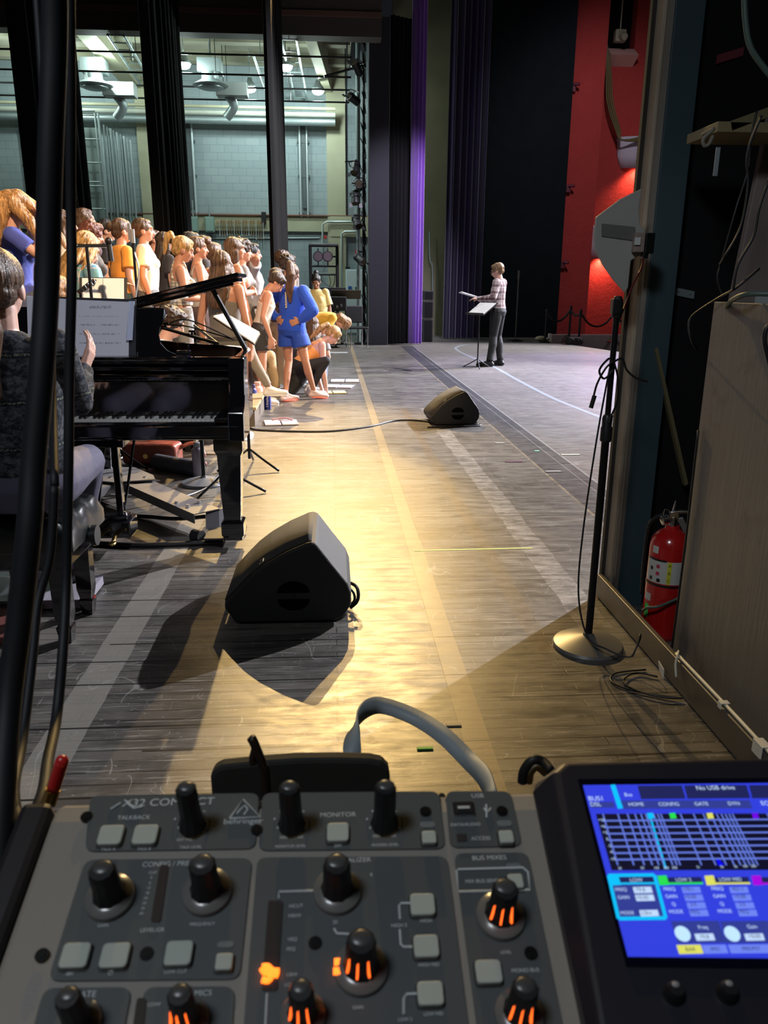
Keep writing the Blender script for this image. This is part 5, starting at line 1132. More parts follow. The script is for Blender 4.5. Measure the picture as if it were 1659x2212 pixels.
            if st in ('pony', 'highpony', 'lowpony'):
                z_ = 1.60 if st == 'pony' else 1.52 if st == 'lowpony' else 1.665
                tail = [V((0, -.105, z_)), V((0, -.15, z_-.01)), V((.01, -.165, z_-.10)), V((-.01, -.15, z_-.20)), V((.01, -.135, z_-.30))]
                if st == 'highpony': tail = [V((0, -.10, z_)), V((0, -.15, z_+.02)), V((.015, -.17, z_-.10)), V((.0, -.16, z_-.26)), V((.01, -.15, z_-.42))]
                chain(bm, tail, [.016, .036, .044, .038, .014] if st != 'highpony' else [.018, .046, .062, .056, .02], 10)
            if st == 'clip':
                chain(bm, [V((0, -.10, 1.60)), V((0, -.145, 1.66)), V((.0, -.17, 1.64)), V((0, -.165, 1.55)), V((0, -.15, 1.47))], [.03, .034, .03, .026, .012], 10); amp = .006
            if st == 'toss':
                chain(bm, [V((.0, -.06, 1.60)), V((.05, -.10, 1.50)), V((.06, -.12, 1.36)), V((.03, -.14, 1.2)), V((.02, -.14, 1.1))], [.08, .075, .075, .06, .02], 12)
                chain(bm, [V((0, .02, 1.64)), V((-.02, .13, 1.60)), V((-.03, .24, 1.51)), V((-.02, .33, 1.42)), V((0, .37, 1.36))], [.07, .055, .045, .032, .014], 12)
                chain(bm, [V((.04, -.02, 1.60)), V((.10, .10, 1.50)), V((.11, .18, 1.38)), V((.10, .2, 1.28))], [.06, .05, .035, .012], 12); amp = .010
        hv = .008 if vox < .011 else .010
        me = remesh(bm, hv, 1); sd_ = loc[0]*7+loc[1]*3
        for v in me.vertices:
            a_ = math.atan2(v.co.x, v.co.y); dv = V((v.co.x, v.co.y+.02, (v.co.z-1.58)*.6 if st != 'toss' else 0)).normalized()
            if st == 'curly': k = noise.noise(V(v.co)*34+V((sd_, 0, 0)))
            else: k = noise.noise(V((a_*6, v.co.z*4+sd_, v.co.y*2)))*1.1+noise.noise(V((a_*15, v.co.z*2.5, sd_)))*.9
            v.co += dv*k*amp
        me.transform(S @ H); child('hair', me, hairm(hc), t)
        if tail: bm = nb(); cyl(bm, tail[0]+V((0, -.008, 0)), tail[0]+V((0, -.024, 0)), .022, n=12); xf(bm, bm.verts, S @ H); obj('hair_tie', bm, BLK, t, smooth='auto')
        if st == 'clip': bm = nb(); sph(bm, (0, -.125, 1.62), (.03, .018, .045), 8); xf(bm, bm.verts, S @ H); obj('claw_clip', bm, mat('dark clip', (.03, .015, .01), .3), t, smooth=True)
    # ---- top
    kind, tc_ = top[0], top[1]; tm = topmat or mat('fabric %.2f %.2f %.2f' % tuple(tc_), tc_, .85, bump=(22, .25), sheen=.1)
    o_ = {'tee': .018, 'loose': .032, 'tank': .010, 'crop': .010, 'sweat': .036, 'shirt': .022, 'halter': .010}[kind]; zb_ = {'tee': .90, 'loose': .84, 'tank': .93, 'crop': 1.10, 'sweat': .88, 'shirt': .89, 'halter': 1.04}[kind]-tuck
    bm = nb(); sec = [(z, rx+o_, ry+o_*.9, x, y) for z, rx, ry, x, y in TS if z > zb_+.02 and z < 1.40]
    z0_, rx0, ry0 = sec[0][0], sec[0][1], sec[0][2]; sec = [(zb_, rx0+(.012 if kind in ('loose', 'sweat', 'tee') else 0), ry0+.006, 0, 0)]+sec
    if kind in ('tank', 'crop', 'halter'):
        sec = [q for q in sec if q[0] < 1.30]; sec.append((1.31, .10, .088, 0, .01))
        loft(bm, sec, U)
        for q in (-1, 1): chain(bm, [up((q*.075, .07, 1.29)), up((q*(.085 if kind != 'halter' else .03), .035, 1.385 if kind != 'halter' else 1.44)), up((q*.085 if kind != 'halter' else 0, -.05, 1.375 if kind != 'halter' else 1.44)), up((q*.07, -.075, 1.30))], [.022, .018, .018, .022], 8)
    else:
        sec.append((1.405, .092*fw+o_*.5, .062+o_*.6, 0, -.012)); sec.append((1.43, .062, .060, 0, -.012)); loft(bm, sec, U)
    if fem:
        for q in (-1, 1): sph(bm, up((q*.065, .078, 1.235)), .058+o_*.6, 8)
    if kind in ('tee', 'loose', 'sweat', 'shirt'):
        for sd in 'RL':
            sh, e, w = up(J['sh'+sd]), up(J['el'+sd]), up(J['wr'+sd]); r_ = o_*.75
            if kind in ('tee', 'loose'): f_ = .62 if kind == 'tee' else .8; chain(bm, [sh, sh.lerp(e, .35)], [.052*fw+r_, .048*fw+r_]); cyl(bm, sh.lerp(e, .3), sh.lerp(e, f_), .050*fw+r_, .053*fw+r_*1.15, 16)
            elif kind == 'sweat': chain(bm, [sh, sh.lerp(e, .5), e, e.lerp(w, .45), e.lerp(w, .8)], [.06+r_, .052+r_, .046+r_, .045+r_, .040+r_*.6]); cyl(bm, e.lerp(w, .78), e.lerp(w, .92), .036+r_*.3, .034+r_*.2, 14)
            else: chain(bm, [sh, sh.lerp(e, .35), e, e.lerp(w, .5)], [.055*fw+r_, .048*fw+r_, .040*fw+r_, .038*fw+r_*.7]); cyl(bm, e.lerp(w, .5), e.lerp(w, .95), .038*fw+r_*.7, .034*fw+r_*.5, 14)
    me = remesh(bm, vox*1.0 if vox > .009 else .010, 1)
    am = .007 if kind in ('loose', 'sweat', 'shirt', 'tee') else .002
    nrm_ = [V(v.normal) for v in me.vertices]
    for v, vn in zip(me.vertices, nrm_): q_ = V(v.co); v.co += vn*noise.noise(V((q_.x*9, q_.y*9, q_.z*5))+V((loc[0], loc[1], 3)))*am
    me.transform(S); child({'tee': 'tee_shirt', 'loose': 'tee_shirt', 'tank': 'tank_top', 'crop': 'crop_top', 'halter': 'halter_top', 'sweat': 'sweatshirt', 'shirt': 'shirt'}[kind], me, tm, t)
    # ---- bottoms
    kind, tc_ = bot; bmt = mat('cloth %.3f %.3f %.3f' % tuple(tc_), tc_, .8, bump=(26, .2))
    o_ = {'pants': .020, 'legging': .008, 'shorts': .022, 'loosepants': .035}[kind]
    bm = nb(); Lw = Matrix.Translation(pelv) @ Matrix.Rotation(R(tw), 4, 'Z') @ Matrix.Rotation(-R(bend*.5), 4, 'X') @ Matrix.Translation((0, 0, -.90))
    loft(bm, [(.82, hipw*.8+o_, .10+o_, 0, 0), (.90, hipw+o_, .112+o_, 0, -.01), (.96, hipw*.95+o_*.9, .102+o_*.8, 0, -.005), (1.02, .137+o_*.6, .094+o_*.5, 0, 0)], Lw)
    for sd in 'RL':
        hp, kn, an = J['hip'+sd], J['kn'+sd], J['an'+sd]
        if kind == 'shorts': chain(bm, [hp, hp.lerp(kn, .3)], [.085+o_, .085+o_]); cyl(bm, hp.lerp(kn, .2), hp.lerp(kn, .52), .088+o_, .092+o_*1.4, 20)
        else:
            e_ = an.lerp(kn, .02 if kind != 'legging' else .1); chain(bm, [hp, hp.lerp(kn, .25), hp.lerp(kn, .6), kn, kn.lerp(an, .33)+V((0, -.012, 0)), an.lerp(kn, .25)], [.085+o_, .083+o_, .066+o_, .052+o_, .052+o_, .040+o_]); cyl(bm, an.lerp(kn, .25), e_, .040+o_, .037+o_*1.1, 16)
    me = remesh(bm, max(vox, .011), 1); me.transform(S); child({'pants': 'trousers', 'legging': 'leggings', 'shorts': 'shorts', 'loosepants': 'trousers'}[kind], me, bmt, t)
    # ---- shoes
    if shoe:
        for sd in 'RL':
            an, toe = J['an'+sd], J['toe'+sd]; f = V((toe.x-an.x, toe.y-an.y, 0)).normalized(); dz = toe.z-.03
            g = max(0, an.z-.085) if toe.z < .06 else dz
            hl = an-f*.045-V((0, 0, .045)); bm = nb()
            a_ = V((hl.x, hl.y, max(hl.z, .036))); b_ = V((toe.x, toe.y, max(toe.z, .03)))+f*.02; mid = a_.lerp(b_, .5)
            chain(bm, [a_, mid+V((0, 0, .012)), b_], [.038, .040, .032], 12); chain(bm, [an-f*.012, mid+V((0, 0, .02))], [.043, .036], 10)
            me = remesh(bm, .010, 2); me.transform(S); o2 = child('shoe', me, mat('shoe %.2f %.2f %.2f' % tuple(shoe), shoe, .6), t)
            bm = nb(); sd2 = V((-f.y, f.x, 0))
            outl = []
            for k in range(20):
                q_ = 2*math.pi*k/20; u_ = math.cos(q_); v_ = math.sin(q_); outl.append(a_.lerp(b_, .5+.5*u_*1.22)+sd2*v_*.043)
            for q_ in outl: q_.z -= .034
            prism(bm, outl, (0, 0, .018)); xf(bm, bm.verts, S); obj('sole', bm, mat('sole %.2f %.2f %.2f' % tuple(sole or shoe), sole or shoe, .6), o2, bev=.004)
    return t
def at(hx, hy, Y_, lvl=0): p = fy(hx, hy, Y_); return (p.x, Y_, lvl), p.z-lvl
CH = 'singers in casual clothes standing in rows on the risers'
W = (.72, .70, .66)
def singer(hx, hy, Y_, lvl, rz, label, **k):
    loc, h = at(hx, hy, Y_, lvl); h = min(max(h, 1.5), 1.92)
    loc = (loc[0], loc[1], loc[2])
    return person(label, loc, h, rz, **k)
singer(18, 413, 5.9, 0.4, -70, 'blonde singer tossing long hair, blue T-shirt, at the left frame edge', hair=('toss', 'ginger'), top=('tee', (.05, .07, .33)), arms=('face', 'down'), nod=10, bot=('pants', (.06, .07, .12)), vox=.009)
singer(70, 442, 8.5, 0.6, -70, 'dark short-haired man just left of the thick cable', hair=('short', 'darkb'), top=('tee', (.03, .03, .04)), fem=False)
singer(134, 456, 7.2, 0.4, -75, 'brown-haired woman in white seen between the two hanging cables', hair=('long', 'brown'), top=('tee', W), arms=('down', 'down'), vox=.011)
singer(190, 481, 7.4, 0.4, -75, 'red curly-haired singer in dark grey T-shirt above the level boom', hair=('curly', 'red'), top=('tee', (.05, .05, .055)), nod=12, arms=('front', 'front'), skin='tan', vox=.011)
singer(183, 467, 8.4, 0.6, -70, 'brown-haired singer hidden behind the red curly-haired one', hair=('long', 'brown'), top=('tee', (.08, .04, .05)))
singer(225, 475, 9.2, 0.4, -78, 'dark-haired man in navy black T-shirt facing right', hair=('short', 'black'), top=('tee', (.018, .02, .03)), fem=False, nod=8, skin='pale', vox=.011)
singer(258, 474, 8.0, 0.4, -55, 'singer in bright orange T-shirt with low brown bun, seen from behind', hair=('bun', 'brown'), top=('tee', (.85, .34, .05)), bot=('pants', (.03, .06, .06)), nod=6, width=1.25, vox=.010)
singer(308, 474, 8.4, 0.4, -78, 'singer in white T-shirt and grey trousers with brown bun', hair=('bun', 'brown'), top=('tee', (.78, .72, .64)), bot=('pants', (.12, .12, .13)), width=1.2, vox=.010)
singer(355, 503, 9.2, 0.4, -60, 'long dark-haired singer in black top right of the white T-shirt', hair=('long', 'darkb', 1.1), top=('tee', (.03, .03, .035)), bot=('pants', (.2, .22, .25)))
singer(383, 510, 7.6, 0.2, -72, 'blonde singer with claw-clipped ponytail and patterned halter top', hair=('clip', 'blond'), top=('halter', (.5, .45, .35)), topmat=plaidm('patterned halter', (.55, .50, .38), ((0, .05, .3, (.2, .16, .1), .8), (2, .035, .35, (.12, .14, .22), .7)), 1), bot=('legging', (.2, .2, .2)), arms=('front', 'front'), nod=20, skin='tan', vox=.009)
singer(425, 513, 8.9, 0.2, -75, 'sleek brown-haired singer in grey tank top facing right', hair=('bun', 'brown'), top=('tank', (.30, .28, .26)), bot=('legging', (.08, .05, .05)), arms=('front', 'front'), skin='tan', vox=.010)
singer(412, 503, 9.6, 0.2, -70, 'dark-haired man whose head shows between blonde and grey tank singers', hair=('short', 'black'), top=('tee', (.04, .04, .05)), fem=False)
singer(440, 511, 10.0, 0.2, -80, 'dark-haired man behind the grey tank top singer', hair=('short', 'darkb'), top=('tee', (.03, .025, .03)), fem=False)
singer(330, 498, 10.2, 0.4, -70, 'brown-haired singer far behind, in the gap past the white T-shirt', hair=('short', 'brown'), top=('tee', (.3, .1, .1)), fem=False)
singer(463, 526, 9.25, 0.2, -50, 'brown-haired singer in coral pink tank top, half hidden', hair=('topbun', 'brown'), top=('tank', (.70, .12, .10)), bot=('legging', (.06, .04, .05)), skin='tan')
singer(478, 545, 7.1, 0.0, -20, 'singer with long straight brown hair, seen squarely from behind', hair=('long', 'brown', 1.2), top=('tank', (.13, .115, .10)), bot=('legging', (.035, .028, .026)), width=1.1, skin='tan', vox=.010)
singer(506, 515, 8.5, 0.2, -72, 'brunette singer in pale pink tank and beige leggings, one foot forward', hair=('bob', 'brown'), top=('tank', (.62, .35, .30)), bot=('legging', (.22, .19, .15)), arms=('cross', 'cross'), shoe=(.68, .66, .60), skin='tan',
       legs={'R': ((.10, .10, .50), (.10, .30, .10), (.11, .46, .05)), 'L': ((-.10, .0, .49), (-.10, -.1, .085), (-.12, .06, .03))}, vox=.010)
singer(520, 519, 9.6, 0.0, -75, 'curly dark-haired singer with glasses peeking behind the brunette', hair=('curly', 'darkb'), top=('tee', (.2, .2, .22)))
singer(543, 525, 11.0, 0.0, -78, 'black-haired man in grey T-shirt with a hand behind his neck', hair=('short', 'black'), top=('tee', (.42, .42, .45)), arms=('neck', 'down'), fem=False, bot=('shorts', (.03, .03, .04)))
singer(556, 577, 9.4, 0, -80, 'dark-haired man leaning forward in white shirt and black shorts', hair=('short', 'darkb'), top=('tank', (.6, .57, .52)), bot=('shorts', (.03, .03, .035)), arms=('downf', 'downf'), bend=14, nod=35, fem=False, skin='fair')
singer(610, 543, 12.1, 0.2, -60, 'curly brown-haired man, taller one above the blue sweatshirt', hair=('curly', 'brown'), top=('tee', (.2, .2, .22)), fem=False)
singer(622, 552, 11.35, 0.0, -60, 'second curly-haired man, in front of the taller curly head', hair=('curly', 'darkb'), top=('tee', (.15, .13, .12)), fem=False)
singer(597, 580, 10.75, 0, -62, 'singer with dark bob and brown top left of the blue sweatshirt', hair=('bob', 'darkb'), top=('tee', (.05, .03, .025)), bot=('pants', (.4, .3, .18)))
# soloist in blue
loc, h = at(638, 578, 9.75); fl, fr = fz(612, 866), fz(706, 862)
LB_ = V((-.50, 9.75, 0)); rzb = -28; cz, sn = math.cos(-R(rzb)), math.sin(-R(rzb))
def loc2(p, o, rz, s): d = V((p[0]-o[0], p[1]-o[1])); a = -R(rz); return V(((d.x*math.cos(a)-d.y*math.sin(a))/s, (d.x*math.sin(a)+d.y*math.cos(a))/s))
s_ = 1.62/1.68; a1 = loc2((fl.x+.03, fl.y-.04), LB_, rzb, s_); a2 = loc2((fr.x-.16, fr.y+.02), LB_, rzb, s_)
person('dark ponytailed girl in bright blue sweatshirt and shorts, hands on hips', LB_, 1.62, rzb, skin='tan', hair=('highpony', 'brown'), top=('sweat', (.01, .07, .55)), bot=('shorts', (.012, .06, .42)), arms=('hips', 'hips'),
       legs={'L': ((-.07, .02, .49), (a1.x, a1.y, .085), (a1.x+.06, a1.y+.16, .03)), 'R': ((.18, .02, .49), (a2.x, a2.y, .10), (a2.x+.10, a2.y+.12, .03))}, shoe=(.55, .42, .40), sole=(.85, .16, .10), lean=3, width=1.1, vox=.008, turn=18)
bl = [o for o in bpy.data.objects if o.name.startswith('person')][-1]
bm = nb()
for k in range(11): box(bm, (.015+.004*(k % 2), -.146, 1.30-k*.017), (.018, .014, .010))
box(bm, (.016, -.142, 1.215), (.004, .014, .19)); obj('back_print', bm, mat('gold lettering', (.62, .56, .38), .6), bl)
# crouching singer
lc = fz(660, 858); lc = V((-.34, 10.28, 0)); rzc = -80
person('crouching blonde ponytailed singer in orange tank and black leggings reaching for scores', lc, 1.66, rzc, skin='pale', hair=('pony', 'blond'), top=('tank', (.80, .33, .08)), bot=('legging', (.012, .012, .014)),
       pel=(0, -.16, .34), bend=48, nod=8, legs={'R': ((.22, .22, .46), (.16, .02, .085), (.18, .18, .03)), 'L': ((-.14, .24, .44), (-.10, .04, .085), (-.11, .20, .03))},
       arms=(((.20, .28, 1.12), (.12, .50, .98), (.0, .5, -.6), (.2, 1, 0)), ((-.17, .22, 1.10), (.0, .47, .96), (.1, .5, -.6), (0, 1, 0))), shoe=(.62, .62, .66), vox=.008)
tt = [o for o in bpy.data.objects if o.name.startswith('person')][-1]
# pale floor-seated and stooping people behind
singer(683, 592, 13.3, 0, -185, 'dark-haired girl in oversized pale yellow T-shirt facing the camera', hair=('topbun', 'black'), top=('loose', (.62, .52, .22)), bot=('shorts', (.03, .03, .03)), tuck=.12, nod=25, skin='brown', width=1.3, vox=.010)
person('stooping fair-haired singer in mustard yellow top, head hanging down', (-.46, 12.3, 0), 1.65, -85, hair=('bob', 'light'), top=('tee', (.65, .38, .04)), bot=('pants', (.02, .02, .022)), bend=88, nod=35, arms=(((.2, .2, 1.2), (.15, .38, 1.1), (0, 1, 0), (0, 0, 1)), ((-.2, .2, 1.2), (-.15, .38, 1.1), (0, 1, 0), (0, 0, 1))))
person('seated singer in blue-grey trousers hidden behind the blue sweatshirt girl', (-.28, 11.1, 0), 1.65, 0, hair=('long', 'brown'), top=('tee', (.25, .25, .27)), bot=('pants', (.14, .16, .22)), pel=(0, 0, .22), bend=18, legs={'R': ((.16, .34, .46), (.14, .40, .085), (.14, .56, .03)), 'L': ((-.16, .32, .45), (-.14, .38, .085), (-.14, .54, .03))}, arms=('front', 'front'))
person('singer in tan trousers sitting low on the riser edge', (-1.22, 10.2, 0), 1.7, -70, hair=('curly', 'brown'), top=('tee', (.45, .28, .16)), bot=('pants', (.42, .30, .16)), pel=(0, -.06, .34), bend=22, nod=20, legs={'R': ((.14, .38, .50), (.14, .44, .085), (.14, .6, .03)), 'L': ((-.14, .36, .5), (-.14, .4, .085), (-.14, .56, .03))}, arms=('front', 'front'), skin='tan')
# conductor
cp = fz(1068, 790); sc_ = 1.79/1.68; rzk = 62; cl = V((cp.x+.03, cp.y+.05, 0))
f1, f2 = fz(1050, 792), fz(1081, 790); a1 = loc2((f1.x+.06, f1.y), cl, rzk, sc_); a2 = loc2((f2.x, f2.y+.02), cl, rzk, sc_)
kt = person('man in checked shirt and black trousers conducting with an open score in hand', cl, 1.79, rzk, skin='pale', hair=('short', 'sandy'), fem=False, top=('shirt', (.3, .2, .2)), topmat=plaidm('checked shirt', (.50, .42, .43), ((0, .115, .42, (.10, .055, .06), .72), (2, .115, .42, (.10, .055, .06), .72), (1, .115, .42, (.10, .055, .06), .55), (0, .115, .06, (.62, .56, .56), .8), (2, .115, .06, (.62, .56, .56), .8)), 1), bot=('pants', (.007, .007, .008)), shoe=(.02, .02, .022),
       arms=(((.25, .02, 1.12), (.12, .30, 1.09), (-.5, .8, .1), (.3, 0, 1)), ((-.25, .02, 1.13), (-.06, .34, 1.10), (.3, .85, .1), (-.3, .1, 1))), nod=18, vox=.0085,
       legs={'R': ((.11, .02, .49), (a2.x, a2.y, .085), (a2.x+.06, a2.y+.17, .03)), 'L': ((-.11, .03, .49), (a1.x, a1.y, .085), (a1.x-.02, a1.y+.18, .03))})
bm = nb(); 
Hc = Matrix.Rotation(-R(18), 4, 'X'); M_ = Matrix.Translation((0, -.01, 1.44)) @ Hc @ Matrix.Translation((0, .01, -1.44))
for q in (-1, 1):
    tube(bm, [M_ @ V((q*.03+.022*math.cos(a), .112, 1.568+.016*math.sin(a))) for a in [k*math.pi/4 for k in range(9)]], .0022, 6, 3); tube(bm, [M_ @ V((q*.052, .11, 1.572)), M_ @ V((q*.078, .02, 1.565))], .0022, 6, 0)
xf(bm, bm.verts, Matrix.Scale(sc_, 4)); obj('glasses', bm, BLK, kt)
mg = dup(bpy.data.objects[kt.children[-1].name], parent=tt); 
mg.matrix_basis = Matrix.Scale(1.66/1.79, 4) @ Matrix.Identity(4)
Hh = Matrix.Translation((0, -.16, .34)) @ Matrix.Rotation(-R(48), 4, 'X') @ Matrix.Translation((0, 0, -.90)) @ Matrix.Translation((0, -.01, 1.44)) @ Matrix.Rotation(-R(8), 4, 'X') @ Matrix.Translation((0, .01, -1.44))
mg.matrix_basis = Matrix.Scale(1.66/1.68, 4) @ Hh @ M_.inverted() @ Matrix.Scale(1/sc_, 4)
hp_ = fy(1025, 639, cl.y-.25)
t = thing('conducting_score', 'thin white open booklet raised in the conductor hand', 'sheet music', fy(1030, 643, 14.0), R(60)); t.name = 'booklet'
bm = nb(); prism(bm, [(-.13, 0, .0), (.0, .0, .02), (.0, .30, .10), (-.13, .30, .08)], (0, 0, .006)); prism(bm, [(0, 0, .02), (.13, 0, .0), (.13, .30, .08), (0, .30, .10)], (0, 0, .006)); obj('page', bm, WHT, t)
t.rotation_euler = (0, 0, R(100))
# pianist
kn = knitm()
person('pianist with curly brown ponytail in dark patterned sweater, seated with back turned', (-1.145, 2.80, 0), 1.75, 8, skin='pale', hair=('lowpony', 'brown'), top=('shirt', (.1, .1, .1)), topmat=kn, bot=('pants', (.075, .07, .11)), shoe=(.02, .02, .02),
       pel=(0, .03, .64), bend=1, nod=4, turn=-4, vox=.0065, tuck=-.0, width=1.1,
       legs={'R': ((.15, .47, .62), (-.0, .64, .12), (-.0, .80, .04)), 'L': ((-.15, .45, .62), (-.13, .42, .12), (-.14, .58, .04))},
       arms=(((.185, .186, 1.162), (.172, .43, 1.262), (.35, .3, .8), (.95, -.1, .1)), ((-.26, .12, 1.1), (-.20, .42, 1.05), (0, 1, 0), (0, 0, 1))))
# seated people behind the piano
loc = fy(388, 672, 6.4); person('curly-haired man in light grey T-shirt sitting behind the open piano', (loc.x-.28, 6.6, 0), 1.70, -85, hair=('curly', 'darkb'), top=('tee', (.50, .50, .54)), bot=('pants', (.04, .04, .05)), pel=(0, 0, .42), bend=12, nod=12, fem=False, skin='pale', legs={'R': ((.15, .40, .42), (.13, .42, .085), (.13, .58, .03)), 'L': ((-.15, .40, .42), (-.13, .42, .085), (-.13, .58, .03))}, arms=('front', 'front'), vox=.010)
person('standing player in teal plaid shirt with long wavy blond hair', (fy(167, 495, 6.8).x, 6.8, 0), 1.80, -40, hair=('long', 'blond', 1.15), top=('shirt', (.2, .4, .5)), topmat=plaidm('teal plaid', (.16, .34, .36), ((0, .10, .35, (.10, .26, .42), .7), (2, .10, .35, (.12, .30, .44), .7), (0, .10, .07, (.70, .62, .58), .9), (2, .10, .07, (.62, .35, .35), .8), (1, .1, .1, (.6, .6, .55), .6)), 1), bot=('pants', (.05, .06, .1)),
       nod=28, arms=('front', 'hold'), vox=.010, width=1.3)
person('person with short brown curly hair seated low between the two cables', (-1.98, 5.85, 0), 1.70, -10, hair=('curly', 'light'), top=('tee', (.02, .02, .025)), bot=('pants', (.05, .05, .06)), pel=(0, 0, .62), bend=2, nod=10, fem=False, legs={'R': ((.15, .40, .56), (.13, .42, .1), (.13, .58, .03)), 'L': ((-.15, .40, .56), (-.13, .42, .1), (-.13, .58, .03))}, arms=('front', 'reach'), vox=.011)
for (x, y, z, lb) in ((-1.98, 5.85, .53, 'low black stool under the curly-haired seated person'),):
    t = thing('stool', lb, 'stool', (x, y-.02, 0)); bm = nb(); lathe(bm, [(.16, z-.05), (.17, z-.03), (.16, z)], 24); obj('seat', bm, LB, t, smooth='auto')
    for k in range(4): a_ = R(45+90*k); bm = nb(); cyl(bm, (.1*math.cos(a_), .1*math.sin(a_), z-.05), (.17*math.cos(a_), .17*math.sin(a_), 0), .012, n=8); obj('leg', bm, BLKM, t)
# ================================================================ MIXING CONSOLE AND NEAR THINGS
TL = R(17.5)
A0 = O+ray(640, 1700)*.42
MC = Matrix.Translation(A0) @ Matrix.Rotation(R(-1), 4, 'Z') @ Matrix.Rotation(TL, 4, 'X')
MI = MC.inverted(); RC = MC.to_3x3()
def pan(px, py, w=0):                       # pixel -> local (u, v, w) on the console plane raised by w
    r = ray(px, py); n_ = RC @ V((0, 0, 1)); p0 = MC @ V((0, 0, w)); t_ = (p0-O).dot(n_)/r.dot(n_); return MI @ (O+r*t_)
con = thing('mixing_console', 'grey digital mixing console with rows of knobs filling the foreground', 'mixing console')
con.matrix_world = MC
CH_ = mat('console grey paint', (.27, .25, .22), .5, bump=(900, .1)); PNL = mat('console slate panel', (.075, .085, .088), .55, var=.05)
TXT = mat('console print', (.62, .66, .66), .6)
def cp_(px, py, w=0): return pan(px, py, w)
def rrect(bm, pts, r, w0, w1, k=4):          # rounded polygon prism; pts local uv
    out_ = []; n_ = len(pts)
    for i in range(n_):
        a, b, c = V(pts[i-1]), V(pts[i]), V(pts[(i+1) % n_]); p = b+(a-b).normalized()*min(r, (a-b).length/2.1); q = b+(c-b).normalized()*min(r, (c-b).length/2.1)
        for j in range(k+1): t_ = j/k; out_.append(p*(1-t_)**2+b*2*t_*(1-t_)+q*t_*t_)
    prism(bm, [V((p.x, p.y, w0)) for p in out_], (0, 0, w1-w0)); return out_
tl, tr = cp_(128, 1716), cp_(1142, 1697)
ul = tl.x; ur = cp_(1240, 2150).x+.25; vt = (tl.y+tr.y)/2; vb = cp_(600, 2212).y-.16
bm = nb(); prism(bm, [(ul, vb, -.055), (ul, vb, 0), (ul, vt-.016, 0), (ul, vt-.006, -.002), (ul, vt, -.008), (ul, vt, -.055)], (ur-ul, 0, 0)); obj('chassis', bm, CH_, con, bev=.003)
bm = nb(); lo_, hi_ = -.045, .0005
box2(bm, (ul-.018, vb, -.06), (ul-.001, vt-.004, .002)); obj('side_cheek', bm, mat('console black cheek', (.012, .012, .016), .45), con, bev=.004)
# vent holes along the back edge
bm = nb()
for k in range(27):
    p = cp_(376+k*26.8, 1691-(k*.25)); cyl(bm, (p.x, vt-.0085, -.003), (p.x, vt-.0085, .0006), .0022, n=10)
    cyl(bm, (p.x+.0035, vt-.0035, -.006), (p.x+.0035, vt-.0035, -.0035), .002, n=8)
obj('vent_holes', bm, mat('hole black', (.004, .004, .004), .8), con)
# panels: pixel polygons
def panel(pts, name='panel'):
    bm = nb(); rrect(bm, [cp_(x, y).xy.to_3d() for x, y in pts], .005, .0, .0012); return obj(name, bm, PNL, con)
panel([(196, 1722), (560, 1716), (552, 1836), (184, 1842)])
panel([(568, 1716), (948, 1712), (962, 1836), (558, 1840)])
panel([(962, 1712), (1103, 1712), (1128, 1830), (972, 1834)])
panel([(185, 1860), (545, 1856), (518, 2118), (104, 2122)])
panel([(556, 1855), (966, 1852), (1022, 2300), (520, 2300)])
panel([(980, 1846), (1140, 1844), (1232, 2300), (1040, 2300)])
panel([(96, 2137), (286, 2135), (255, 2300), (52, 2300)])
panel([(312, 2135), (508, 2133), (498, 2300), (290, 2300)])
# lettering
def lab(s, px, py, hpx, m=TXT, sx=1, w=.0016):
    p = cp_(px, py); q = cp_(px, py+hpx); sz = (p-q).length*1.35
    bm = nb(); addtext(bm, s, sz, Matrix.Translation((p.x, p.y, w)), sx); return bm
bml = nb()
def L(*a, **k):
    b2 = lab(*a, **k); me = bpy.data.meshes.new('t'); b2.to_mesh(me); b2.free(); bml.from_mesh(me); bpy.data.meshes.remove(me)
L('X32 COMPACT', 365, 1737, 16, sx=1.15); L('TALKBACK', 290, 1770, 9); L('TALK A', 235, 1839, 6); L('TALK B', 312, 1838, 6); L('TALK LEVEL', 413, 1834, 6); L('EXT MIC', 400, 1818, 6)
L('behringer', 526, 1778, 12, sx=1.2); L('MONITOR', 730, 1764, 10, sx=1.1); L('DIM', 730, 1831, 6); L('MONITOR LEVEL', 628, 1832, 6); L('PHONES LEVEL', 832, 1829, 6); L('MIN      MAX', 630, 1813, 6); L('MIN      MAX', 830, 1810, 6)
L('USB', 1031, 1723, 9, sx=1.1); L('DATA/AUDIO', 1005, 1785, 7); L('ACCESS', 1038, 1815, 8); L('CONFIG / PREAMP', 375, 1870, 11); L('EQUALIZER', 760, 1862, 10, sx=1.1)
L('BUS MIXES', 1056, 1857, 10, sx=1.1); L('MIX BUS SENDS', 1044, 1907, 8); L('LEVEL', 1092, 2061, 7); L('MONO BUS', 1134, 2100, 9); L('GAIN', 224, 2003, 7); L('LEVEL/GR', 330, 2013, 9); L('FREQUENCY', 438, 2000, 7); L('48V', 152, 2108, 8); L('O', 240, 2106, 10); L('LOW CUT', 380, 2103, 8)
L('GATE', 185, 2152, 14, sx=1.05); L('DYNAMICS', 415, 2150, 13, sx=1.05); L('COMP', 334, 2174, 8); L('HIGH', 920, 1993, 8); L('HIGH 2', 862, 2003, 8); L('HIGH MID', 926, 2088, 8); L('LOW MID', 936, 2194, 8); L('LOW 2', 875, 2206, 8)
for s_, x, y in (('HCUT', 640, 1961), ('HSHV', 637, 1982), ('VEQ', 632, 2033), ('PEQ', 629, 2054), ('LSHV', 631, 2109), ('LCUT', 628, 2131), ('GAIN', 773, 2180), ('20', 724, 1996), ('6', 802, 1893)): L(s_, x, y, 8)
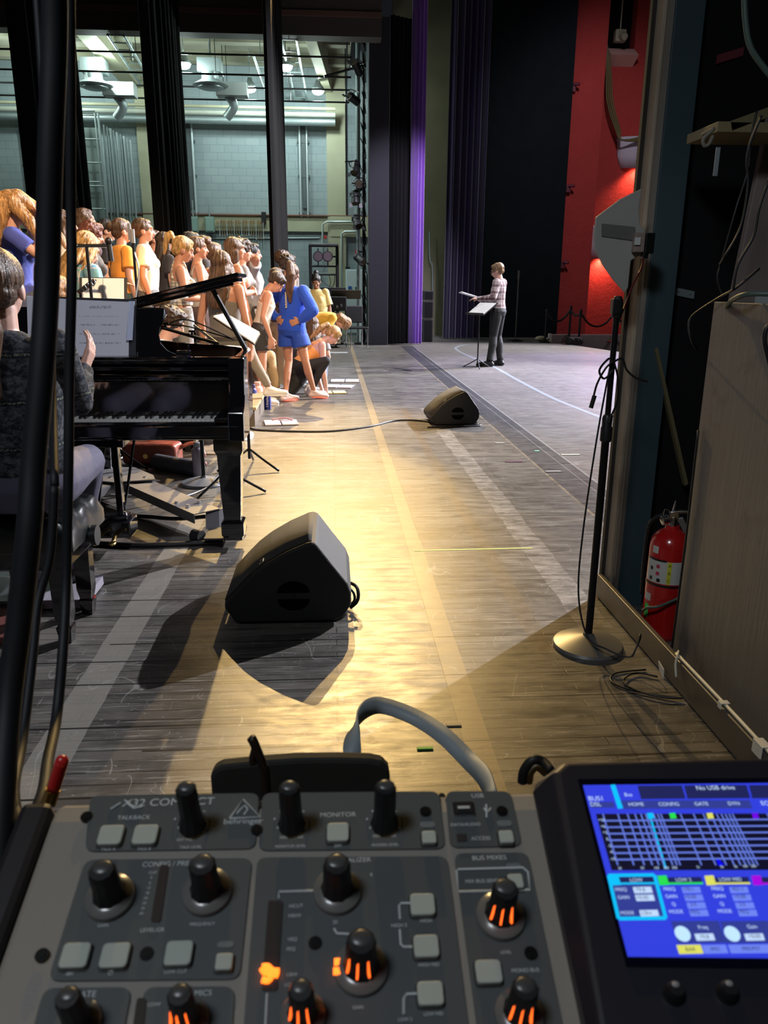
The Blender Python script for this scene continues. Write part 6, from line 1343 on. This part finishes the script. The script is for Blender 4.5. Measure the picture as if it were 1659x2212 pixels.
for k, s_ in enumerate(('CLIP', '0', '6', '12', '18', '24', '30', '36', '60')): L(s_, 331-k*3, 1889+k*11, 6)
obj('lettering', bml, TXT, con)
# view boxes, lines, logo
bm = nb()
def line(pts, r=.00055, w=.0017):
    P_ = [cp_(*p) for p in pts]; tube(bm, [V((p.x, p.y, w)) for p in P_], r, 4, 0)
for pts in ([(603, 1945), (603, 1930), (678, 1928)], [(722, 2010), (728, 2020), (762, 2022)], [(888, 1955), (866, 1955), (862, 1960), (864, 1990)], [(864, 2012), (866, 2044), (872, 2049), (890, 2049)], [(900, 2150), (878, 2151), (872, 2160), (872, 2195)], [(578, 2150), (574, 2230)],
            [(988, 1882), (1128, 1878), (1140, 1888), (1144, 1926), (990, 1930), (986, 1884)], [(497, 1772), (526, 1731), (563, 1769), (497, 1772)], [(512, 1762), (520, 1752), (530, 1744), (536, 1752), (528, 1764)], [(1051, 1770), (1050, 1742)], [(1045, 1750), (1051, 1760), (1060, 1750)], [(240, 1752), (262, 1738)], [(276, 1735), (290, 1750), (308, 1746)]): line(pts)
for x, y in ((631, 1765), (830, 1765), (417, 1765)):
    for k in range(7):
        if k == 3: continue
        a = R(-35+k*41.7); line([(x+math.cos(a+math.pi)*36, y+12-math.sin(a)*26), (x+math.cos(a+math.pi)*39, y+12-math.sin(a)*28)], .0007)
obj('panel_lines', bm, TXT, con)
for x, y in ((923, 1785), (1089, 1782), (1108, 1875), (488, 2044)):
    p, q = cp_(x-17, y-6), cp_(x+17, y+6); bm = nb(); rrect(bm, [(p.x, p.y, 0), (q.x, p.y, 0), (q.x, q.y, 0), (p.x, q.y, 0)], .002, .001, .0017); obj('view_badge', bm, mat('view badge', (.17, .19, .19), .5), con)
# screws
for x, y in ((188, 1768), (92, 2067), (555, 1797), (919, 1757), (1084, 1756), (318, 2064), (681, 2041), (1146, 2063)):
    bm = nb(); p = cp_(x, y); cyl(bm, (p.x, p.y, .0008), (p.x, p.y, .0019), .0031, n=14); cyl(bm, (p.x, p.y, .0018), (p.x, p.y, .0022), .0016, n=6)
    obj('screw', bm, mat('dark screw', (.02, .02, .02), .35, .7), con)
# buttons
BT = mat('pale rubber button', (.46, .50, .44), .5)
def button(x, y, w_, h_):
    c = cp_(x, y, .004); wx = (cp_(x+w_/2, y, .004)-cp_(x-w_/2, y, .004)).length; hy = (cp_(x, y-h_/2, .004)-cp_(x, y+h_/2, .004)).length
    bm = nb(); q = [(c.x-wx/2, c.y-hy/2, 0), (c.x+wx/2, c.y-hy/2, 0), (c.x+wx/2, c.y+hy/2, 0), (c.x-wx/2, c.y+hy/2, 0)]; rrect(bm, q, wx*.18, .0012, .0045); b_ = obj('button', bm, BT, con, bev=.0006)
    bm = nb(); g = .0007; q = [(c.x-wx/2-g, c.y-hy/2-g, 0), (c.x+wx/2+g, c.y-hy/2-g, 0), (c.x+wx/2+g, c.y+hy/2+g, 0), (c.x-wx/2-g, c.y+hy/2+g, 0)]; rrect(bm, q, wx*.2, .0011, .0015); obj('button_gap', bm, BLK, b_)
for a in ((239, 1803, 52, 40), (314, 1802, 52, 40), (730, 1797, 47, 39), (927, 1808, 31, 26), (1094, 1807, 31, 26), (1114, 1903, 33, 30), (162, 2063, 60, 52), (248, 2063, 60, 52), (386, 2058, 58, 52), (484, 2077, 37, 36), (913, 1953, 53, 46), (921, 2043, 54, 48), (1056, 2098, 56, 50), (930, 2145, 56, 52)): button(*a)
# knobs
KB = mat('knob black rubber', (.010, .010, .011), .45); KC = mat('translucent knob base', (.16, .155, .145), .25, coat=.3); LED = mat('orange led', (.05, .01, .0), .5, emit=(1, .13, .015), es=2.2); LEDB = mat('orange led bright', (1, .3, .05), .5, emit=(1, .17, .012), es=2.6)
def knob(x, y, d_, base=True, lit=0, tall=.024):
    c = cp_(x, y); s_ = (cp_(x+d_/2, y)-cp_(x-d_/2, y)).length/2
    k = bpy.data.objects.new('rotary_knob', None); COL.objects.link(k); k.parent = con; k.location = (c.x, c.y, .0012)
    r_ = s_*(.66 if base else 1.0)
    if base:
        bm = nb(); lathe(bm, [(s_, 0), (s_, .001), (s_*.97, .0025), (s_*.75, .0042), (s_*.6, .0046)], 40); obj('skirt', bm, KC, k, smooth='auto')
    n_ = 40; bm = nb(); rings = []
    for (rr, z) in ((1.12, .002), (1.05, .004), (.86, .008), (.82, tall-.0015), (.70, tall)):
        ring = []
        for i in range(n_):
            a = 2*math.pi*i/n_; fl = 1-.05*(abs(math.sin(a*5))**.5); ring.append(bm.verts.new((r_*rr*fl*math.cos(a), r_*rr*fl*math.sin(a), z)))
        rings.append(ring)
    for A, B in zip(rings, rings[1:]):
        for i in range(n_): bm.faces.new((A[i], A[(i+1) % n_], B[(i+1) % n_], B[i]))
    bm.faces.new(rings[0][::-1]); bm.faces.new(rings[-1]); obj('grip', bm, KB, k, smooth='auto')
    bm = nb(); sph(bm, (0, r_*.15, tall-.0004), (r_*.62, r_*.5, .0012), 10); obj('cap', bm, mat('knob cap', (.07, .07, .07), .3), k, smooth=True)
    if lit:
        bm = nb()
        for a in (-52, -14, 26):
            M = Matrix.Rotation(R(a), 4, 'Z') @ Matrix.Translation((0, -r_*.86, tall*.52)) @ Matrix.Rotation(R(-9), 4, 'X'); box(bm, (0, 0, 0), (r_*.10, .0009, tall*.45), M)
        obj('led_slot', bm, LED, k)
for x, y in ((418, 1790), (631, 1788), (830, 1786)): knob(x, y, 55, False, tall=.032)
knob(240, 1944, 106); knob(449, 1932, 108); knob(729, 1930, 106)
knob(780, 2096, 118, lit=1); knob(1080, 1984, 106, lit=1); knob(655, 2200, 100, lit=1); knob(1120, 2196, 108, lit=1); knob(172, 2216, 100); knob(404, 2210, 100, lit=1)
bm = nb()
for (x, y) in ((733, 2079), (731, 2099)): p = cp_(x, y, .004); box(bm, (p.x, p.y, .0045), (.0045, .0028, .001))
obj('led_ring', bm, LEDB, con)
# strips / meters
for pts in ([(580, 1950), (612, 1950), (600, 2145), (566, 2145)], [(347, 1873), (366, 1873), (348, 1996), (326, 1996)], [(297, 2160), (318, 2160), (310, 2240), (286, 2240)]):
    bm = nb(); q = [cp_(x, y).xy.to_3d() for x, y in pts]; rrect(bm, q, .0015, .0012, .0019); obj('meter_window', bm, mat('smoked window', (.055, .045, .042), .25), con)
bm = nb()
for pts in ([(567, 2095), (580, 2094), (590, 2103), (604, 2104)], [(567, 2122), (580, 2124), (590, 2112), (602, 2112)], [(578, 2098), (588, 2104), (602, 2108)], [(566, 2098), (572, 2106), (584, 2108)]): tube(bm, [V((cp_(*p).x, cp_(*p).y, .0024)) for p in pts], .0014, 6, 3)
obj('led_symbol', bm, LEDB, con)
p, q = cp_(976, 1740), cp_(1026, 1767)
bm = nb(); rrect(bm, [(p.x, q.y, 0), (q.x, q.y, 0), (q.x, p.y, 0), (p.x, p.y, 0)], .001, .001, .003); u_ = obj('usb_socket', bm, CHR, con)
bm = nb(); box2(bm, (p.x+.0013, q.y+.0013, .003), (q.x-.0013, p.y-.0013, .0033)); obj('socket_opening', bm, BLK, u_); bm = nb(); box2(bm, (p.x+.0025, (p.y+q.y)/2-.0005, .0033), (q.x-.0025, (p.y+q.y)/2+.001, .0036)); obj('tongue', bm, WHP, u_)
p = cp_(997, 1814); bm = nb(); box(bm, (p.x, p.y, .0015), (.005, .004, .001)); obj('access_window', bm, mat('smoked window', 0), con)
# raised screen housing
ws = .017
def sp_(px, py, w=ws): return pan(px, py, w)
P_ = [sp_(1200, 1640), sp_(1700, 1636), sp_(1900, 2300), sp_(1305, 2300)]
B_ = [cp_(1148, 1700), cp_(1750, 1690), cp_(1950, 2300), cp_(1262, 2300)]
xr_ = P_[0].x+.42; yb_ = P_[3].y-.05
ns = nb()
a = sp_(1197, 1645); b = sp_(1295, 2230); dx = (b.x-a.x)/(b.y-a.y); a0 = cp_(1143, 1700); b0 = cp_(1250, 2212); dx0 = (b0.x-a0.x)/(b0.y-a0.y)
top_ = [V((a.x+.006, a.y, ws)), V((xr_, a.y, ws)), V((xr_+.05, yb_, ws)), V((a.x+dx*(yb_-a.y), yb_, ws)), V((a.x-.001, a.y-.006, ws))]
bot_ = [V((a0.x+.004, a.y+.001, -.001)), V((xr_, a.y+.001, -.001)), V((xr_+.05, yb_, -.001)), V((a0.x+dx0*(yb_-a0.y), yb_, -.001)), V((a0.x, a0.y-.004, -.001))]
va = [ns.verts.new(p) for p in top_]; vb_ = [ns.verts.new(p) for p in bot_]
ns.faces.new(va); ns.faces.new(vb_[::-1])
for i in range(5): j = (i+1) % 5; ns.faces.new((va[i], vb_[i], vb_[j], va[j]))
obj('screen_housing', ns, mat('housing black', (.012, .012, .020), .45), con, bev=.003, seg=3)
wz = ws+.0006
S4 = [pan(1248, 1684, wz), pan(1900, 1680, wz), pan(1960, 2095, wz), pan(1352, 2088, wz)]
bm = nb(); prism(bm, [p for p in S4], (0, 0, .0004)); scr = obj('screen', bm, mat('screen glass', (.004, .004, .012), .15), con)
wz += .0006
def em(nm, c, s_=1.0): return mat(nm, (0, 0, 0), .5, emit=c, es=s_)
BG = em('screen blue', (.03, .05, .74), 1.0); BGD = em('screen deep blue', (.012, .016, .10)); BGL = em('screen light blue', (.16, .24, .9)); WHE = em('screen white', (.55, .72, 1)); GRD = em('screen grid', (.13, .20, .75)); CY_ = em('screen cyan', (.0, .55, 1.0)); GRN = em('screen green', (.02, .75, .08)); YEL = em('screen yellow', (.75, .75, .12)); MAG = em('screen magenta', (.4, .0, .75)); BLE = em('screen black', (.003, .003, .02)); PUR = em('screen purple', (.16, .0, .8)); PUB = em('screen pure blue', (.0, .0, .9))
def Z(x, y, w=None): return pan(1100+x*.337, 1600+y*.337, wz if w is None else w)
def q4(nm, pts, m, lift=.00005):
    bm = nb(); bm.faces.new([bm.verts.new(Z(*p)+V((0, 0, lift))) for p in pts]); return obj(nm, bm, m, scr)
SX = 1900
sl = lambda y: 472+(y-285)*(760-472)/(1385-285)      # left slant of the screen
def slx(x, y0, y): return x+(y-y0)*(.27+.11*(x-472)/520*.35*2.0/1.35)  # approximate fan
q4('screen_background', [(472, 285), (SX, 268), (SX+200, 1400), (760, 1385)], BG)
def bar(nm, x0, y0, x1, y1, m, lift, k0=.27, k1=.3): return q4(nm, [(x0, y0), (x1, y0-3), (x1+(y1-y0)*k1, y1-3), (x0+(y1-y0)*k0, y1)], m, lift)
bar('status_box', 822, 290, 1105, 375, BGD, .0001); bar('status_box', 1120, 288, 1520, 372, BGD, .0001); bar('status_box', 1535, 286, 1900, 370, BGD, .0001)
bar('cyan_bar', 648, 285, 678, 438, CY_, .0002, .32, .34)
bar('tab_row', 712, 385, 1540, 438, em('screen tab', (.03, .045, .3)), .0001, .3, .35)
bar('channel_box', 515, 395, 668, 432, em('screen tab', 0), .0001, .3, .3)
bar('graph_area', 555, 470, SX, 832, BLE, .00012, .28, .38)
bm = nb()
def gl(p, q, r): a, b = Z(*p), Z(*q); d = (b-a).normalized(); s_ = V((-d.y, d.x, 0))*r; bm.faces.new([bm.verts.new(v+V((0, 0, .00022))) for v in (a-s_, b-s_, b+s_, a+s_)])
for k in range(7): y_ = 512+k*41.5; gl((595+k*14, y_+3), (SX, y_-8), .00042)
for x in (600, 695, 757, 805, 843, 873, 925, 950, 970, 1096, 1180, 1243, 1290, 1328, 1358, 1384, 1408, 1430): k = .29+(x-600)*.00025; gl((x, 470), (x+k*330, 800), .00036)
for x in (1650, 1730, 1790): gl((x, 468), (x+190, 800), .00036)
obj('grid_lines', bm, GRD, scr)
bm = nb(); gl((900, 480), (1002, 820), .0005); obj('cyan_marker_line', bm, CY_, scr)
for x, m in ((900, CY_), (1043, GRN), (1282, YEL), (1572, PUR)): bar('band_marker', x-19, 467, x+19, 503, m, .0003)
q4('blue_pointer', [(1325, 765), (1345, 762), (1380, 800), (1340, 805)], PUB, .0003)
for k, (x, m) in enumerate(((640, CY_), (948, GRN), (1250, YEL), (1550, MAG), (1850, YEL))):
    bar('band_card', x, 868, x+290, 1140, BG if k else em('screen tab', 0), .0001, .25+.05*k, .27+.05*k)
    bar('band_title', x+55, 878, x+280, 918, BGD, .0002, .25, .3); bar('band_number', x, 868, x+58, 930, m, .0003, .25, .3)
    bar('band_underline', x+20, 912, x+292, 924, m, .00025, .25, .3)
    for j, y_ in enumerate((940, 990, 1040, 1088)):
        if k == 0 and j == 2: continue
        xx = x+130+(y_-868)*(.28+.05*k); bar('value_box', xx, y_, xx+118, y_+40, (WHE if k == 0 else BGL), .0002, .3, .3)
        if k == 0: pass
bm = nb()
for p, q in (((636, 865), (930, 862)), ((930, 862), (1003, 1138)), ((1003, 1138), (700, 1142)), ((700, 1142), (636, 865))): gl(p, q, .0008)
obj('selection_frame', bm, CY_, scr)
bar('lower_panel', 705, 1160, 1025, 1318, BG, .0002); 
for x in (1035, 1350, 1660): bar('encoder_panel', x, 1158, x+305, 1300, em('screen tab', 0), .0001, .33, .4)
for x in (1110, 1428, 1745):
    bm = nb(); c = Z(x, 1240); prism(bm, [c+V((.0034*math.cos(a), .0034*math.sin(a), .0003)) for a in [k*math.pi/14 for k in range(28)]], (0, 0, .0001)); obj('encoder_dial', bm, em('screen dial', (.5, .75, 1.0), 1.1), scr)
    bar('value_box', x+75, 1240, x+195, 1285, WHE, .0003, .35, .35)
bm = nb(); gl((1085, 1240), (1112, 1244), .0006); gl((1418, 1200), (1426, 1235), .0006); obj('dial_pointer', bm, BGD, scr)
bar('lit_tab', 1070, 1312, 1225, 1370, YEL, .0003, .33, .35); bar('pale_tab', 1232, 1312, 1385, 1368, BGL, .0003, .35, .37); bar('pale_tab', 1400, 1310, 1700, 1366, BGL, .0003, .37, .4)
def stx(s_, x, y, hh, m, lift=.0005):
    p, q = Z(x, y), Z(x, y+hh); e_ = Z(x+20, y-.3); bm = nb(); an = math.atan2((e_-p).y, (e_-p).x); addtext(bm, s_, (p-q).length*1.5, Matrix.Translation(p+V((0, 0, lift))) @ Matrix.Rotation(an, 4, 'Z')); return bm
groups = {0: (WHE, [('BUS1', 555, 375, 26), ('DSL', 552, 412, 24), ('No USB drive', 1320, 306, 24), ('Bus', 762, 350, 20), ('HOME', 812, 412, 20), ('CONFIG', 1022, 411, 20), ('GATE', 1230, 409, 20), ('DYN', 1438, 407, 20), ('EQ', 1640, 405, 24), ('LOW', 812, 898, 22), ('LOW 2', 1115, 896, 20), ('LOW MID', 1415, 894, 20), ('FREQ', 715, 958, 20), ('GAIN', 732, 1008, 20), ('MODE', 755, 1108, 20), ('FREQ', 1025, 955, 20), ('GAIN', 1038, 1002, 20), ('Q', 1053, 1052, 20), ('MODE', 1068, 1100, 20), ('FREQ', 1332, 952, 20), ('GAIN', 1345, 1000, 20), ('Q', 1362, 1050, 20), ('MODE', 1380, 1097, 20), ('Freq', 1240, 1200, 22), ('Gain', 1555, 1196, 22), ('+10', 590, 512, 16), ('+6', 600, 553, 16), ('+3', 612, 592, 16), ('0', 628, 635, 16), ('-3', 642, 678, 16), ('-6', 652, 716, 16), ('-10', 662, 762, 16), ('20', 708, 822, 14), ('50', 852, 820, 14), ('100', 942, 820, 14), ('200', 1005, 819, 14), ('500', 1058, 818, 14), ('1k', 1208, 814, 14), ('2k', 1362, 812, 14), ('5k', 1450, 810, 14), ('10k', 1510, 808, 14), ('20k', 1565, 808, 14)]),
          1: (BGD, [('79.8', 840, 960, 22), ('+0.00', 852, 1010, 22), ('LShv', 880, 1108, 22), ('170.1', 1148, 957, 20), ('+0.00', 1160, 1005, 20), ('2.0', 1178, 1053, 20), ('PEQ', 1190, 1102, 20), ('421.1', 1465, 955, 20), ('+0.00', 1478, 1003, 20), ('2.0', 1492, 1052, 20), ('PEQ', 1505, 1100, 20), ('79.8', 1250, 1262, 22), ('+0.00', 1570, 1258, 22), ('BAR', 1160, 1342, 24), ('SPEC', 1320, 1340, 20), ('PRE/PST', 1550, 1338, 22)])}
for k, (m, L_) in groups.items():
    big_ = nb()
    for a in L_:
        b2 = stx(*a, m); me = bpy.data.meshes.new('t'); b2.to_mesh(me); b2.free(); big_.from_mesh(me); bpy.data.meshes.remove(me)
    obj('screen_lettering', big_, m, scr)
for x, y in ((1455, 2150), (1570, 2148)):
    c = pan(x, y, ws); bm = nb(); lathe(bm, [(.0045, 0), (.004, .003), (.0035, .005), (.0028, .006)], 32, Matrix.Translation((c.x, c.y, ws))); k_ = obj('encoder_knob', bm, KB, con, smooth='auto')
    bm = nb(); sph(bm, (c.x, c.y+.0015, ws+.006), (.0016, .0012, .0006), 8); obj('cap', bm, mat('painted cap glint', (.3, .3, .3), .3), k_, smooth=True)  # glint painted into the pale cap colour
# case and stand carrying the console
bm = nb(); cA = MC @ V(((ul+ur)/2, vt-.12, -.06)); box2(bm, (cA.x-.45, cA.y-.45, 0), (cA.x+.45, cA.y+.05, .06))
for s_ in (-.4, .4):
    for y_ in (-.4, 0): box(bm, (cA.x+s_, cA.y+y_, .49), (.05, .05, .9))
box2(bm, (cA.x-.45, cA.y-.45, .92), (cA.x+.45, .56, .945)); one('console_table', bm, BLK, 'black table standing beneath the mixing console', 'table')
bm = nb(); cC = MC @ V((ul+.3, vb+.05, -.058)); prism(bm, [(-.35, cA.y-.30, .945), (-.35, cA.y+.02, .945), (-.35, cA.y+.02, cA.z-.0), (-.35, cA.y-.30, cA.z-.09)], (.8, 0, 0))
one('support_wedge', bm, BLK, 'dark tilting support under the mixing console', 'support')
# dark laptop-like board standing behind the console, with its upright clip
bm = nb(); P_ = [(454, 1682), (462, 1664), (480, 1656), (560, 1648), (640, 1642), (730, 1641), (800, 1643), (825, 1648), (840, 1662), (843, 1682)]
PP = [fy(x, y, .50) for x, y in P_]; PP += [V((PP[-1].x, .50, .945)), V((PP[0].x, .50, .945))]
prism(bm, PP, (0, .012, 0)); cb = one('rounded_board', bm, mat('dark fabric board', (.018, .018, .016), .8), 'dark rounded board standing up behind the console', 'board', bev=.003)
bm = nb(); tube(bm, [fy(x, y, .47) for x, y in ((543, 1592), (552, 1610), (546, 1638), (548, 1650))], .0028, 8); tube(bm, [fy(x, y, .47) for x, y in ((543, 1594), (552, 1612), (566, 1650), (574, 1690))]+[V((fy(578, 1700, .47).x, .47, .946))], .0034, 8); one('cable_clip', bm, mat('brown black clip', (.02, .014, .012), .4), 'bent dark clip standing in front of the rounded board', 'clip', smooth=True)
# pale strap looping up
bm = nb(); pts = smoothpath([fy(*p) for p in ((757, 1720, .60), (760, 1640, .62), (763, 1590, .64), (775, 1552, .66), (800, 1527, .68), (835, 1525, .69), (900, 1550, .68), (960, 1590, .65), (1010, 1640, .62), (1045, 1680, .58), (1058, 1730, .54), (1060, 1850, .52))], 6)
A = []; B = []
for i, p in enumerate(pts):
    d = (pts[min(i+1, len(pts)-1)]-pts[max(i-1, 0)]).normalized(); w_ = V((.35, .75, .5)) if True else 0; w_ = (w_-d*w_.dot(d)).normalized()*.0085
    A.append(bm.verts.new(p+w_)); B.append(bm.verts.new(p-w_))
for i in range(len(pts)-1): bm.faces.new((A[i], A[i+1], B[i+1], B[i]))
o = one('fabric_strap', bm, mat('pale grey strap', (.28, .32, .34), .55), 'pale grey strap looping up from behind the console', 'strap', smooth=True); s_ = o.modifiers.new('s', 'SOLIDIFY'); s_.thickness = .002
bm = nb(); tube(bm, [fy(*p) for p in ((1128, 1690, .47), (1132, 1665, .47), (1150, 1642, .47), (1172, 1645, .47), (1190, 1665, .46))], .0035, 10); one('cable_loop', bm, RUB, 'small black cable loop poking up at the screen corner', 'cable', smooth=True)
bm = nb(); tube(bm, [fy(*p) for p in ((1142, 1690, .48), (1146, 1668, .48), (1160, 1656, .48), (1178, 1670, .48))], .003, 10); one('cable_loop', bm, mat('tan cable', (.3, .25, .16), .5), 'tan cable inside the black loop at the screen corner', 'cable', smooth=True)
# red tipped peg at left rear corner
bm = nb(); a = fy(116, 1702, .43); b = fy(134, 1645, .43); tube(bm, [a, a.lerp(b, .5), b], .0042, 14, 4); sph(bm, b, .0042, 8); r_ = thing('red_tipped_peg', 'red plastic-capped peg at the left rear console corner', 'peg', a)
o = obj('red_cap', bm, mat('red plastic', (.55, .02, .02), .3, coat=.3), r_, smooth=True); o.location = -a
bm = nb(); cyl(bm, a+(a-b)*.05, a+(a-b)*.6, .0046, n=12); o = obj('metal_ferrule', bm, BRS, r_, smooth='auto'); o.location = -a
# hanging cables in front at left
def near(pts, r, label, name='hanging_cable'):
    bm = nb(); tube(bm, [fy(*p) for p in pts], r, 14, 6); return one(name, bm, mat('black cable jacket', (.008, .009, .013), .6), label, 'cable', smooth=True)
near([(117, -60, .62), (117, 100, .62), (108, 350, .61), (102, 600, .60), (90, 800, .58), (72, 1000, .56), (62, 1150, .54), (40, 1350, .52), (20, 1500, .5), (8, 1650, .47), (-6, 1900, .42)], .0088, 'thick black multicore cable hanging down the left side of the view')
near([(150, -60, .70), (152, 200, .70), (153, 460, .70), (155, 600, .69), (150, 800, .68), (148, 1000, .66), (143, 1250, .64), (136, 1400, .6), (122, 1550, .56), (104, 1640, .50), (93, 1712, .45), (60, 1790, .42)], .0042, 'slim black cable hanging right of the thick one')
near([(118, 1050, .70), (108, 1200, .68), (82, 1300, .66), (70, 1420, .62), (48, 1600, .56), (30, 1700, .50), (38, 1765, .46), (60, 1790, .42)], .0042, 'second slim black cable joining low behind the thick one')
near([(75, -60, .95), (92, 200, .93), (104, 500, .9), (112, 800, .86), (118, 1050, .70)], .004, 'slim black cable running down close behind the thick cable')
# ================================================================ LIGHT
def spot(name, loc, to, e, col, size, blend=.3, rad=.05):
    l = bpy.data.lights.new(name, 'SPOT'); l.energy = e; l.color = col; l.spot_size = R(size); l.spot_blend = blend; l.shadow_soft_size = rad
    o = bpy.data.objects.new(name, l); COL.objects.link(o); o.location = loc; o.rotation_euler = (V(to)-V(loc)).to_track_quat('-Z', 'Y').to_euler(); return o
WARM = (1, .66, .25)
spot('amber_backlight', (-.5, 17.4, 8.2), (-.75, 5.2, 0), 6600, WARM, 29, .55, .05)
spot('amber_backlight', (1.2, 17.2, 7.6), (-1.15, 3.3, 0), 3600, WARM, 19, .4, .05)
spot('amber_front', (1.1, .6, 6.6), (-1.5, 8.6, 1.4), 4000, (1, .70, .42), 40, .5, .1)
spot('amber_side', (3.5, 9.5, 6.5), (-1.2, 8.6, 1.2), 2400, (1, .78, .55), 40, .6, .2)
spot('white_house_light', (13.5, 15.5, 9), (1.0, 6.5, 0), 32000, (.92, .93, 1), 60, .6, .06)
spot('white_house_light', (13.5, 20.0, 9), (2.5, 14.5, .5), 30000, (.96, .94, 1), 50, .5, .06)
spot('violet_house_light', (10, 20, 7), (4.6, 14, 0), 6000, (.35, .3, 1), 40, .8, .1)
spot('red_wall_light', (5.2, 15, 9.5), (7.8, 23, 4), 1300, (.9, .9, 1), 60, .9, .3)
spot('violet_curtain_light', (3.0, 14.0, 7), (1.6, 19.4, 2.6), 3200, (.85, .8, 1), 36, .8, .2)
spot('wing_wash', (.95, 1.2, 5.2), (-1.35, 4.2, 1.1), 330, (.86, .88, 1), 34, .6, .1)
spot('conductor_fill', (3.6, 11.5, 9), (2.75, 14.1, 1.0), 2600, (1, .96, .96), 22, .6, .08)  # added overhead spot that brightens the conductor and his score
w = bpy.data.worlds.new('dim stage'); scene.world = w; w.use_nodes = True
w.node_tree.nodes['Background'].inputs[0].default_value = (.55, .62, .75, 1); w.node_tree.nodes['Background'].inputs[1].default_value = .012
spot('niche_fill_light', (-.9, -.2, 3.5), (1.3, 2.3, .9), 75, (.8, .88, 1), 40, .5, .2)  # added lamp without a fixture, lifts the plywood and niche
l = bpy.data.lights.new('wing_fill_light', 'AREA'); l.energy = 26; l.size = .5; l.color = (.85, .92, 1)  # added unseen lamp above the camera, lifts the console and niche
o = bpy.data.objects.new('wing_fill_light', l); COL.objects.link(o); o.location = (-.9, -.6, 3.6); o.rotation_euler = (V((1.0, 1.8, .6))-V(o.location)).to_track_quat('-Z', 'Y').to_euler()
vs = scene.view_settings; vs.view_transform = 'Standard'; vs.look = 'None'; vs.gamma = 1; vs.exposure = 0; vs.use_curve_mapping = False

GR = {'stanchion': 'rope posts by the red wall', 'barrier_rope': 'ropes between the posts', 'stage_monitor': 'wedge monitors on the floor', 'choir_riser': 'choir risers', 'high_bay_lamp': 'shop lamps', 'side_curtain': 'black side curtains', 'house_curtain': 'purple house curtains',
 'ceiling_pipe': 'pipes along the far wall', 'ceiling_batten': 'battens under the shop ceiling', 'cable_tray': 'cable trays under the shop ceiling', 'air_diffuser': 'ceiling air diffusers', 'wall_track': 'pipe tracks on the far wall', 'wall_sconce': 'sconces on the red wall', 'wall_bracket': 'brackets on the red wall', 'electrical_box': 'electrical boxes',
 'sheet_music': 'scores', 'water_bottle': 'bottles on the floor', 'microphone_stand': 'microphone stands', 'music_stand': 'music stands', 'hanging_cable': 'cables hanging at the left', 'cable': 'loose cables', 'conduit': 'wall conduits', 'tape_scrap': 'tape scraps', 'tape_tab': 'tape tabs on the cord', 'floor_scrap': 'scraps on the floor', 'cable_loop': 'cable loops at the screen corner', 'fire_alarm': 'red alarm boxes'}
for o in bpy.data.objects:
    b_ = o.name.split('.')[0]
    if o.parent is None and 'label' in o and b_ in GR: o['group'] = GR[b_]
    if b_ == 'person' and 'label' in o and not any(q in o['label'] for q in ('pianist', 'conducting', 'player', 'short brown curly')): o['group'] = 'singers in casual clothes'
bpy.data.scenes.remove(TS_)
